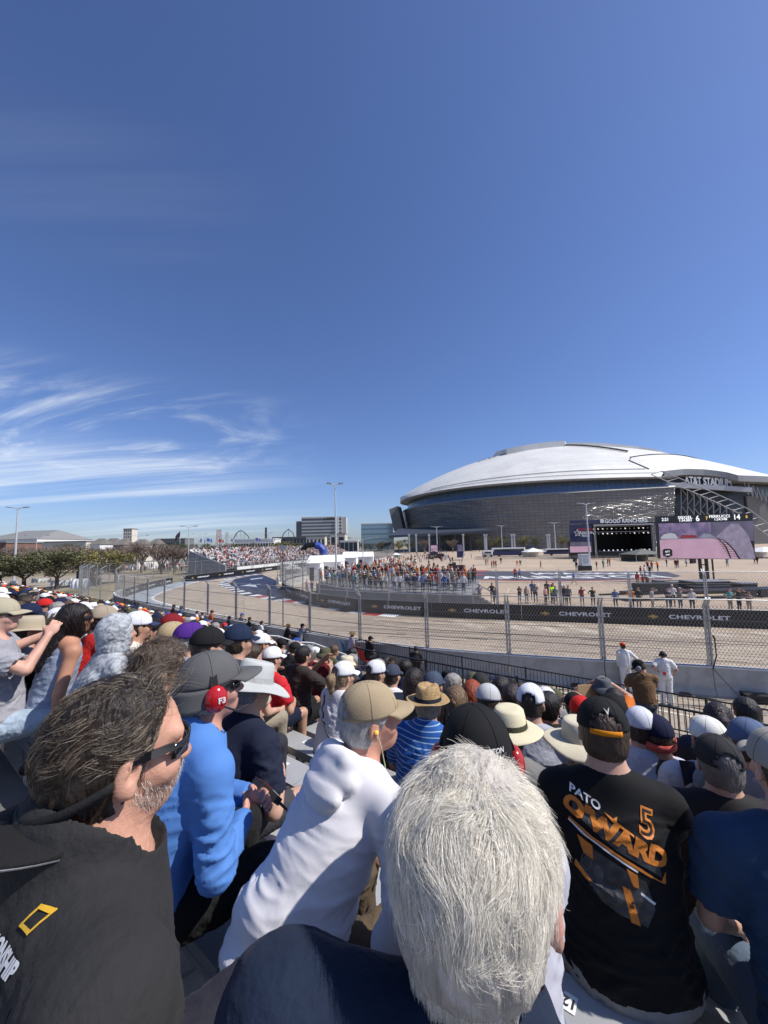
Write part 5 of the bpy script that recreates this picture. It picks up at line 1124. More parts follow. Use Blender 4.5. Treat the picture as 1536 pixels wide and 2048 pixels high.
# ================================================================ people
M_skin = mat('skin', (.46, .25, .17), .5, var=.22, vscale=9, bump=.12, bscale=220, objcol=True, sss=.08, spec=.35)
M_cloth = mat('cloth', (.5, .5, .5), .85, var=.14, vscale=6, bump=.35, bscale=38, objcol=True, spec=.2, sheen=.02)
M_knit = mat('fine knit cloth', (.5, .5, .5), .8, var=.06, vscale=3, bump=.12, bscale=420, objcol=True, spec=.2, sheen=.02)
M_hat = mat('hat cloth', (.5, .5, .5), .85, var=.10, vscale=9, bump=.18, bscale=260, objcol=True, spec=.2)
M_hair = mat('hair', (.5, .5, .5), .5, var=.35, vscale=30, bump=.6, bscale=90, objcol=True, bstretch=(1, 1, .25), spec=.4)
M_strand = mat('hair strands', (.5, .5, .5), .42, attr=True, spec=.45)
M_gloss = mat('glossy plastic', (.5, .5, .5), .15, objcol=True, spec=.6)
M_straw = mat('woven straw', (.50, .33, .15), .8, var=.35, vscale=60, bump=.6, bscale=180, objcol=True)
M_lens = mat('dark lenses', (.01, .01, .012), .08, spec=.7)
SKIN = [(.50, .29, .20), (.44, .24, .16), (.56, .34, .25), (.38, .20, .13), (.25, .13, .08), (.10, .055, .035)]
def rotz(a): return Matrix.Rotation(a, 3, 'Z')
class Pose:
    """joints of a figure in its own space: x to its right, y ahead, z up, origin on the seat (or the ground) below the pelvis"""
    def __init__(s, seated=True, scale=1., torso=.50, lean=12., side=0., hyaw=0., hpitch=0., arms=('lap', 'lap'), sw=.185, girth=1., legs=None, twist=0., roll=0., hroll=0., shup=(0., 0.)):
        s.sc = scale; s.g = girth; s.seated = seated
        P = Vector((0, 0, .10 if seated else .93)); s.pel = P
        ln = R(lean); sd = R(side); ax = Vector((math.sin(sd), math.sin(ln)*math.cos(sd), math.cos(ln)*math.cos(sd))).normalized()
        s.mid = P+Vector((0, ax.y*.5-.02, ax.z))*torso*.45; s.chest = P+ax*torso*.74+Vector((0, -.01, 0)); s.neck = P+ax*torso
        xx = Vector((1, 0, 0)); yy = ax.cross(xx).normalized(); xx = yy.cross(ax).normalized(); s.B = np.array([[xx.x, yy.x, ax.x], [xx.y, yy.y, ax.y], [xx.z, yy.z, ax.z]])
        tw = Matrix.Rotation(-R(twist), 3, 'Z') @ Matrix.Rotation(R(roll), 3, 'Y'); s.sh = [s.neck+tw @ Vector((k*sw, -.012, -.055))+Vector((0, 0, shup[(k+1)//2])) for k in (-1, 1)]
        s.R = Matrix.Rotation(-R(hyaw), 3, 'Z') @ Matrix.Rotation(-R(hpitch), 3, 'X') @ Matrix.Rotation(R(hroll), 3, 'Y')
        s.head = s.neck+Vector((ax.x*.5, max(.25, ax.y)*.45, .85)).normalized()*.118+s.R @ Vector((0, .012, .045))
        s.hip = [P+Vector((k*.095, 0, -.01)) for k in (-1, 1)]
        if seated:
            s.knee = [Vector((k*.15, .43, .09)) for k in (-1, 1)]; s.ank = [Vector((k*.15, .42, -.33)) for k in (-1, 1)]
            if legs: s.knee = [Vector(v) for v in legs[0]]; s.ank = [Vector(v) for v in legs[1]]
        else:
            s.knee = [Vector((k*.10, .02, .49)) for k in (-1, 1)]; s.ank = [Vector((k*.11, -.02, .08)) for k in (-1, 1)]
            if legs: s.knee = [Vector(v) for v in legs[0]]; s.ank = [Vector(v) for v in legs[1]]
        s.elb = []; s.wr = []; s.hd = []
        for i, k in ((0, -1), (1, 1)):
            a = arms[i]; sh = s.sh[i]
            if a == 'lap': t = Vector((k*.11, .34, .20)); pole = Vector((k*.8, -.4, -.6))
            elif a == 'knee': t = Vector((k*.15, .44, .17)); pole = Vector((k*.6, -.3, -.9))
            elif a == 'down': t = sh+Vector((k*.08, .05, -.53)); pole = Vector((k*.5, -1, 0))
            elif a == 'phone': t = s.head+Vector((k*.05, .32, -.16)); pole = Vector((k*.7, 0, -1))
            elif a == 'read': t = s.neck+Vector((k*.07, .34, -.22)); pole = Vector((k*.8, -.2, -.9))
            elif a == 'face': t = s.head+Vector((k*.09, .13, .02)); pole = Vector((k*.7, .5, -.5))
            elif a == 'hip': t = Vector((k*.17, -.05, s.pel.z+.12)); pole = Vector((k*1., -.5, .1))
            elif a == 'cross': t = s.chest+Vector((-k*.06, .20, -.06)); pole = Vector((k*.9, .1, -.6))
            else: t = Vector(a[0]); pole = Vector(a[1])
            u, f_ = .285, .255; d = t-sh; L_ = d.length; mx = (u+f_)*.995
            if L_ > mx: t = sh+d*(mx/L_); d = t-sh; L_ = mx
            c = (u*u+L_*L_-f_*f_)/(2*L_); hh = math.sqrt(max(0, u*u-c*c)); dn = d/L_; pp = (pole-dn*pole.dot(dn)).normalized(); e = sh+dn*c+pp*hh
            s.elb.append(e); s.wr.append(t); s.hd.append((t-e).normalized())
def head_sdf(f, p, detail=True, ears=True, jaw=1., nose=1., hr=1.):
    c = p.head; Rm = np.array(p.R)
    def w(x, y, z): return c+p.R @ Vector((x, y, z))*hr
    f.ell(w(0, -.012, .028), (.077*hr, .097*hr, .088*hr), Rm, .01)
    f.ell(w(0, .022, -.035), (.061*hr, .070*hr, .078*hr*jaw), Rm, .025)
    f.ell(w(0, .052, -.085*jaw), (.034*hr, .032*hr, .024*hr), Rm, .03)
    f.cone(w(0, -.035, -.04), p.neck+Vector((0, -.012, -.02)), .060, .068*p.g, .03)
    if detail:
        f.cone(w(0, .083, .018), w(0, .107*nose, -.026), .0085, .0125, .012); f.ell(w(0, .098, -.031), (.0175, .012, .009), Rm, .007)
        f.cone(w(-.045, .070, .028), w(.045, .070, .028), .013, .013, .018)
        for k in (-1, 1):
            f.ell(w(k*.031, .087, .006), (.015, .010, .009), Rm, .012, 's'); f.ell(w(k*.031, .075, .005), (.013, .013, .011), Rm, .004)
            f.ell(w(k*.045, .055, -.028), (.024, .026, .024), Rm, .02)
        f.cone(w(-.02, .083, -.060), w(.02, .083, -.060), .007, .007, .010); f.cone(w(-.016, .082, -.071), w(.016, .082, -.071), .008, .008, .008)
        f.ell(w(0, .098, -.0655), (.024, .008, .0018), Rm, .005, 's')
    if ears:
        for k in (-1, 1):
            E = Rm @ np.array(Matrix.Rotation(k*.35, 3, 'Z') @ Matrix.Rotation(-.22, 3, 'X'))
            if detail:
                f.ell(w(k*.082, -.008, -.008), (.011, .020, .034), E, .006); f.ell(w(k*.095, -.002, -.002), (.013, .011, .020), E, .003, 's'); f.ell(w(k*.089, -.008, .003), (.004, .003, .013), E, .002); f.ell(w(k*.086, -.003, -.034), (.007, .010, .011), E, .006)
            else: f.ell(w(k*.081, -.008, -.01), (.011, .018, .031), E, .008)
def hand_sdf(f, p, i, curl=.5, detail=True, side=None):
    k = -1 if i == 0 else 1; w = p.wr[i]; d = p.hd[i]
    pn = (Vector((-k, 0, 0)) if side is None else Vector(side)); pn = (pn-d*pn.dot(d)).normalized()          # palm faces this way
    s_ = d.cross(pn)*1.0; thumb = s_ if s_.dot(Vector((0, .3, 1))) > 0 else -s_
    pc = w+d*.045; Rm = np.array([[d.x, thumb.x, pn.x], [d.y, thumb.y, pn.y], [d.z, thumb.z, pn.z]])
    f.ell(pc, (.052, .042, .017), Rm, .012)
    if not detail: f.ell(w+d*.095+pn*.012, (.045, .036, .014), Rm, .015); return
    for j, (o, ln, r_) in enumerate(((.030, .068, .0088), (.010, .076, .0092), (-.011, .070, .0088), (-.030, .056, .0078))):
        a0 = pc+d*.038+thumb*o; c1 = curl*.55; a1 = a0+(d*math.cos(c1)+pn*math.sin(c1)+thumb*o*.8)*ln*.42
        c2 = curl*1.5; a2 = a1+(d*math.cos(c2)+pn*math.sin(c2))*ln*.33; c3 = curl*2.3; a3 = a2+(d*math.cos(c3)+pn*math.sin(c3))*ln*.27
        f.cone(a0, a1, r_, r_*.97, .004); f.cone(a1, a2, r_*.97, r_*.92, .003); f.cone(a2, a3, r_*.92, r_*.78, .003)
    t0 = w+d*.02+thumb*.025; t1 = t0+(d*.6+thumb*.75+pn*.35).normalized()*.040; t2 = t1+(d*.9+thumb*.2+pn*.45*curl*2).normalized()*.030
    f.cone(t0, t1, .0125, .0105, .008); f.cone(t1, t2, .0105, .0085, .003)
def torso_sdf(f, p, g, e, loose):
    n = 7
    for i in range(n):
        t = i/(n-1); c = p.pel.lerp(p.neck, t*.86+.02)+Vector((0, -.012*math.sin(PI*t), 0)); rx = (.160, .150, .143, .146, .156, .160, .125)[i]*g; ry = (.122, .120, .112, .106, .104, .098, .078)[i]*g; q = e*(1+(loose-1)*(1-t))
        f.ell(c, (rx+q, ry+q, .095+q*.5), p.B, .05 if i else .01)
def body_sdf(p, h, detail=True, legs=True, curl=.5, palm=(None, None), jaw=1., nose=1., hr=1., forearm=1.):
    pts = [p.head, p.pel]+p.sh+p.elb+p.wr+(p.knee+p.ank if legs else [])
    lo = [min(v[i] for v in pts)-.24 for i in range(3)]; hi = [max(v[i] for v in pts)+.24 for i in range(3)]
    f = Field(lo, hi, h); g = p.g
    torso_sdf(f, p, g, 0., 1.)
    for k in (0, 1):
        f.cone(p.neck+Vector((0, -.025, -.005)), p.sh[k], .056, .052, .05); f.cone(p.sh[k], p.elb[k], .052*g**.5, .040, .03); f.cone(p.elb[k], p.wr[k]-p.hd[k]*.01, .040*forearm, .026*forearm, .01)
        hand_sdf(f, p, k, curl, detail, palm[k])
        if legs:
            f.cone(p.hip[k], p.knee[k], .082*g**.5, .055, .03); f.cone(p.knee[k], p.ank[k], .052, .036, .015); f.cone(p.ank[k]+Vector((0, -.03, -.03)), p.ank[k]+Vector((0, .13, -.045)), .036, .030, .02)
    head_sdf(f, p, detail, True, jaw, nose, hr)
    return f
def wrinkle(V, F, amp, sc=(4.5, 4.5, 13), seed=0, oct=3, mask=None, ridge=True):
    if amp <= 0: return V
    Nn = vnormals(V, F); q = V*np.array(sc)*1.55+seed*7.13; warp = np.stack([pnoise(q*.45+11), pnoise(q*.45+23), pnoise(q*.45+37)], 1)*2.4; d = np.zeros(len(V)); a = 1.
    for o_ in range(oct):
        n_ = pnoise((q+warp)*(2.1**o_)+o_*5.3); r_ = np.clip(1-np.abs(n_)*4.2, 0, 1)**1.3; d += a*(r_ if ridge else n_)*(1.25 if o_ == 0 else 1); a *= .5
    g_ = np.clip(.55+1.6*pnoise(V*np.array((4.5, 4.5, 5))+seed*3.1), .15, 1.3); d = (d-.35)*g_
    if mask is not None: d = d*mask
    return V+Nn*(d*amp*1.25)[:, None]
def shirt_sdf(p, h, sleeve='short', inflate=.016, hem=.0, collar=.0, loose=1., neck_r=.066, extra=None, hood=False, trunk=1.):
    pts = [p.neck, p.pel]+p.sh+p.elb+p.wr; lo = [min(v[i] for v in pts)-.24 for i in range(3)]; hi = [max(v[i] for v in pts)+.24 for i in range(3)]
    lo[2] = min(lo[2], p.pel.z-.18)
    neck_r = max(neck_r, .0715*p.g); f = Field(lo, hi, h); g = p.g*trunk; e = inflate
    torso_sdf(f, p, g, e, loose)
    for k in (0, 1):
        if sleeve == 'none': f.cone(p.neck+Vector((0, -.028, -.03)), p.neck.lerp(p.sh[k], .45), .045+e*.4, .030, .04); continue
        f.cone(p.neck+Vector((0, -.028, .006)), p.sh[k], .060+e*.4, .055+e*.7, .05)
        if sleeve == 'long': f.cone(p.sh[k], p.elb[k], .053*p.g**.5+e*.6, .042+e*.6, .03); f.cone(p.elb[k], p.wr[k]-p.hd[k]*.02, .042+e*.6, .031+e*.35, .015)
        elif sleeve == 'short':
            q = p.sh[k].lerp(p.elb[k], .76); f.cone(p.sh[k], q, .056*p.g**.5+e, .056+e, .03)
            d = (p.elb[k]-p.sh[k]).normalized(); f.ell(q+d*.05, (.085, .085, .085), None, .006, 's')
    f.cut_cone(p.neck+Vector((0, .040, .055)), p.neck+Vector((0, .03, .16)), neck_r) if not collar else f.cone(p.neck+Vector((0, -.016, -.01)), p.neck+Vector((0, -.004, .040*collar)), neck_r+.019, neck_r+.014, .02)
    if collar: f.cut_cone(p.neck+Vector((0, .016, .045*collar)), p.neck+Vector((0, .03, .16)), neck_r+.004)
    if extra: extra(f)
    f.plane((0, 0, p.pel.z-.10+hem), (0, 0, -1))
    return f
def legs_sdf(p, h, short=False, inflate=.014):
    pts = [p.pel]+p.knee+p.ank; lo = [min(v[i] for v in pts)-.2 for i in range(3)]; hi = [max(v[i] for v in pts)+.2 for i in range(3)]
    f = Field(lo, hi, h); e = inflate; f.ell(p.pel, (.168*p.g+e, .125*p.g+e, .10), None, .03)
    for k in (0, 1):
        f.cone(p.hip[k], p.knee[k], .084*p.g**.5+e, .060+e, .03)
        if not short: f.cone(p.knee[k], p.ank[k]+Vector((0, 0, .02)), .056+e, .046+e, .02)
    if short and p.seated:
        for k in (0, 1): f.ell(p.knee[k]+Vector((0, .02, 0)), (.10, .10, .10), None, .006, 's')
    return f
def hair_sdf(p, h, style='short', vol=.012, hr=1., hat=False):
    c = p.head; Rm = np.array(p.R)
    def w(x, y, z): return c+p.R @ Vector((x, y, z))*hr
    long_ = .62 if style in ('long', 'braids') else .25
    lo = Vector(c)-Vector((.2, .24, .22+long_)); hi = Vector(c)+Vector((.2, .22, .2)); f = Field(lo, hi, h); v = vol
    f.ell(w(0, -.016, .028), ((.077+v)*hr, (.096+v)*hr, (.088+v)*hr), Rm, .01)
    if style != 'bald': f.ell(w(0, -.035, -.035), ((.068+v)*hr, (.066+v)*hr, .065*hr), Rm, .03)
    if style in ('long',):
        b = p.neck+Vector((0, -.13, -.18)); f.cone(w(0, -.06, -.02), b, .078, .06, .04); f.cone(b, b+Vector((.0, -.02, -.16)), .06, .02, .03)
        f.cone(w(-.06, -.02, 0), p.neck+Vector((-.09, -.06, -.12)), .045, .03, .03)
    if style == 'pony': f.cone(w(0, -.10, .03), w(0, -.15, 0), .026, .036, .02); f.cone(w(0, -.15, 0), w(0, -.135, -.17), .038, .018, .03)
    # clear the face and round the ears
    f.ell(w(0, .085, -.055), (.10*hr, .085*hr, .105*hr), Rm, .01, 's')
    if style not in ('long',):
        for k in (-1, 1): f.ell(w(k*.09, .0, -.045), (.030, .034, .055), Rm, .01, 's')
        f.ell(w(0, -.03, -.135), (.12, .12, .055), Rm, .02, 's')
    if style == 'buzz': pass
    return f
def head_frame(p, hr=1.): return Matrix.Translation(p.head) @ p.R.to_4x4() @ Matrix.Scale(hr, 4)
def cap_parts(root, p, col, brim_col=None, tilt=-6., yaw=0., hr=1., mesh_back=False, opening=False, strap=None, brim_len=.072, n=28, button=True, flap=None, high=0., logo=None, mat_=None):
    T = head_frame(p, hr) @ Matrix.Rotation(R(yaw), 4, 'Z') @ Matrix.Rotation(R(tilt), 4, 'X') @ Matrix.Translation((0, -.012, .038))
    rx, ry, rz_ = .0885, .110, .091+high; m_ = n//2; V = []; F = []
    for i in range(m_+1):
        t = i/m_; z = rz_*math.sin(t*PI/2); c_ = math.cos(t*PI/2)**.82
        for k in range(n):
            a = 2*PI*k/n; seam = 1-.006*(abs(math.cos(a*3))**8); x = rx*c_*math.sin(a)*seam; y = ry*c_*math.cos(a)*seam; zz_ = z-.012*(1-t)+(.010 if math.cos(a) > .5 else 0)*(1-t)*(math.cos(a)-.5)
            V.append(T @ Vector((x, y, zz_)))
    for i in range(m_):
        for k in range(n):
            if opening and i < m_*.42:
                a = (k+.5)/n*2*PI; bk = abs(((a-PI+PI) % (2*PI))-PI)
                if bk < .62*math.sqrt(max(0, 1-(i/(m_*.42))**2)) and (i > 0): continue
                if bk < .5 and i == 0: continue
            F.append((i*n+k, (i+1)*n+k, (i+1)*n+(k+1) % n, i*n+(k+1) % n))
    mm_ = mat_ or M_hat
    crown = mesh_obj('cap', V, F, mm_, root, True, col=col)
    s_ = crown.modifiers.new('thickness', 'SOLIDIFY'); s_.thickness = .003; s_.offset = 1
    if n >= 24:
        w = MB()
        for q_ in range(6):
            a = PI/6+q_*PI/3; w.tube([T @ Vector(((rx+.0035)*math.cos(t_)**.82*math.sin(a), (ry+.0035)*math.cos(t_)**.82*math.cos(a), (rz_+.003)*math.sin(t_)-.012*(1-t_/(PI/2)))) for t_ in [PI/2*j_/9*.985 for j_ in range(10)]], .0009, 4, caps=False)
        w.build('seam', mm_, crown, col=tuple(v*.45 for v in col))
    if button: w = MB(); w.lathe([(0, rz_+.005), (.008, rz_+.002), (.009, rz_-.004)], 8, mt=T); w.build('button', mm_, crown, True, col=col)
    V = []; F = []; nu, nv = 18, 5
    for i in range(nu+1):
        a = -1.02+2.04*i/nu
        for j in range(nv+1):
            r_ = j/nv; bl = brim_len*math.cos(a*1.15)**.55 if abs(a*1.15) < PI/2 else 0
            x = (rx*.97)*math.sin(a)*(1+.06*r_); y = (ry*.97)*math.cos(a)+bl*r_; z = -.006+.006*(math.cos(a)-.5)-.030*r_*r_*.5-.32*(x*x)/.09*.28*(.4+r_)
            V.append(T @ Vector((x, y, z)))
    for i in range(nu):
        for j in range(nv): F.append((i*(nv+1)+j, i*(nv+1)+j+1, (i+1)*(nv+1)+j+1, (i+1)*(nv+1)+j))
    b = mesh_obj('brim', V, F, mm_, crown, True, col=brim_col or col); s_ = b.modifiers.new('thickness', 'SOLIDIFY'); s_.thickness = .004
    if strap is not None:
        V = []; F = []
        for i in range(13):
            a = PI-.62+1.24*i/12
            for z in (-.028, -.010): V.append(T @ Vector(((rx+.004)*math.sin(a), (ry+.004)*math.cos(a), z+.003)))
        for i in range(12): F.append((2*i, 2*i+1, 2*i+3, 2*i+2))
        q = mesh_obj('strap', V, F, mm_, crown, True, col=strap); s_ = q.modifiers.new('thickness', 'SOLIDIFY'); s_.thickness = .003
    if flap is not None:
        V = []; F = []
        for i in range(17):
            a = PI-1.55+3.1*i/16
            for j in range(6): t = j/5; V.append(T @ Vector(((rx+.002+.010*t)*math.sin(a), (ry+.002+.015*t)*math.cos(a)-.01*t, -.012-flap*t*(1-.25*abs(i-8)/8)+.004*math.sin(i*1.9)*t)))
        for i in range(16):
            for j in range(5): F.append((6*i+j, 6*i+j+1, 6*i+7+j, 6*i+6+j))
        q = mesh_obj('neck_flap', V, F, mm_, crown, True, col=col); s_ = q.modifiers.new('thickness', 'SOLIDIFY'); s_.thickness = .003
    return crown, T
def brim_hat(root, p, col, rim=.075, crown_h=.095, tilt=-4., yaw=0., droop=.25, band=None, hr=1., up=0., m=None, taper=.86, n=36, name='sun_hat', flat=.0, wav=.006, crease=.0):
    T = head_frame(p, hr) @ Matrix.Rotation(R(tilt), 4, 'X') @ Matrix.Translation((0, -.012, .030)); m = m or M_hat
    prof = [(1.02, 0), (1.0, .012), (taper+.08, crown_h*.55), (taper, crown_h*.90), (taper*.88, crown_h), (taper*.5, crown_h-flat), (.02, crown_h-flat*1.2)]
    V = []; F = []
    for r_, z in prof:
        for k in range(n): a = 2*PI*k/n; V.append(T @ Vector((.089*r_*math.sin(a), .109*r_*math.cos(a), z-crease*math.exp(-(math.sin(a)*3)**2)*(1 if z > crown_h*.8 else 0))))
    for i in range(len(prof)-1):
        for k in range(n): F.append((i*n+k, (i+1)*n+k, (i+1)*n+(k+1) % n, i*n+(k+1) % n))
    o = mesh_obj(name, V, F, m, root, True, col=col)
    V = []; F = []; nr = 7
    for j in range(nr+1):
        t = j/nr
        for k in range(n):
            a = 2*PI*k/n; r1 = 1+0*t; z = -droop*rim*t*t*(1+.5*math.cos(2*a))+up*rim*t*t+wav*math.sin(3*a+1)*t+wav*.6*math.sin(5*a)*t
            V.append(T @ Vector(((.089+rim*t)*math.sin(a), (.109+rim*t)*math.cos(a), .002+z)))
    for j in range(nr):
        for k in range(n): F.append((j*n+k, (j+1)*n+k, (j+1)*n+(k+1) % n, j*n+(k+1) % n))
    b = mesh_obj('brim', V, F, m, o, True, col=col); s_ = b.modifiers.new('thickness', 'SOLIDIFY'); s_.thickness = .003
    if band is not None:
        V = []; F = []
        for z, e in ((.004, .0035), (.030, .0022)):
            for k in range(n): a = 2*PI*k/n; rr_ = (1.02 if z < .02 else .985)+e*10; V.append(T @ Vector((.089*rr_*math.sin(a), .109*rr_*math.cos(a), z)))
        for k in range(n): F.append((k, (k+1) % n, n+(k+1) % n, n+k))
        mesh_obj('hat_band', V, F, M_cloth, o, True, col=band)
    return o, T
def headset(root, p, cup, band=(.02, .02, .02), hr=1., mic=False, r0=.108, name='ear_defenders', size=1.):
    T = head_frame(p, hr); o = empty(name, (0, 0, 0)); o.parent = root; w = MB()
    pts = [(math.sin(a)*.098, -.012, .0+math.cos(a)*(.115 if math.cos(a) > 0 else .05)) for a in [(-1.75+3.5*i/18) for i in range(19)]]
    for a, b in zip(pts, pts[1:]): w.bar(T @ Vector(a), T @ Vector(b), .026*size, .007, up=(T.to_3x3() @ Vector(((a[0]+b[0]), 0, (a[2]+b[2])))).normalized())
    w.build('headband', M_hat, o, col=band)
    for k in (-1, 1):
        f = Field((-.06, -.06, -.06), (.06, .06, .06), .006); f.ell((0, 0, 0), (.026*size, .038*size, .046*size), None, .01); f.plane((-k*.012, 0, 0), (-k, 0, 0)); V, F = f.mesh()
        q = mesh_obj('ear_cup', [T @ Vector((k*.098+v[0], v[1]-.008, v[2]-.012)) for v in V], F, M_gloss, o, True, col=cup)
        w = MB(); w.lathe([(.018, -.012), (.040*size, -.006), (.040*size, .004), (.018, .01)], 14, mt=T @ Matrix.Translation((k*.090, -.008, -.012)) @ Matrix.Rotation(PI/2, 4, 'Y')); w.build('cushion', M_dark, q, True)
    if mic: w = MB(); w.tube([T @ Vector(v) for v in ((.11, .0, -.03), (.10, .06, -.07), (.05, .115, -.08))], .004, 6); w.build('microphone', M_dark, o)
    return o
def glasses(root, p, hr=1., wrap=True, name='sunglasses'):
    T = head_frame(p, hr); o = empty(name, (0, 0, 0)); o.parent = root; V = []; F = []; n = 20
    for i in range(n+1):
        a = -1.15+2.3*i/n
        for z in (-.020, .014): V.append(T @ Vector((.080*math.sin(a), .022+.080*math.cos(a), .008+z*(1-.35*abs(a)/1.15))))
    for i in range(n): F.append((2*i, 2*i+2, 2*i+3, 2*i+1))
    q = mesh_obj('lens', V, F, M_lens, o, True); s_ = q.modifiers.new('thickness', 'SOLIDIFY'); s_.thickness = .002
    for k in (-1, 1):
        w = MB(); pts = [(k*.073, .058, .016), (k*.082, .02, .014), (k*.084, -.02, .010)]
        for a, b in zip(pts, pts[1:]): w.bar(T @ Vector(a), T @ Vector(b), .004, .013)
        w.build('temple_arm', M_lens, o)
    return o
def strands(root, p, n, length, colf, hr=1., seed=1, width=.0009, region=None, swirl=(0, -.6, .8), grav=.5, lift=.012, noise=.5, rand=.33, nf=22, segs=7, rad=(.080, .100, .091), cen=(0, -.014, .027), name='hair_strands', flow=None, nape=None, clump=0, cf=.8):
    rs = np.random.RandomState(seed); T = np.array(head_frame(p, hr)); rad = np.array(rad); cen = np.array(cen)
    d = rs.normal(size=(n*4, 3)); d /= np.linalg.norm(d, axis=1)[:, None]; P = d*rad+cen
    keep = region(P) if region else (P[:, 2] > -.06) & ~((P[:, 1] > .05) & (P[:, 2] < .055)); P = P[keep][:n]; n = len(P)
    ln = length*(.6+.8*rs.rand(n)); pts = [P.copy()]; wv = np.array(swirl, float); wv /= np.linalg.norm(wv); step = ln/segs; lift_ = lift*(.25+rs.rand(n)**1.5)
    mom = None
    for k in range(segs):
        q = (P-cen)/rad; nn = q/rad; nn /= np.linalg.norm(nn, axis=1)[:, None]
        base = flow(P) if flow is not None else (P-cen)/np.abs(rad).mean()-wv*1.0
        base = base+np.array([0, 0, -grav]); lo_ = np.stack([pnoise(P*nf+3), pnoise(P*nf+17), pnoise(P*nf+31)], 1)*noise*2.2; hi_ = rs.normal(size=(n, 3))*rand*noise*.3
        if k == 0: ran = rs.normal(size=(n, 3))*rand*noise
        t = base+lo_+hi_+ran*np.linalg.norm(base, axis=1)[:, None]; t -= nn*(t*nn).sum(1)[:, None]; t /= np.linalg.norm(t, axis=1)[:, None]+1e-9
        if mom is not None: t = t*.65+mom*.35; t /= np.linalg.norm(t, axis=1)[:, None]
        mom = t; P = P+t*step[:, None]; q = (P-cen)/rad; rr_ = np.linalg.norm(q, axis=1)
        tgt = 1+(lift_/rad.mean())*((k+1)/segs)**.8*(1 if True else 0); P = cen+(P-cen)*(tgt/rr_)[:, None]; pts.append(P.copy())
    A = np.stack(pts, 1)
    if clump:
        gi = rs.choice(n, min(clump, n), replace=False); G0 = A[gi, 0]; nb = np.zeros(n, int)
        for s0_ in range(0, n, 4000): nb[s0_:s0_+4000] = np.argmin(((A[s0_:s0_+4000, None, 0]-G0[None])**2).sum(2), 1)
        g_ = gi[nb]; tt = np.linspace(0, 1, segs+1)[None, :, None]; tgt_ = A[g_]+(A[:, :1]-A[g_][:, :1])*(1-.82*tt); A = A+(tgt_-A)*(tt**.7)*cf*(.55+.45*rs.rand(n))[:, None, None]
    A = A @ T[:3, :3].T+T[:3, 3]; K = segs+1
    Tn = np.concatenate([A[:, 1:]-A[:, :-1], A[:, -1:]-A[:, -2:-1]], 1); Tn /= np.linalg.norm(Tn, axis=2)[..., None]+1e-9
    U = np.cross(Tn, rs.normal(size=(n, 1, 3))); U /= np.linalg.norm(U, axis=2)[..., None]+1e-9; U2 = np.cross(Tn, U)
    wd = width*(.6+.8*rs.rand(n))[:, None]*np.linspace(1, .25, K)[None, :]
    rings = np.stack([A+wd[..., None]*(math.cos(a)*U+math.sin(a)*U2) for a in (0, 2*PI/3, 4*PI/3)], 2); V = rings.reshape(-1, 3)
    b0 = (np.arange(n)[:, None]*K+np.arange(K-1)[None, :]).reshape(-1)*3
    F = np.concatenate([np.stack([b0+k, b0+(k+1) % 3, b0+3+(k+1) % 3, b0+3+k], 1) for k in range(3)])
    c = colf(rs, n, pts[0]); c = np.repeat(c, K*3, axis=0); c = np.concatenate([c, np.ones((len(c), 1))], 1)
    return mesh_obj(name, V, F, M_strand, root, True, attr=c)
def grey_mix(dark, light, frac):
    def f(rs, n, P):
        t = (rs.rand(n) < frac).astype(float)[:, None]; v = .75+.5*rs.rand(n)[:, None]; return (np.array(dark)*(1-t)+np.array(light)*t)*v
    return f
def fin(f, it=1):
    V, F = f.mesh(); return smooth_v(V, F, it, .5), F
def place(root, base, yaw): root.location = base; root.rotation_euler = (0, 0, -R(yaw))
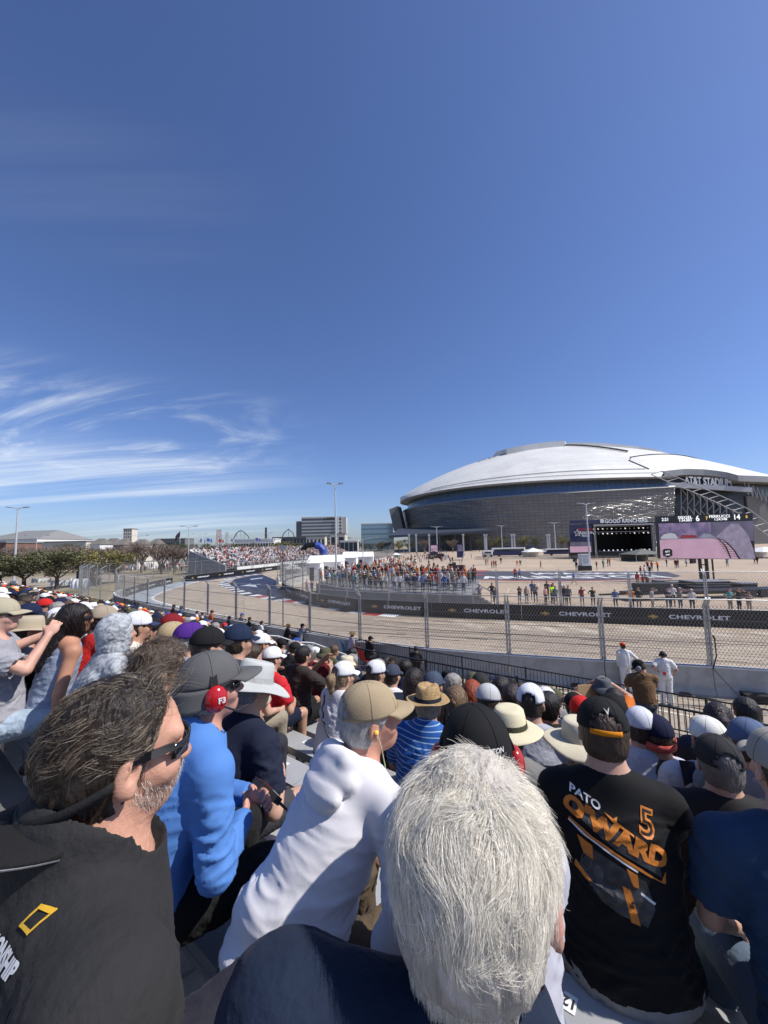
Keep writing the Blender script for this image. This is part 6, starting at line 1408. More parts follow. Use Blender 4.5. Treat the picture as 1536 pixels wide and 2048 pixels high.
# ---- solve the figure's base so that the head lands where the photograph shows it
def seat_for(p, hw, yaw):
    rz = Matrix.Rotation(-R(yaw), 3, 'Z'); return hw-rz @ p.head
def hero(label, px, py, d, yaw, skin, pose, cat='person', group='spectators in the near rows', h=.008, sleeve='short', shirt=(.5, .5, .5), amp=.006, sc=(4.5, 4.5, 12), legs_=True, trousers=(.02, .02, .03), shorts=False, hem=0., loose=1.3, inflate=.018, smooth_it=2, shirt_mat=None, seed=1, curl=.5, palm=(None, None), hr=1., auto=True, collar=0., extra=None, neck_r=.066, jaw=1., nose=1., name='person', shirt_name='shirt', sh_h=None, seatfix=None, trunk=1., forearm=1.):
    hw = at(px, py, d)
    p = Pose(**pose)
    if auto:
        for _ in range(6):
            b = seat_for(p, hw, yaw); n = b.x*.6+b.y*.8; want = seat_z(n) if seatfix is None else seatfix; err = b.z-want
            pose = dict(pose); pose['torso'] = min(.66, max(.38, pose.get('torso', .5)+err*.9)); p = Pose(**pose)
    b = seat_for(p, hw, yaw)
    root = empty(name+'_root', (0, 0, 0))
    f = body_sdf(p, h, True, legs_, curl, palm, jaw, nose, hr, forearm); V, F = fin(f, 1)
    if h < .0105: V = wrinkle(V, F, .0011, (42, 42, 60), seed, 2)
    bd = mesh_obj('person', V, F, M_skin, None, True, col=skin); tag(bd, label, cat, group); bpy.data.objects.remove(root)
    place(bd, b, yaw)
    f = shirt_sdf(p, sh_h or h, sleeve, inflate, hem, collar, loose, neck_r, extra, trunk=trunk); V, F = fin(f, smooth_it)
    nz = np.clip((V[:, 2]-p.pel.z+.12)/.15, .3, 1.); tp = np.clip((p.neck.z+.02-V[:, 2])/.12, .25, 1.); rr_ = np.linalg.norm(V-np.array(p.neck), axis=1); V = wrinkle(V, F, amp, sc, seed, 3, nz*tp*np.clip((rr_-.10)/.06, 0, 1))
    rr_ = np.linalg.norm(V-np.array(p.neck), axis=1); kb = np.clip((.165-rr_)/.04, 0, 1)[:, None]
    if h < .0105: V = V*(1-kb)+smooth_v(V, F, 10, .6)*kb
    so_ = mesh_obj(shirt_name, V, F, shirt_mat or M_knit, bd, True, col=shirt)
    if trousers is not None and legs_:
        V, F = fin(legs_sdf(p, max(h, .010), shorts), 2); V = wrinkle(V, F, .006, (12, 9, 12), seed+5); mesh_obj('shorts' if shorts else 'trousers', V, F, M_cloth, bd, True, col=trousers)
        for k in (0, 1):
            ff = Field(tuple(p.ank[k]+Vector((-.1, -.14, -.14))), tuple(p.ank[k]+Vector((.1, .24, .1))), .012); ff.cone(p.ank[k]+Vector((0, -.035, -.04)), p.ank[k]+Vector((0, .13, -.05)), .044, .038, .02); ff.plane(p.ank[k]+Vector((0, 0, -.082)), (0, 0, -1)); V, F = fin(ff, 1); mesh_obj('shoe', V, F, M_cloth, bd, True, col=(.12, .12, .13))
    return bd, p, so_
def face_hair(bd, p, style='short', col=(.1, .07, .05), h=.008, vol=.005, hr=1., amp=.004, seed=1, name='hair'):
    V, F = fin(hair_sdf(p, h, style, vol, hr), 1); V = wrinkle(V, F, amp, (30, 30, 12), seed, 2)
    return mesh_obj(name, V, F, M_hair, bd, True, col=col)
def drape(obj, V, F, origin, ax, ay, adir, off=.003, cut=.012):
    """lays flat artwork on a garment: every point is cast along adir onto the cloth"""
    bm_ = bmesh.new(); vs = [bm_.verts.new(v) for v in V]; bm_.verts.ensure_lookup_table()
    for f in F:
        try: bm_.faces.new([vs[i] for i in f])
        except ValueError: pass
    bmesh.ops.triangulate(bm_, faces=bm_.faces[:])
    for _ in range(4):
        E = [e for e in bm_.edges if e.calc_length() > cut]
        if not E: break
        bmesh.ops.subdivide_edges(bm_, edges=E, cuts=1); bmesh.ops.triangulate(bm_, faces=bm_.faces[:])
    me = obj.data; tree = BVHTree.FromPolygons([v.co.copy() for v in me.vertices], [tuple(q.vertices) for q in me.polygons]); ok = []
    adir = Vector(adir).normalized()
    for v in bm_.verts:
        q = Vector(origin)+Vector(ax)*v.co.x+Vector(ay)*v.co.y; r_ = tree.ray_cast(q-adir*.6, adir)
        if r_[0] is None: ok.append(v)
        else: v.co = r_[0]-adir*(off+v.co.z)
    bmesh.ops.delete(bm_, geom=ok, context='VERTS'); bm_.verts.index_update()
    V2 = [v.co.copy() for v in bm_.verts]; F2 = [tuple(v.index for v in f.verts) for f in bm_.faces]; bm_.free(); return V2, F2
# ================================================================ the people one can tell apart
occupied = []
def occ(px, py, d): v = at(px, py, d); occupied.append((v.x, v.y))
BLK = (.012, .012, .013); NAVY = (.010, .014, .035); WHT = (.72, .71, .74)
GN = 'spectators in the near rows'
# white haired man directly in front
occ(945, 1735, .47)
bd, p, sh = hero('person with thick tousled white hair and a dark navy jacket, seen from right behind', 948, 1738, .488, 4, (.58, .30, .23), dict(torso=.5, lean=20, sw=.205, roll=20, twist=-6, hpitch=22, hyaw=20, girth=1.0, arms=('lap', 'lap'), shup=(.035, -.06)), h=.0055, sleeve='long', shirt=(.011, .019, .040), amp=.014, sc=(3.5, 3.5, 9), seed=3, hr=1.10, collar=1, shirt_mat=M_cloth, shirt_name='jacket', trousers=(.05, .05, .06))
face_hair(bd, p, 'short', (.50, .46, .40), .006, .008, 1.08, .003, 2)
def reg_white(P): return (P[:, 2] > -.115) & ~((P[:, 1] > .055) & (P[:, 2] < .05)) & ~((np.abs(P[:, 0]) > .070) & (np.abs(P[:, 1]) < .032) & (P[:, 2] < -.008))
_rw = reg_white
def reg_white(P): return _rw(P) & ~((P[:, 0] > .055) & (P[:, 1] > -.05) & (P[:, 2] < .012))
def flow_white(P):
    c = np.array([.012, -.055, .105]); q = P-c; r_ = np.linalg.norm(q, axis=1)[:, None]+1e-6; sw = np.stack([-q[:, 1], q[:, 0], 0*q[:, 0]], 1)/r_
    return q/r_+sw*.55*np.exp(-r_*9)+np.array([0, -.2, -.9])*np.clip(r_*5, 0, 1.3)
WR = dict(rad=(.087, .106, .095), cen=(0, -.018, .020))
WC = grey_mix((.66, .60, .50), (.98, .93, .81), .75)
strands(bd, p, 52000, .042, WC, 1.08, 4, .00027, reg_white, lift=.011, noise=1.7, rand=.18, nf=24, clump=900, flow=flow_white, grav=.15, segs=7, **WR)
strands(bd, p, 11000, .046, WC, 1.08, 9, .00026, reg_white, lift=.019, noise=1.8, rand=.26, nf=17, clump=500, cf=.6, flow=flow_white, grav=.1, segs=8, name='loose_hair', **WR)
strands(bd, p, 13000, .050, WC, 1.08, 8, .00029, lambda P: (P[:, 2] < -.015) & (P[:, 1] < -.005) & (P[:, 0] < .07), lift=.010, noise=.8, rand=.2, clump=260, flow=flow_white, grav=.7, segs=7, name='neck_hair', rad=(.072, .080, .128), cen=(0, -.022, .004))
w = MB(); q0 = p.neck+Vector((-.062, .03, .035)); w.tube([q0, p.neck+Vector((-.10, -.03, .005)), p.neck+Vector((-.118, -.085, -.055)), p.neck+Vector((-.115, -.125, -.16)), p.neck+Vector((-.10, -.15, -.3))], .0032, 6); w.build('neck_cord', M_dark, bd)
# jacket yoke seam
sv = [v.co.copy() for v in sh.data.vertices]; bt = BVHTree.FromPolygons(sv, [tuple(q.vertices) for q in sh.data.polygons])
def seam(sh_, bd_, pts, r_=.0012, m=None, name='seam', adir=(0, 1, 0)):
    b_ = BVHTree.FromPolygons([v.co.copy() for v in sh_.data.vertices], [tuple(q.vertices) for q in sh_.data.polygons]); out = []; adir = Vector(adir).normalized()
    for a, b in zip(pts, pts[1:]):
        for t in range(14):
            q = Vector(a).lerp(Vector(b), t/14); r2 = b_.ray_cast(q-adir*.7, adir)
            if r2[0] is not None and (not out or (r2[0]-out[-1]).length < .05): out.append(r2[0]-adir*r_*.2)
    if len(out) < 3: return None
    w_ = MB(); w_.tube(out, r_, 5); return w_.build(name, m or M_dark, sh_, True)
seam(sh, bd, [p.sh[0]+Vector((-.06, 0, -.02)), p.sh[0]+Vector((.03, 0, -.05)), p.chest+Vector((0, 0, -.02)), p.sh[1]+Vector((0, 0, -.03))])
seam(sh, bd, [p.sh[0]+Vector((.04, 0, -.055)), p.chest+Vector((-.10, 0, -.2)), p.mid+Vector((-.09, 0, -.1))])
# dark haired man with sunglasses
occ(240, 1500, .56)
bd, p, sh = hero('person in a black shirt with greying dark hair, grey beard and black wraparound sunglasses', 246, 1500, .66, 50, (.56, .30, .21), dict(torso=.5, lean=14, sw=.235, roll=0, hpitch=6, hyaw=-5, girth=1.36, arms=((Vector((-.20, .02, -.02)), Vector((0, -1, 0))), (Vector((.20, -.05, -.04)), Vector((0, -1, 0)))), shup=(.02, .02)), h=.0042, sleeve='short', shirt=(.026, .026, .027), amp=.010, sc=(4, 4, 8), seed=7, hr=.97, shirt_mat=M_cloth, neck_r=.066, nose=.985, collar=1.5)
def reg_dark(P): return (P[:, 2] > -.105) & ~((P[:, 1] > .020+.35*np.clip(P[:, 2], 0, .1)) & (P[:, 2] < .083)) & ~((P[:, 1] > .052)) & ~((P[:, 1] > -.035) & (P[:, 2] < -.008) & (np.abs(P[:, 0]) > .03)) & ~((P[:, 1] > -.052) & (P[:, 2] < -.05))
V_, F_ = fin(hair_sdf(p, .005, 'short', .007, 1.0), 1)
Ti = head_frame(p, 1.0).inverted(); L3 = np.array(Ti); q_ = V_ @ L3[:3, :3].T+L3[:3, 3]; fc = q_[F_].mean(1); kp = ~((fc[:, 1] > .008+.35*np.clip(fc[:, 2], 0, .1)) & (fc[:, 2] < .09)) & (fc[:, 1] < .04)
mesh_obj('hair', wrinkle(V_, F_, .003, (30, 30, 12), 2, 2), F_[kp], M_hair, bd, True, col=(.022, .015, .011))
def flow_dark(P):
    q = P-np.array([.0, .075, .10]); r_ = np.linalg.norm(q, axis=1)[:, None]+1e-6; return q/r_*np.array([.8, 1.3, .9])+np.array([0, -.55, -.25])
strands(bd, p, 26000, .050, grey_mix((.045, .030, .020), (.40, .33, .25), .22), 1.0, 14, .00036, reg_dark, lift=.014, noise=1.2, rand=.22, nf=20, clump=420, cf=.75, flow=flow_dark, grav=.15, segs=7, rad=(.079, .098, .090), cen=(0, -.014, .024))
strands(bd, p, 500, .05, grey_mix((.10, .075, .05), (.3, .26, .2), .3), 1.0, 16, .0005, lambda P: (P[:, 2] > .085) & (P[:, 1] > .0) & (P[:, 1] < .055), lift=.05, noise=.5, flow=lambda P: np.tile([0., .6, .5], (len(P), 1)), grav=-.2, segs=6, name='front_tuft')
def reg_beard(P): return (P[:, 2] < -.030) & (P[:, 1] > .005) & (P[:, 2] > -.12)
strands(bd, p, 2300, .008, grey_mix((.26, .20, .15), (.80, .78, .74), .75), 1.0, 15, .00032, reg_beard, lift=.004, noise=.3, grav=.6, segs=3, rad=(.064, .078, .092), cen=(0, .020, -.028), name='beard')
strands(bd, p, 500, .014, grey_mix((.25, .22, .2), (.65, .62, .58), .6), 1.0, 17, .0004, lambda P: (np.abs(P[:, 0]) > .055) & (P[:, 1] > .01) & (P[:, 1] < .04) & (P[:, 2] < .005) & (P[:, 2] > -.045), lift=.005, noise=.3, grav=.6, segs=3, name='sideburns')
glasses(bd, p, 1.0)
T = head_frame(p, 1.0)                                   # dark visor worn back to front, its brim behind the neck
w = MB(); V = []; F = []; nn_ = 26
for i in range(nn_+1):
    a = PI-1.42+2.84*i/nn_
    for z in (-.006, .012): V.append(T @ Vector((.0925*math.sin(a), -.012+.110*math.cos(a), -.006+z*.8-.058*max(0, -math.cos(a)))))
for i in range(nn_): F.append((2*i, 2*i+1, 2*i+3, 2*i+2))
vz = mesh_obj('visor', V, F, M_hat, bd, True, col=(.015, .015, .016)); s_ = vz.modifiers.new('thickness', 'SOLIDIFY'); s_.thickness = .004; s_.offset = 1
V = []; F = []; nn_ = 22; rim_ = []
for i in range(nn_+1):
    a = PI-1.15+2.30*i/nn_
    for j in range(6):
        t = j/5; x = .094*math.sin(a)*(1+.10*t); y = -.012+.112*math.cos(a)-.075*t*math.cos((a-PI)*1.25)**.6; z = -.066-.012*t-.9*x*x+.0
        V.append(T @ Vector((x, y, z)))
    rim_.append(V[-1])
for i in range(nn_):
    for j in range(5): F.append((6*i+j, 6*i+j+1, 6*i+7+j, 6*i+6+j))
b_ = mesh_obj('brim', V, F, M_hat, vz, True, col=(.014, .014, .015)); s_ = b_.modifiers.new('thickness', 'SOLIDIFY'); s_.thickness = .004
w = MB(); w.tube(rim_, .0018, 5); w.build('piping', mat('grey piping', (.22, .22, .22), .8), b_)
TH = mat('charcoal thread', (.008, .008, .008), .8)
seam(sh, bd, [p.sh[1]+Vector((-.045, 0, .035)), p.sh[1]+Vector((-.015, 0, -.01)), p.sh[1]+Vector((-.02, 0, -.08)), p.sh[1]+Vector((-.005, 0, -.15))], .0013, TH)
seam(sh, bd, [p.neck+Vector((-.085, 0, .004)), p.neck+Vector((-.04, 0, -.028)), p.neck+Vector((.04, 0, -.028)), p.neck+Vector((.085, 0, .004))], .0013, TH, 'neckline')
def art(sh_, bd_, items, origin, ax, ay, adir):
    for nm, (V, F), m_, off in items:
        V2, F2 = drape(sh_, V, F, origin, ax, ay, adir, off)
        if F2: mesh_obj(nm, V2, F2, m_, sh_)
def tx(s, size, x=0, y=0, sx=1., bold=.0, shear=0., rot=0.):
    V, F = text_mesh(s, size, bold=bold, sx=sx, shear=shear); c, s2 = math.cos(rot), math.sin(rot); return [(v[0]*c-v[1]*s2+x, v[0]*s2+v[1]*c+y, 0) for v in V], F
def poly(pts): return [(x, y, 0) for x, y in pts], [tuple(range(len(pts)))]
def frame_(pts, w_):
    V = []; F = []; n = len(pts)
    for i in range(n):
        a = Vector(pts[i]); b = Vector(pts[(i+1) % n]); d = (b-a).normalized(); q = Vector((-d.y, d.x))*w_/2; o_ = len(V); a = a-d*w_/2; b = b+d*w_/2
        V += [(*(a+q), 0), (*(b+q), 0), (*(b-q), 0), (*(a-q), 0)]; F.append((o_, o_+1, o_+2, o_+3))
    return V, F
M_pgold = mat('yellow shirt print', (.72, .42, .03), .6); M_pwht = mat('white shirt print', (.72, .72, .72), .6); M_porg = mat('orange shirt print', (.60, .19, .015), .6, var=.25, vscale=14); M_pgry = mat('grey shirt print', (.10, .10, .105), .6, var=.5, vscale=30); M_pdk = mat('charcoal shirt print', (.045, .045, .048), .5, var=.6, vscale=25)
bpy.context.view_layer.update()
Mi = bd.matrix_world.inverted(); ro = Mi @ Vector((0, 0, H)); rdv = (Mi.to_3x3() @ ray(8, 1905)).normalized(); hit = BVHTree.FromPolygons([v.co.copy() for v in sh.data.vertices], [tuple(q.vertices) for q in sh.data.polygons]).ray_cast(ro, rdv)
o_ = (hit[0] if hit[0] is not None else p.mid)+Vector((-.022, 0, -.040))
art(sh, bd, [('shirt_print', tx('CHAMPIONSHIP', .020, .0, .040, .9, .001, rot=.0), M_pwht, .003), ('shirt_print', poly([(-.10, .022), (.055, .024), (.05, .008), (.03, -.008), (.005, .004), (-.10, -.02)]), M_pgold, .003), ('shirt_print', frame_([(.02, .062), (.042, .063), (.045, .076), (.024, .076)], .003), M_pgold, .003), ('shirt_print', frame_([(.01, -.035), (.045, -.033), (.05, -.065), (.015, -.07)], .004), M_pgold, .003)], o_, Vector((1, 0, 0)), Vector((0, 0, 1)), Vector((0, 1, 0)))
# person with black cap and red ear defenders behind the white haired man
occ(975, 1520, .93)
bd, p, sh = hero('person in a black cap with red ear cups and pale grey long sleeves', 952, 1512, 1.03, 6, SKIN[0], dict(torso=.5, lean=14, sw=.135, hpitch=2, girth=.84, arms=('lap', (Vector((.02, .26, .14)), Vector((.05, -.6, -1))))), h=.010, sleeve='long', shirt=(.45, .45, .50), amp=.007, sc=(4, 4, 12), seed=9, trousers=(.12, .19, .30))
face_hair(bd, p, 'short', (.2, .19, .18), .010)
c_, T = cap_parts(bd, p, BLK, tilt=-4)
headset(bd, p, (.35, .02, .02), mic=False)
V, F = text_mesh('WORTHINGTON', .017, bold=.0004, sx=1.0); mesh_obj('cap_lettering', [T @ Vector(((.092)*math.sin(PI-v[0]/.098), (.112)*math.cos(PI-v[0]/.098), .018+v[1])) for v in V], F, M_pwht, c_)
# white hoodie man
occ(742, 1440, 1.42)
def hood(f):
    B = Matrix(hp.B.tolist()); n_ = hp.neck
    def b(x, y, z): return n_+B @ Vector((x, y, z))
    f.ell(b(0, -.110, -.045), (.115, .050, .062), hp.B, .012); f.ell(b(0, -.128, -.105), (.105, .034, .050), hp.B, .010); f.ell(b(0, -.120, .0), (.075, .022, .012), hp.B, .004, 's')
    for k in (-1, 1): f.cone(b(k*.090, -.01, .0), b(k*.060, -.11, .0), .028, .038, .012)
    f.cone(b(-.055, -.125, .0), b(.055, -.125, .0), .034, .034, .01)
    f.ell(b(0, -.05, .035), (.052, .045, .035), hp.B, .01, 's')
pose = dict(torso=.56, lean=37, sw=.205, hpitch=-4, hyaw=26, girth=1.02, arms=('knee', 'knee'), twist=4)
hp = Pose(**pose); _S = shirt_sdf
def shirt_hood(p_, *a, **k):
    global hp; hp = p_; return _S(p_, *a, **k)
shirt_sdf = shirt_hood
bd, p, sh = hero('person with grey goatee in a white hooded sweatshirt and khaki cap, leaning forward', 742, 1436, 1.42, 50, (.55, .28, .20), pose, h=.008, sleeve='long', shirt=WHT, amp=.0105, sc=(2.8, 2.8, 7.5), seed=21, trousers=(.11, .08, .05), extra=hood, loose=1.5, sh_h=.0075, smooth_it=3)
shirt_sdf = _S
face_hair(bd, p, 'short', (.45, .44, .43), .008, .010)
strands(bd, p, 1800, .035, grey_mix((.3, .29, .28), (.75, .74, .72), .7), 1., 31, .0009, lambda P: (P[:, 2] < .03) & (P[:, 2] > -.08) & (P[:, 1] < -.02), lift=.012, noise=.5, grav=.8)
strands(bd, p, 260, .016, grey_mix((.4, .4, .4), (.8, .8, .78), .8), 1., 33, .0009, lambda P: (P[:, 1] > .05) & (P[:, 2] < -.045), lift=.008, rad=(.045, .085, .105), cen=(0, .01, -.01), name='goatee')
cap_parts(bd, p, (.37, .29, .185), tilt=-2, opening=True)
w = MB(); e_ = head_frame(p) @ Vector((.092, .0, -.010)); w.lathe([(0, .006), (.006, .004), (.007, -.004), (0, -.006)], 8, mt=Matrix.Translation(e_)); w.build('earplug', M_yel, bd)
w = MB(); w.tube([e_, e_+Vector((.012, .01, -.05)), e_+Vector((.006, .03, -.12)), e_+Vector((-.02, .05, -.19))], .0016, 5); w.build('earphone_wire', mat('cream wire', (.6, .56, .36), .5), bd)
# blue shirt man with grey flap cap, red ear defenders and a handset
occ(425, 1375, 1.3)
bd, p, sh = hero('person in a bright blue shirt, grey flap cap and red ear defenders', 424, 1374, 1.52, 52, (.55, .29, .22), dict(torso=.54, lean=24, sw=.20, hpitch=-2, hyaw=2, girth=1.22, arms=((Vector((.02, .40, .30)), Vector((-.8, -.3, -.6))), (Vector((.07, .36, .26)), Vector((.9, -.6, -.5))))), h=.008, sleeve='long', shirt=(.085, .215, .54), amp=.0065, sc=(3.6, 3.6, 11), seed=11, trousers=BLK, collar=1, curl=.75, hr=1.05, loose=1.6)
face_hair(bd, p, 'short', (.42, .40, .37), .010, .010, 1.05)
cap_parts(bd, p, (.105, .105, .108), tilt=2, hr=1.08, brim_len=.09, flap=.085)
headset(bd, p, (.42, .012, .016), hr=1.08, mic=True)
glasses(bd, p, 1.05)
V, F = text_mesh('F3', .026, bold=.001); T = head_frame(p, 1.08); mesh_obj('cup_lettering', [T @ Vector((.1262, .006-0+v[0]*1.0, -.012+v[1])) for v in V], F, M_pwht, bd)
hand = (p.wr[0]+p.wr[1])/2+Vector((0, .08, .02)); r_ = Matrix.Rotation(-R(52), 4, 'Z'); ob = empty('radio_handset', bd.matrix_basis @ hand, -R(40), 'black radio handset with keypad held by the blue shirted man', 'radio handset'); w = MB()
mt = Matrix.Rotation(-.9, 4, 'X'); w.prism([(-.03, -.07), (.03, -.07), (.034, 0), (.03, .07), (-.03, .07), (-.034, 0)], -.012, .014, mt); w.build('case', M_dark, ob); w = MB()
for i in range(4):
    for j in range(4): w.prism([(-.022+i*.0125, -.055+j*.014), (-.013+i*.0125, -.055+j*.014), (-.013+i*.0125, -.045+j*.014), (-.022+i*.0125, -.045+j*.014)], .015, .017, mt)
w.build('keys', mat('dark red keys', (.25, .03, .03), .5), ob); w = MB(); w.prism([(-.02, .01), (.02, .01), (.02, .05), (-.02, .05)], .015, .0165, mt); w.build('display', M_pwht, ob); w = MB(); w.tube([mt @ Vector((.02, .07, 0)), mt @ Vector((.02, .16, 0))], [.006, .004], 8); w.build('antenna', M_dark, ob)
w = MB(); k_ = p.wr[1]-p.hd[1]*.02; w.tube([k_-p.hd[1]*.012, k_+p.hd[1]*.012], .033, 12, caps=False); w.build('wristband', mat('pale blue band', (.1, .4, .65), .6), bd)
# navy shirt man, pale sun hat
occ(505, 1370, 2.15)
bd, p, sh = hero('person in a navy short sleeved shirt under a pale grey wide brimmed sun hat', 507, 1374, 2.10, 45, SKIN[2], dict(torso=.5, lean=24, sw=.205, hpitch=8, girth=1.2, arms=('lap', 'lap')), h=.010, shirt=(.012, .016, .036), amp=.010, sc=(4, 4, 11), seed=12, trousers=(.05, .05, .06), shorts=True)
face_hair(bd, p, 'short', (.3, .28, .26), .012)
brim_hat(bd, p, (.47, .48, .47), rim=.112, crown_h=.105, tilt=-12, droop=.35, band=(.40, .41, .40))
# striped polo, straw hat
occ(857, 1405, 2.75)
M_stripe = mat('striped polo knit', (.01, .1, .34), .8); t = M_stripe.node_tree; bs_ = t.nodes['Principled BSDF']; tc = N('ShaderNodeTexCoord', t); wv = N('ShaderNodeTexWave', t); wv.bands_direction = 'Z'; wv.inputs['Scale'].default_value = 10.5; wv.inputs['Distortion'].default_value = .25; L(tc.outputs['Object'], wv.inputs['Vector'], t)
cr = N('ShaderNodeValToRGB', t); cr.color_ramp.elements[0].position = .90; cr.color_ramp.elements[0].color = (.008, .085, .33, 1); cr.color_ramp.elements[1].position = .96; cr.color_ramp.elements[1].color = (.35, .50, .66, 1); L(wv.outputs['Fac'], cr.inputs[0], t); L(cr.outputs[0], bs_.inputs['Base Color'], t)
bd, p, sh = hero('person in a blue striped polo shirt and straw fedora with a black band', 857, 1408, 2.72, 28, SKIN[0], dict(torso=.5, lean=14, sw=.21, girth=1.2, hpitch=2), h=.010, shirt=(.01, .1, .4), shirt_mat=M_stripe, amp=.009, sc=(6, 6, 10), seed=13, collar=1, trousers=(.2, .17, .12), shorts=True)
face_hair(bd, p, 'short', (.35, .30, .22), .012)
brim_hat(bd, p, (.50, .33, .15), rim=.062, crown_h=.105, tilt=-3, droop=-.05, band=(.015, .018, .03), m=M_straw, taper=.84, name='straw_hat', flat=.012, crease=.012)
# orange and black racing shirt
occ(1205, 1470, 1.57)
bd, p, sh = hero('big bearded person in a black racing shirt with orange lettering', 1206, 1464, 1.64, 14, SKIN[2], dict(torso=.62, lean=10, sw=.198, girth=1.32, hyaw=8, hpitch=8, arms=('lap', 'read'), shup=(-.012, -.03)), h=.009, inflate=.013, shirt=(.006, .006, .007), amp=.009, sc=(3.6, 3.6, 9), seed=14, hem=.05, trousers=(.30, .29, .27), shorts=True, hr=1.06, loose=1.5, neck_r=.075)
face_hair(bd, p, 'short', (.05, .028, .018), .010, .012, 1.06)
strands(bd, p, 900, .03, grey_mix((.05, .028, .018), (.1, .06, .04), .3), 1.06, 41, .0009, lambda P: (P[:, 1] > .02) & (P[:, 2] < -.02), lift=.02, rad=(.066, .08, .095), cen=(0, .018, -.03), name='beard')
c_, T = cap_parts(bd, p, BLK, tilt=-3, hr=1.08, opening=True, strap=(.62, .22, .01))
w = MB(); pts = [(-.016, .008), (-.006, .002), (0, -.004), (.010, .006), (.014, .012), (.004, .004), (.002, -.014), (-.003, -.010), (-.006, -.004)]
mesh_obj('cap_logo', [T @ Vector((.0935*math.sin(PI-.12-x/.1)*(.83-y*3.2), .115*math.cos(PI-.12-x/.1)*(.83-y*3.2), .060+y)) for x, y in pts], [tuple(range(len(pts)))], M_pwht, c_)
O = p.chest+Vector((-.028, 0, .028)); AX = Vector((1, 0, -.38)).normalized()*.72; AY = Vector((.25, 0, 1)).normalized()*.72
items = [('shirt_print', poly([(-.20, .045), (-.12, .052), (-.05, .055), (.03, .030), (.20, -.02), (.215, -.06), (.16, -.05), (.0, -.045), (-.20, -.005)]), M_pdk, .002),
 ('shirt_print', tx("PATO", .050, -.150, .082, 1.15, .0012), M_pwht, .0035),
 ('shirt_print', tx("O'WARD", .100, -.01, .012, 1.18, .0065, shear=.12), M_porg, .004), 
 ('shirt_print', tx("5", .145, .140, .118, 1.1, .007), M_porg, .0035), ('shirt_print', tx("5", .145, .140, .118, 1.1, -.0015), M_stageblk, .0050),
 ('shirt_print', poly([(-.06, .075), (-.02, .072), (.0, .088), (-.005, .068), (.075, .055), (.075, .048), (-.02, .056)]), M_porg, .0032),
 ('shirt_print', poly([(-.21, -.045), (.12, -.060), (.21, -.075), (.23, -.03), (.235, -.08), (.12, -.072), (-.21, -.057)]), M_porg, .0032),
 ('shirt_print', poly([(-.21, -.058), (.10, -.075), (.10, -.083), (-.21, -.066)]), M_pwht, .0033),
 ('shirt_print', poly([(-.17, -.09), (-.10, -.092), (-.09, -.145), (-.13, -.15)]), M_porg, .0033),
 ('shirt_print', poly([(-.10, -.10), (.14, -.10), (.19, -.19), (.16, -.27), (-.03, -.29), (-.15, -.22)]), M_pdk, .0022),
 ('shirt_print', poly([(.04, -.17), (.075, -.165), (.13, -.28), (.09, -.285)]), M_porg, .0035), ('shirt_print', tx('5', .04, .085, -.215, 1.0, .001, rot=-.4), M_stageblk, .0048),
 ('shirt_print', poly([(.05, -.09), (.10, -.092), (.11, -.14), (.085, -.145)]), M_porg, .0034), ('shirt_print', poly([(-.16, -.20), (-.08, -.235), (-.10, -.245), (-.165, -.225)]), M_porg, .0034),
 ('shirt_print', poly([(.12, -.15), (.19, -.165), (.185, -.175), (.12, -.16)]), M_pwht, .0034), ('shirt_print', frame_([(-.115+.022*math.cos(k*PI/5), -.175+.036*math.sin(k*PI/5)) for k in range(10)], .003), M_pgry, .0034), ('shirt_print', poly([(-.06+.022*math.cos(k*PI/5), -.185+.036*math.sin(k*PI/5)) for k in range(10)]), M_pgry, .003)]
art(sh, bd, items, O, AX, AY, Vector((.0, 1, 0)))
b2 = bd
# K crown shirt man with phone
occ(1440, 1530, 1.65)
bd, p, sh = hero('person in a black shirt with a white crowned letter, phone held up', 1437, 1528, 1.95, 20, SKIN[0], dict(torso=.56, lean=12, sw=.215, girth=1.25, arms=((Vector((-.10, .36, .46)), Vector((-.8, -.2, -.9))), 'lap')), h=.010, shirt=(.022, .020, .020), amp=.007, seed=15, trousers=(.1, .12, .16), shorts=True, hr=1.05, curl=.8, neck_r=.074)
face_hair(bd, p, 'short', (.16, .15, .14), .010, .010, 1.05)
cap_parts(bd, p, (.030, .030, .032), tilt=-2, hr=1.08, opening=True, brim_col=(.02, .02, .02))
K1 = [('shirt_print', tx('K', .16, 0, 0, .9, .006), M_pwht, .003), ('shirt_print', poly([(-.06, .085), (.06, .085), (.075, .135), (.035, .105), (0, .145), (-.035, .105), (-.075, .135)]), M_pwht, .003)]
art(sh, bd, K1, p.chest+Vector((-.09, 0, -.07)), Vector((1, 0, 0)), Vector((0, 0, 1)), Vector((0, 1, 0)))
def phone(bd_, p_, i, label, rz=0., tilt=-.5, big=1.):
    k = bd_.matrix_basis @ (p_.wr[i]+p_.hd[i]*.085+Vector((0, .022, .02))); ph = empty('phone', k, bd_.rotation_euler.z+rz, label, 'phone', 'phones held up'); w_ = MB(); mt_ = Matrix.Rotation(tilt, 4, 'X'); w_.prism([(-.037*big, -.004), (.037*big, -.004), (.037*big, .004), (-.037*big, .004)], -.06*big, .09*big, mt_); w_.build('phone_case', M_dark, ph); w_ = MB(); w_.prism([(-.034*big, -.0052), (.034*big, -.0052), (.034*big, -.0045), (-.034*big, -.0045)], -.057*big, .087*big, mt_); w_.build('screen', mat('dim phone screen', (.02, .025, .04), .12), ph)
bpy.context.view_layer.update()
phone(bd, p, 0, 'dark phone held up by the man in the crowned letter shirt')
phone(b2, Pose(torso=.62, lean=10, sw=.205, girth=1.32, arms=('lap', 'read')), 1, 'phone in the hand of the racing shirt man')
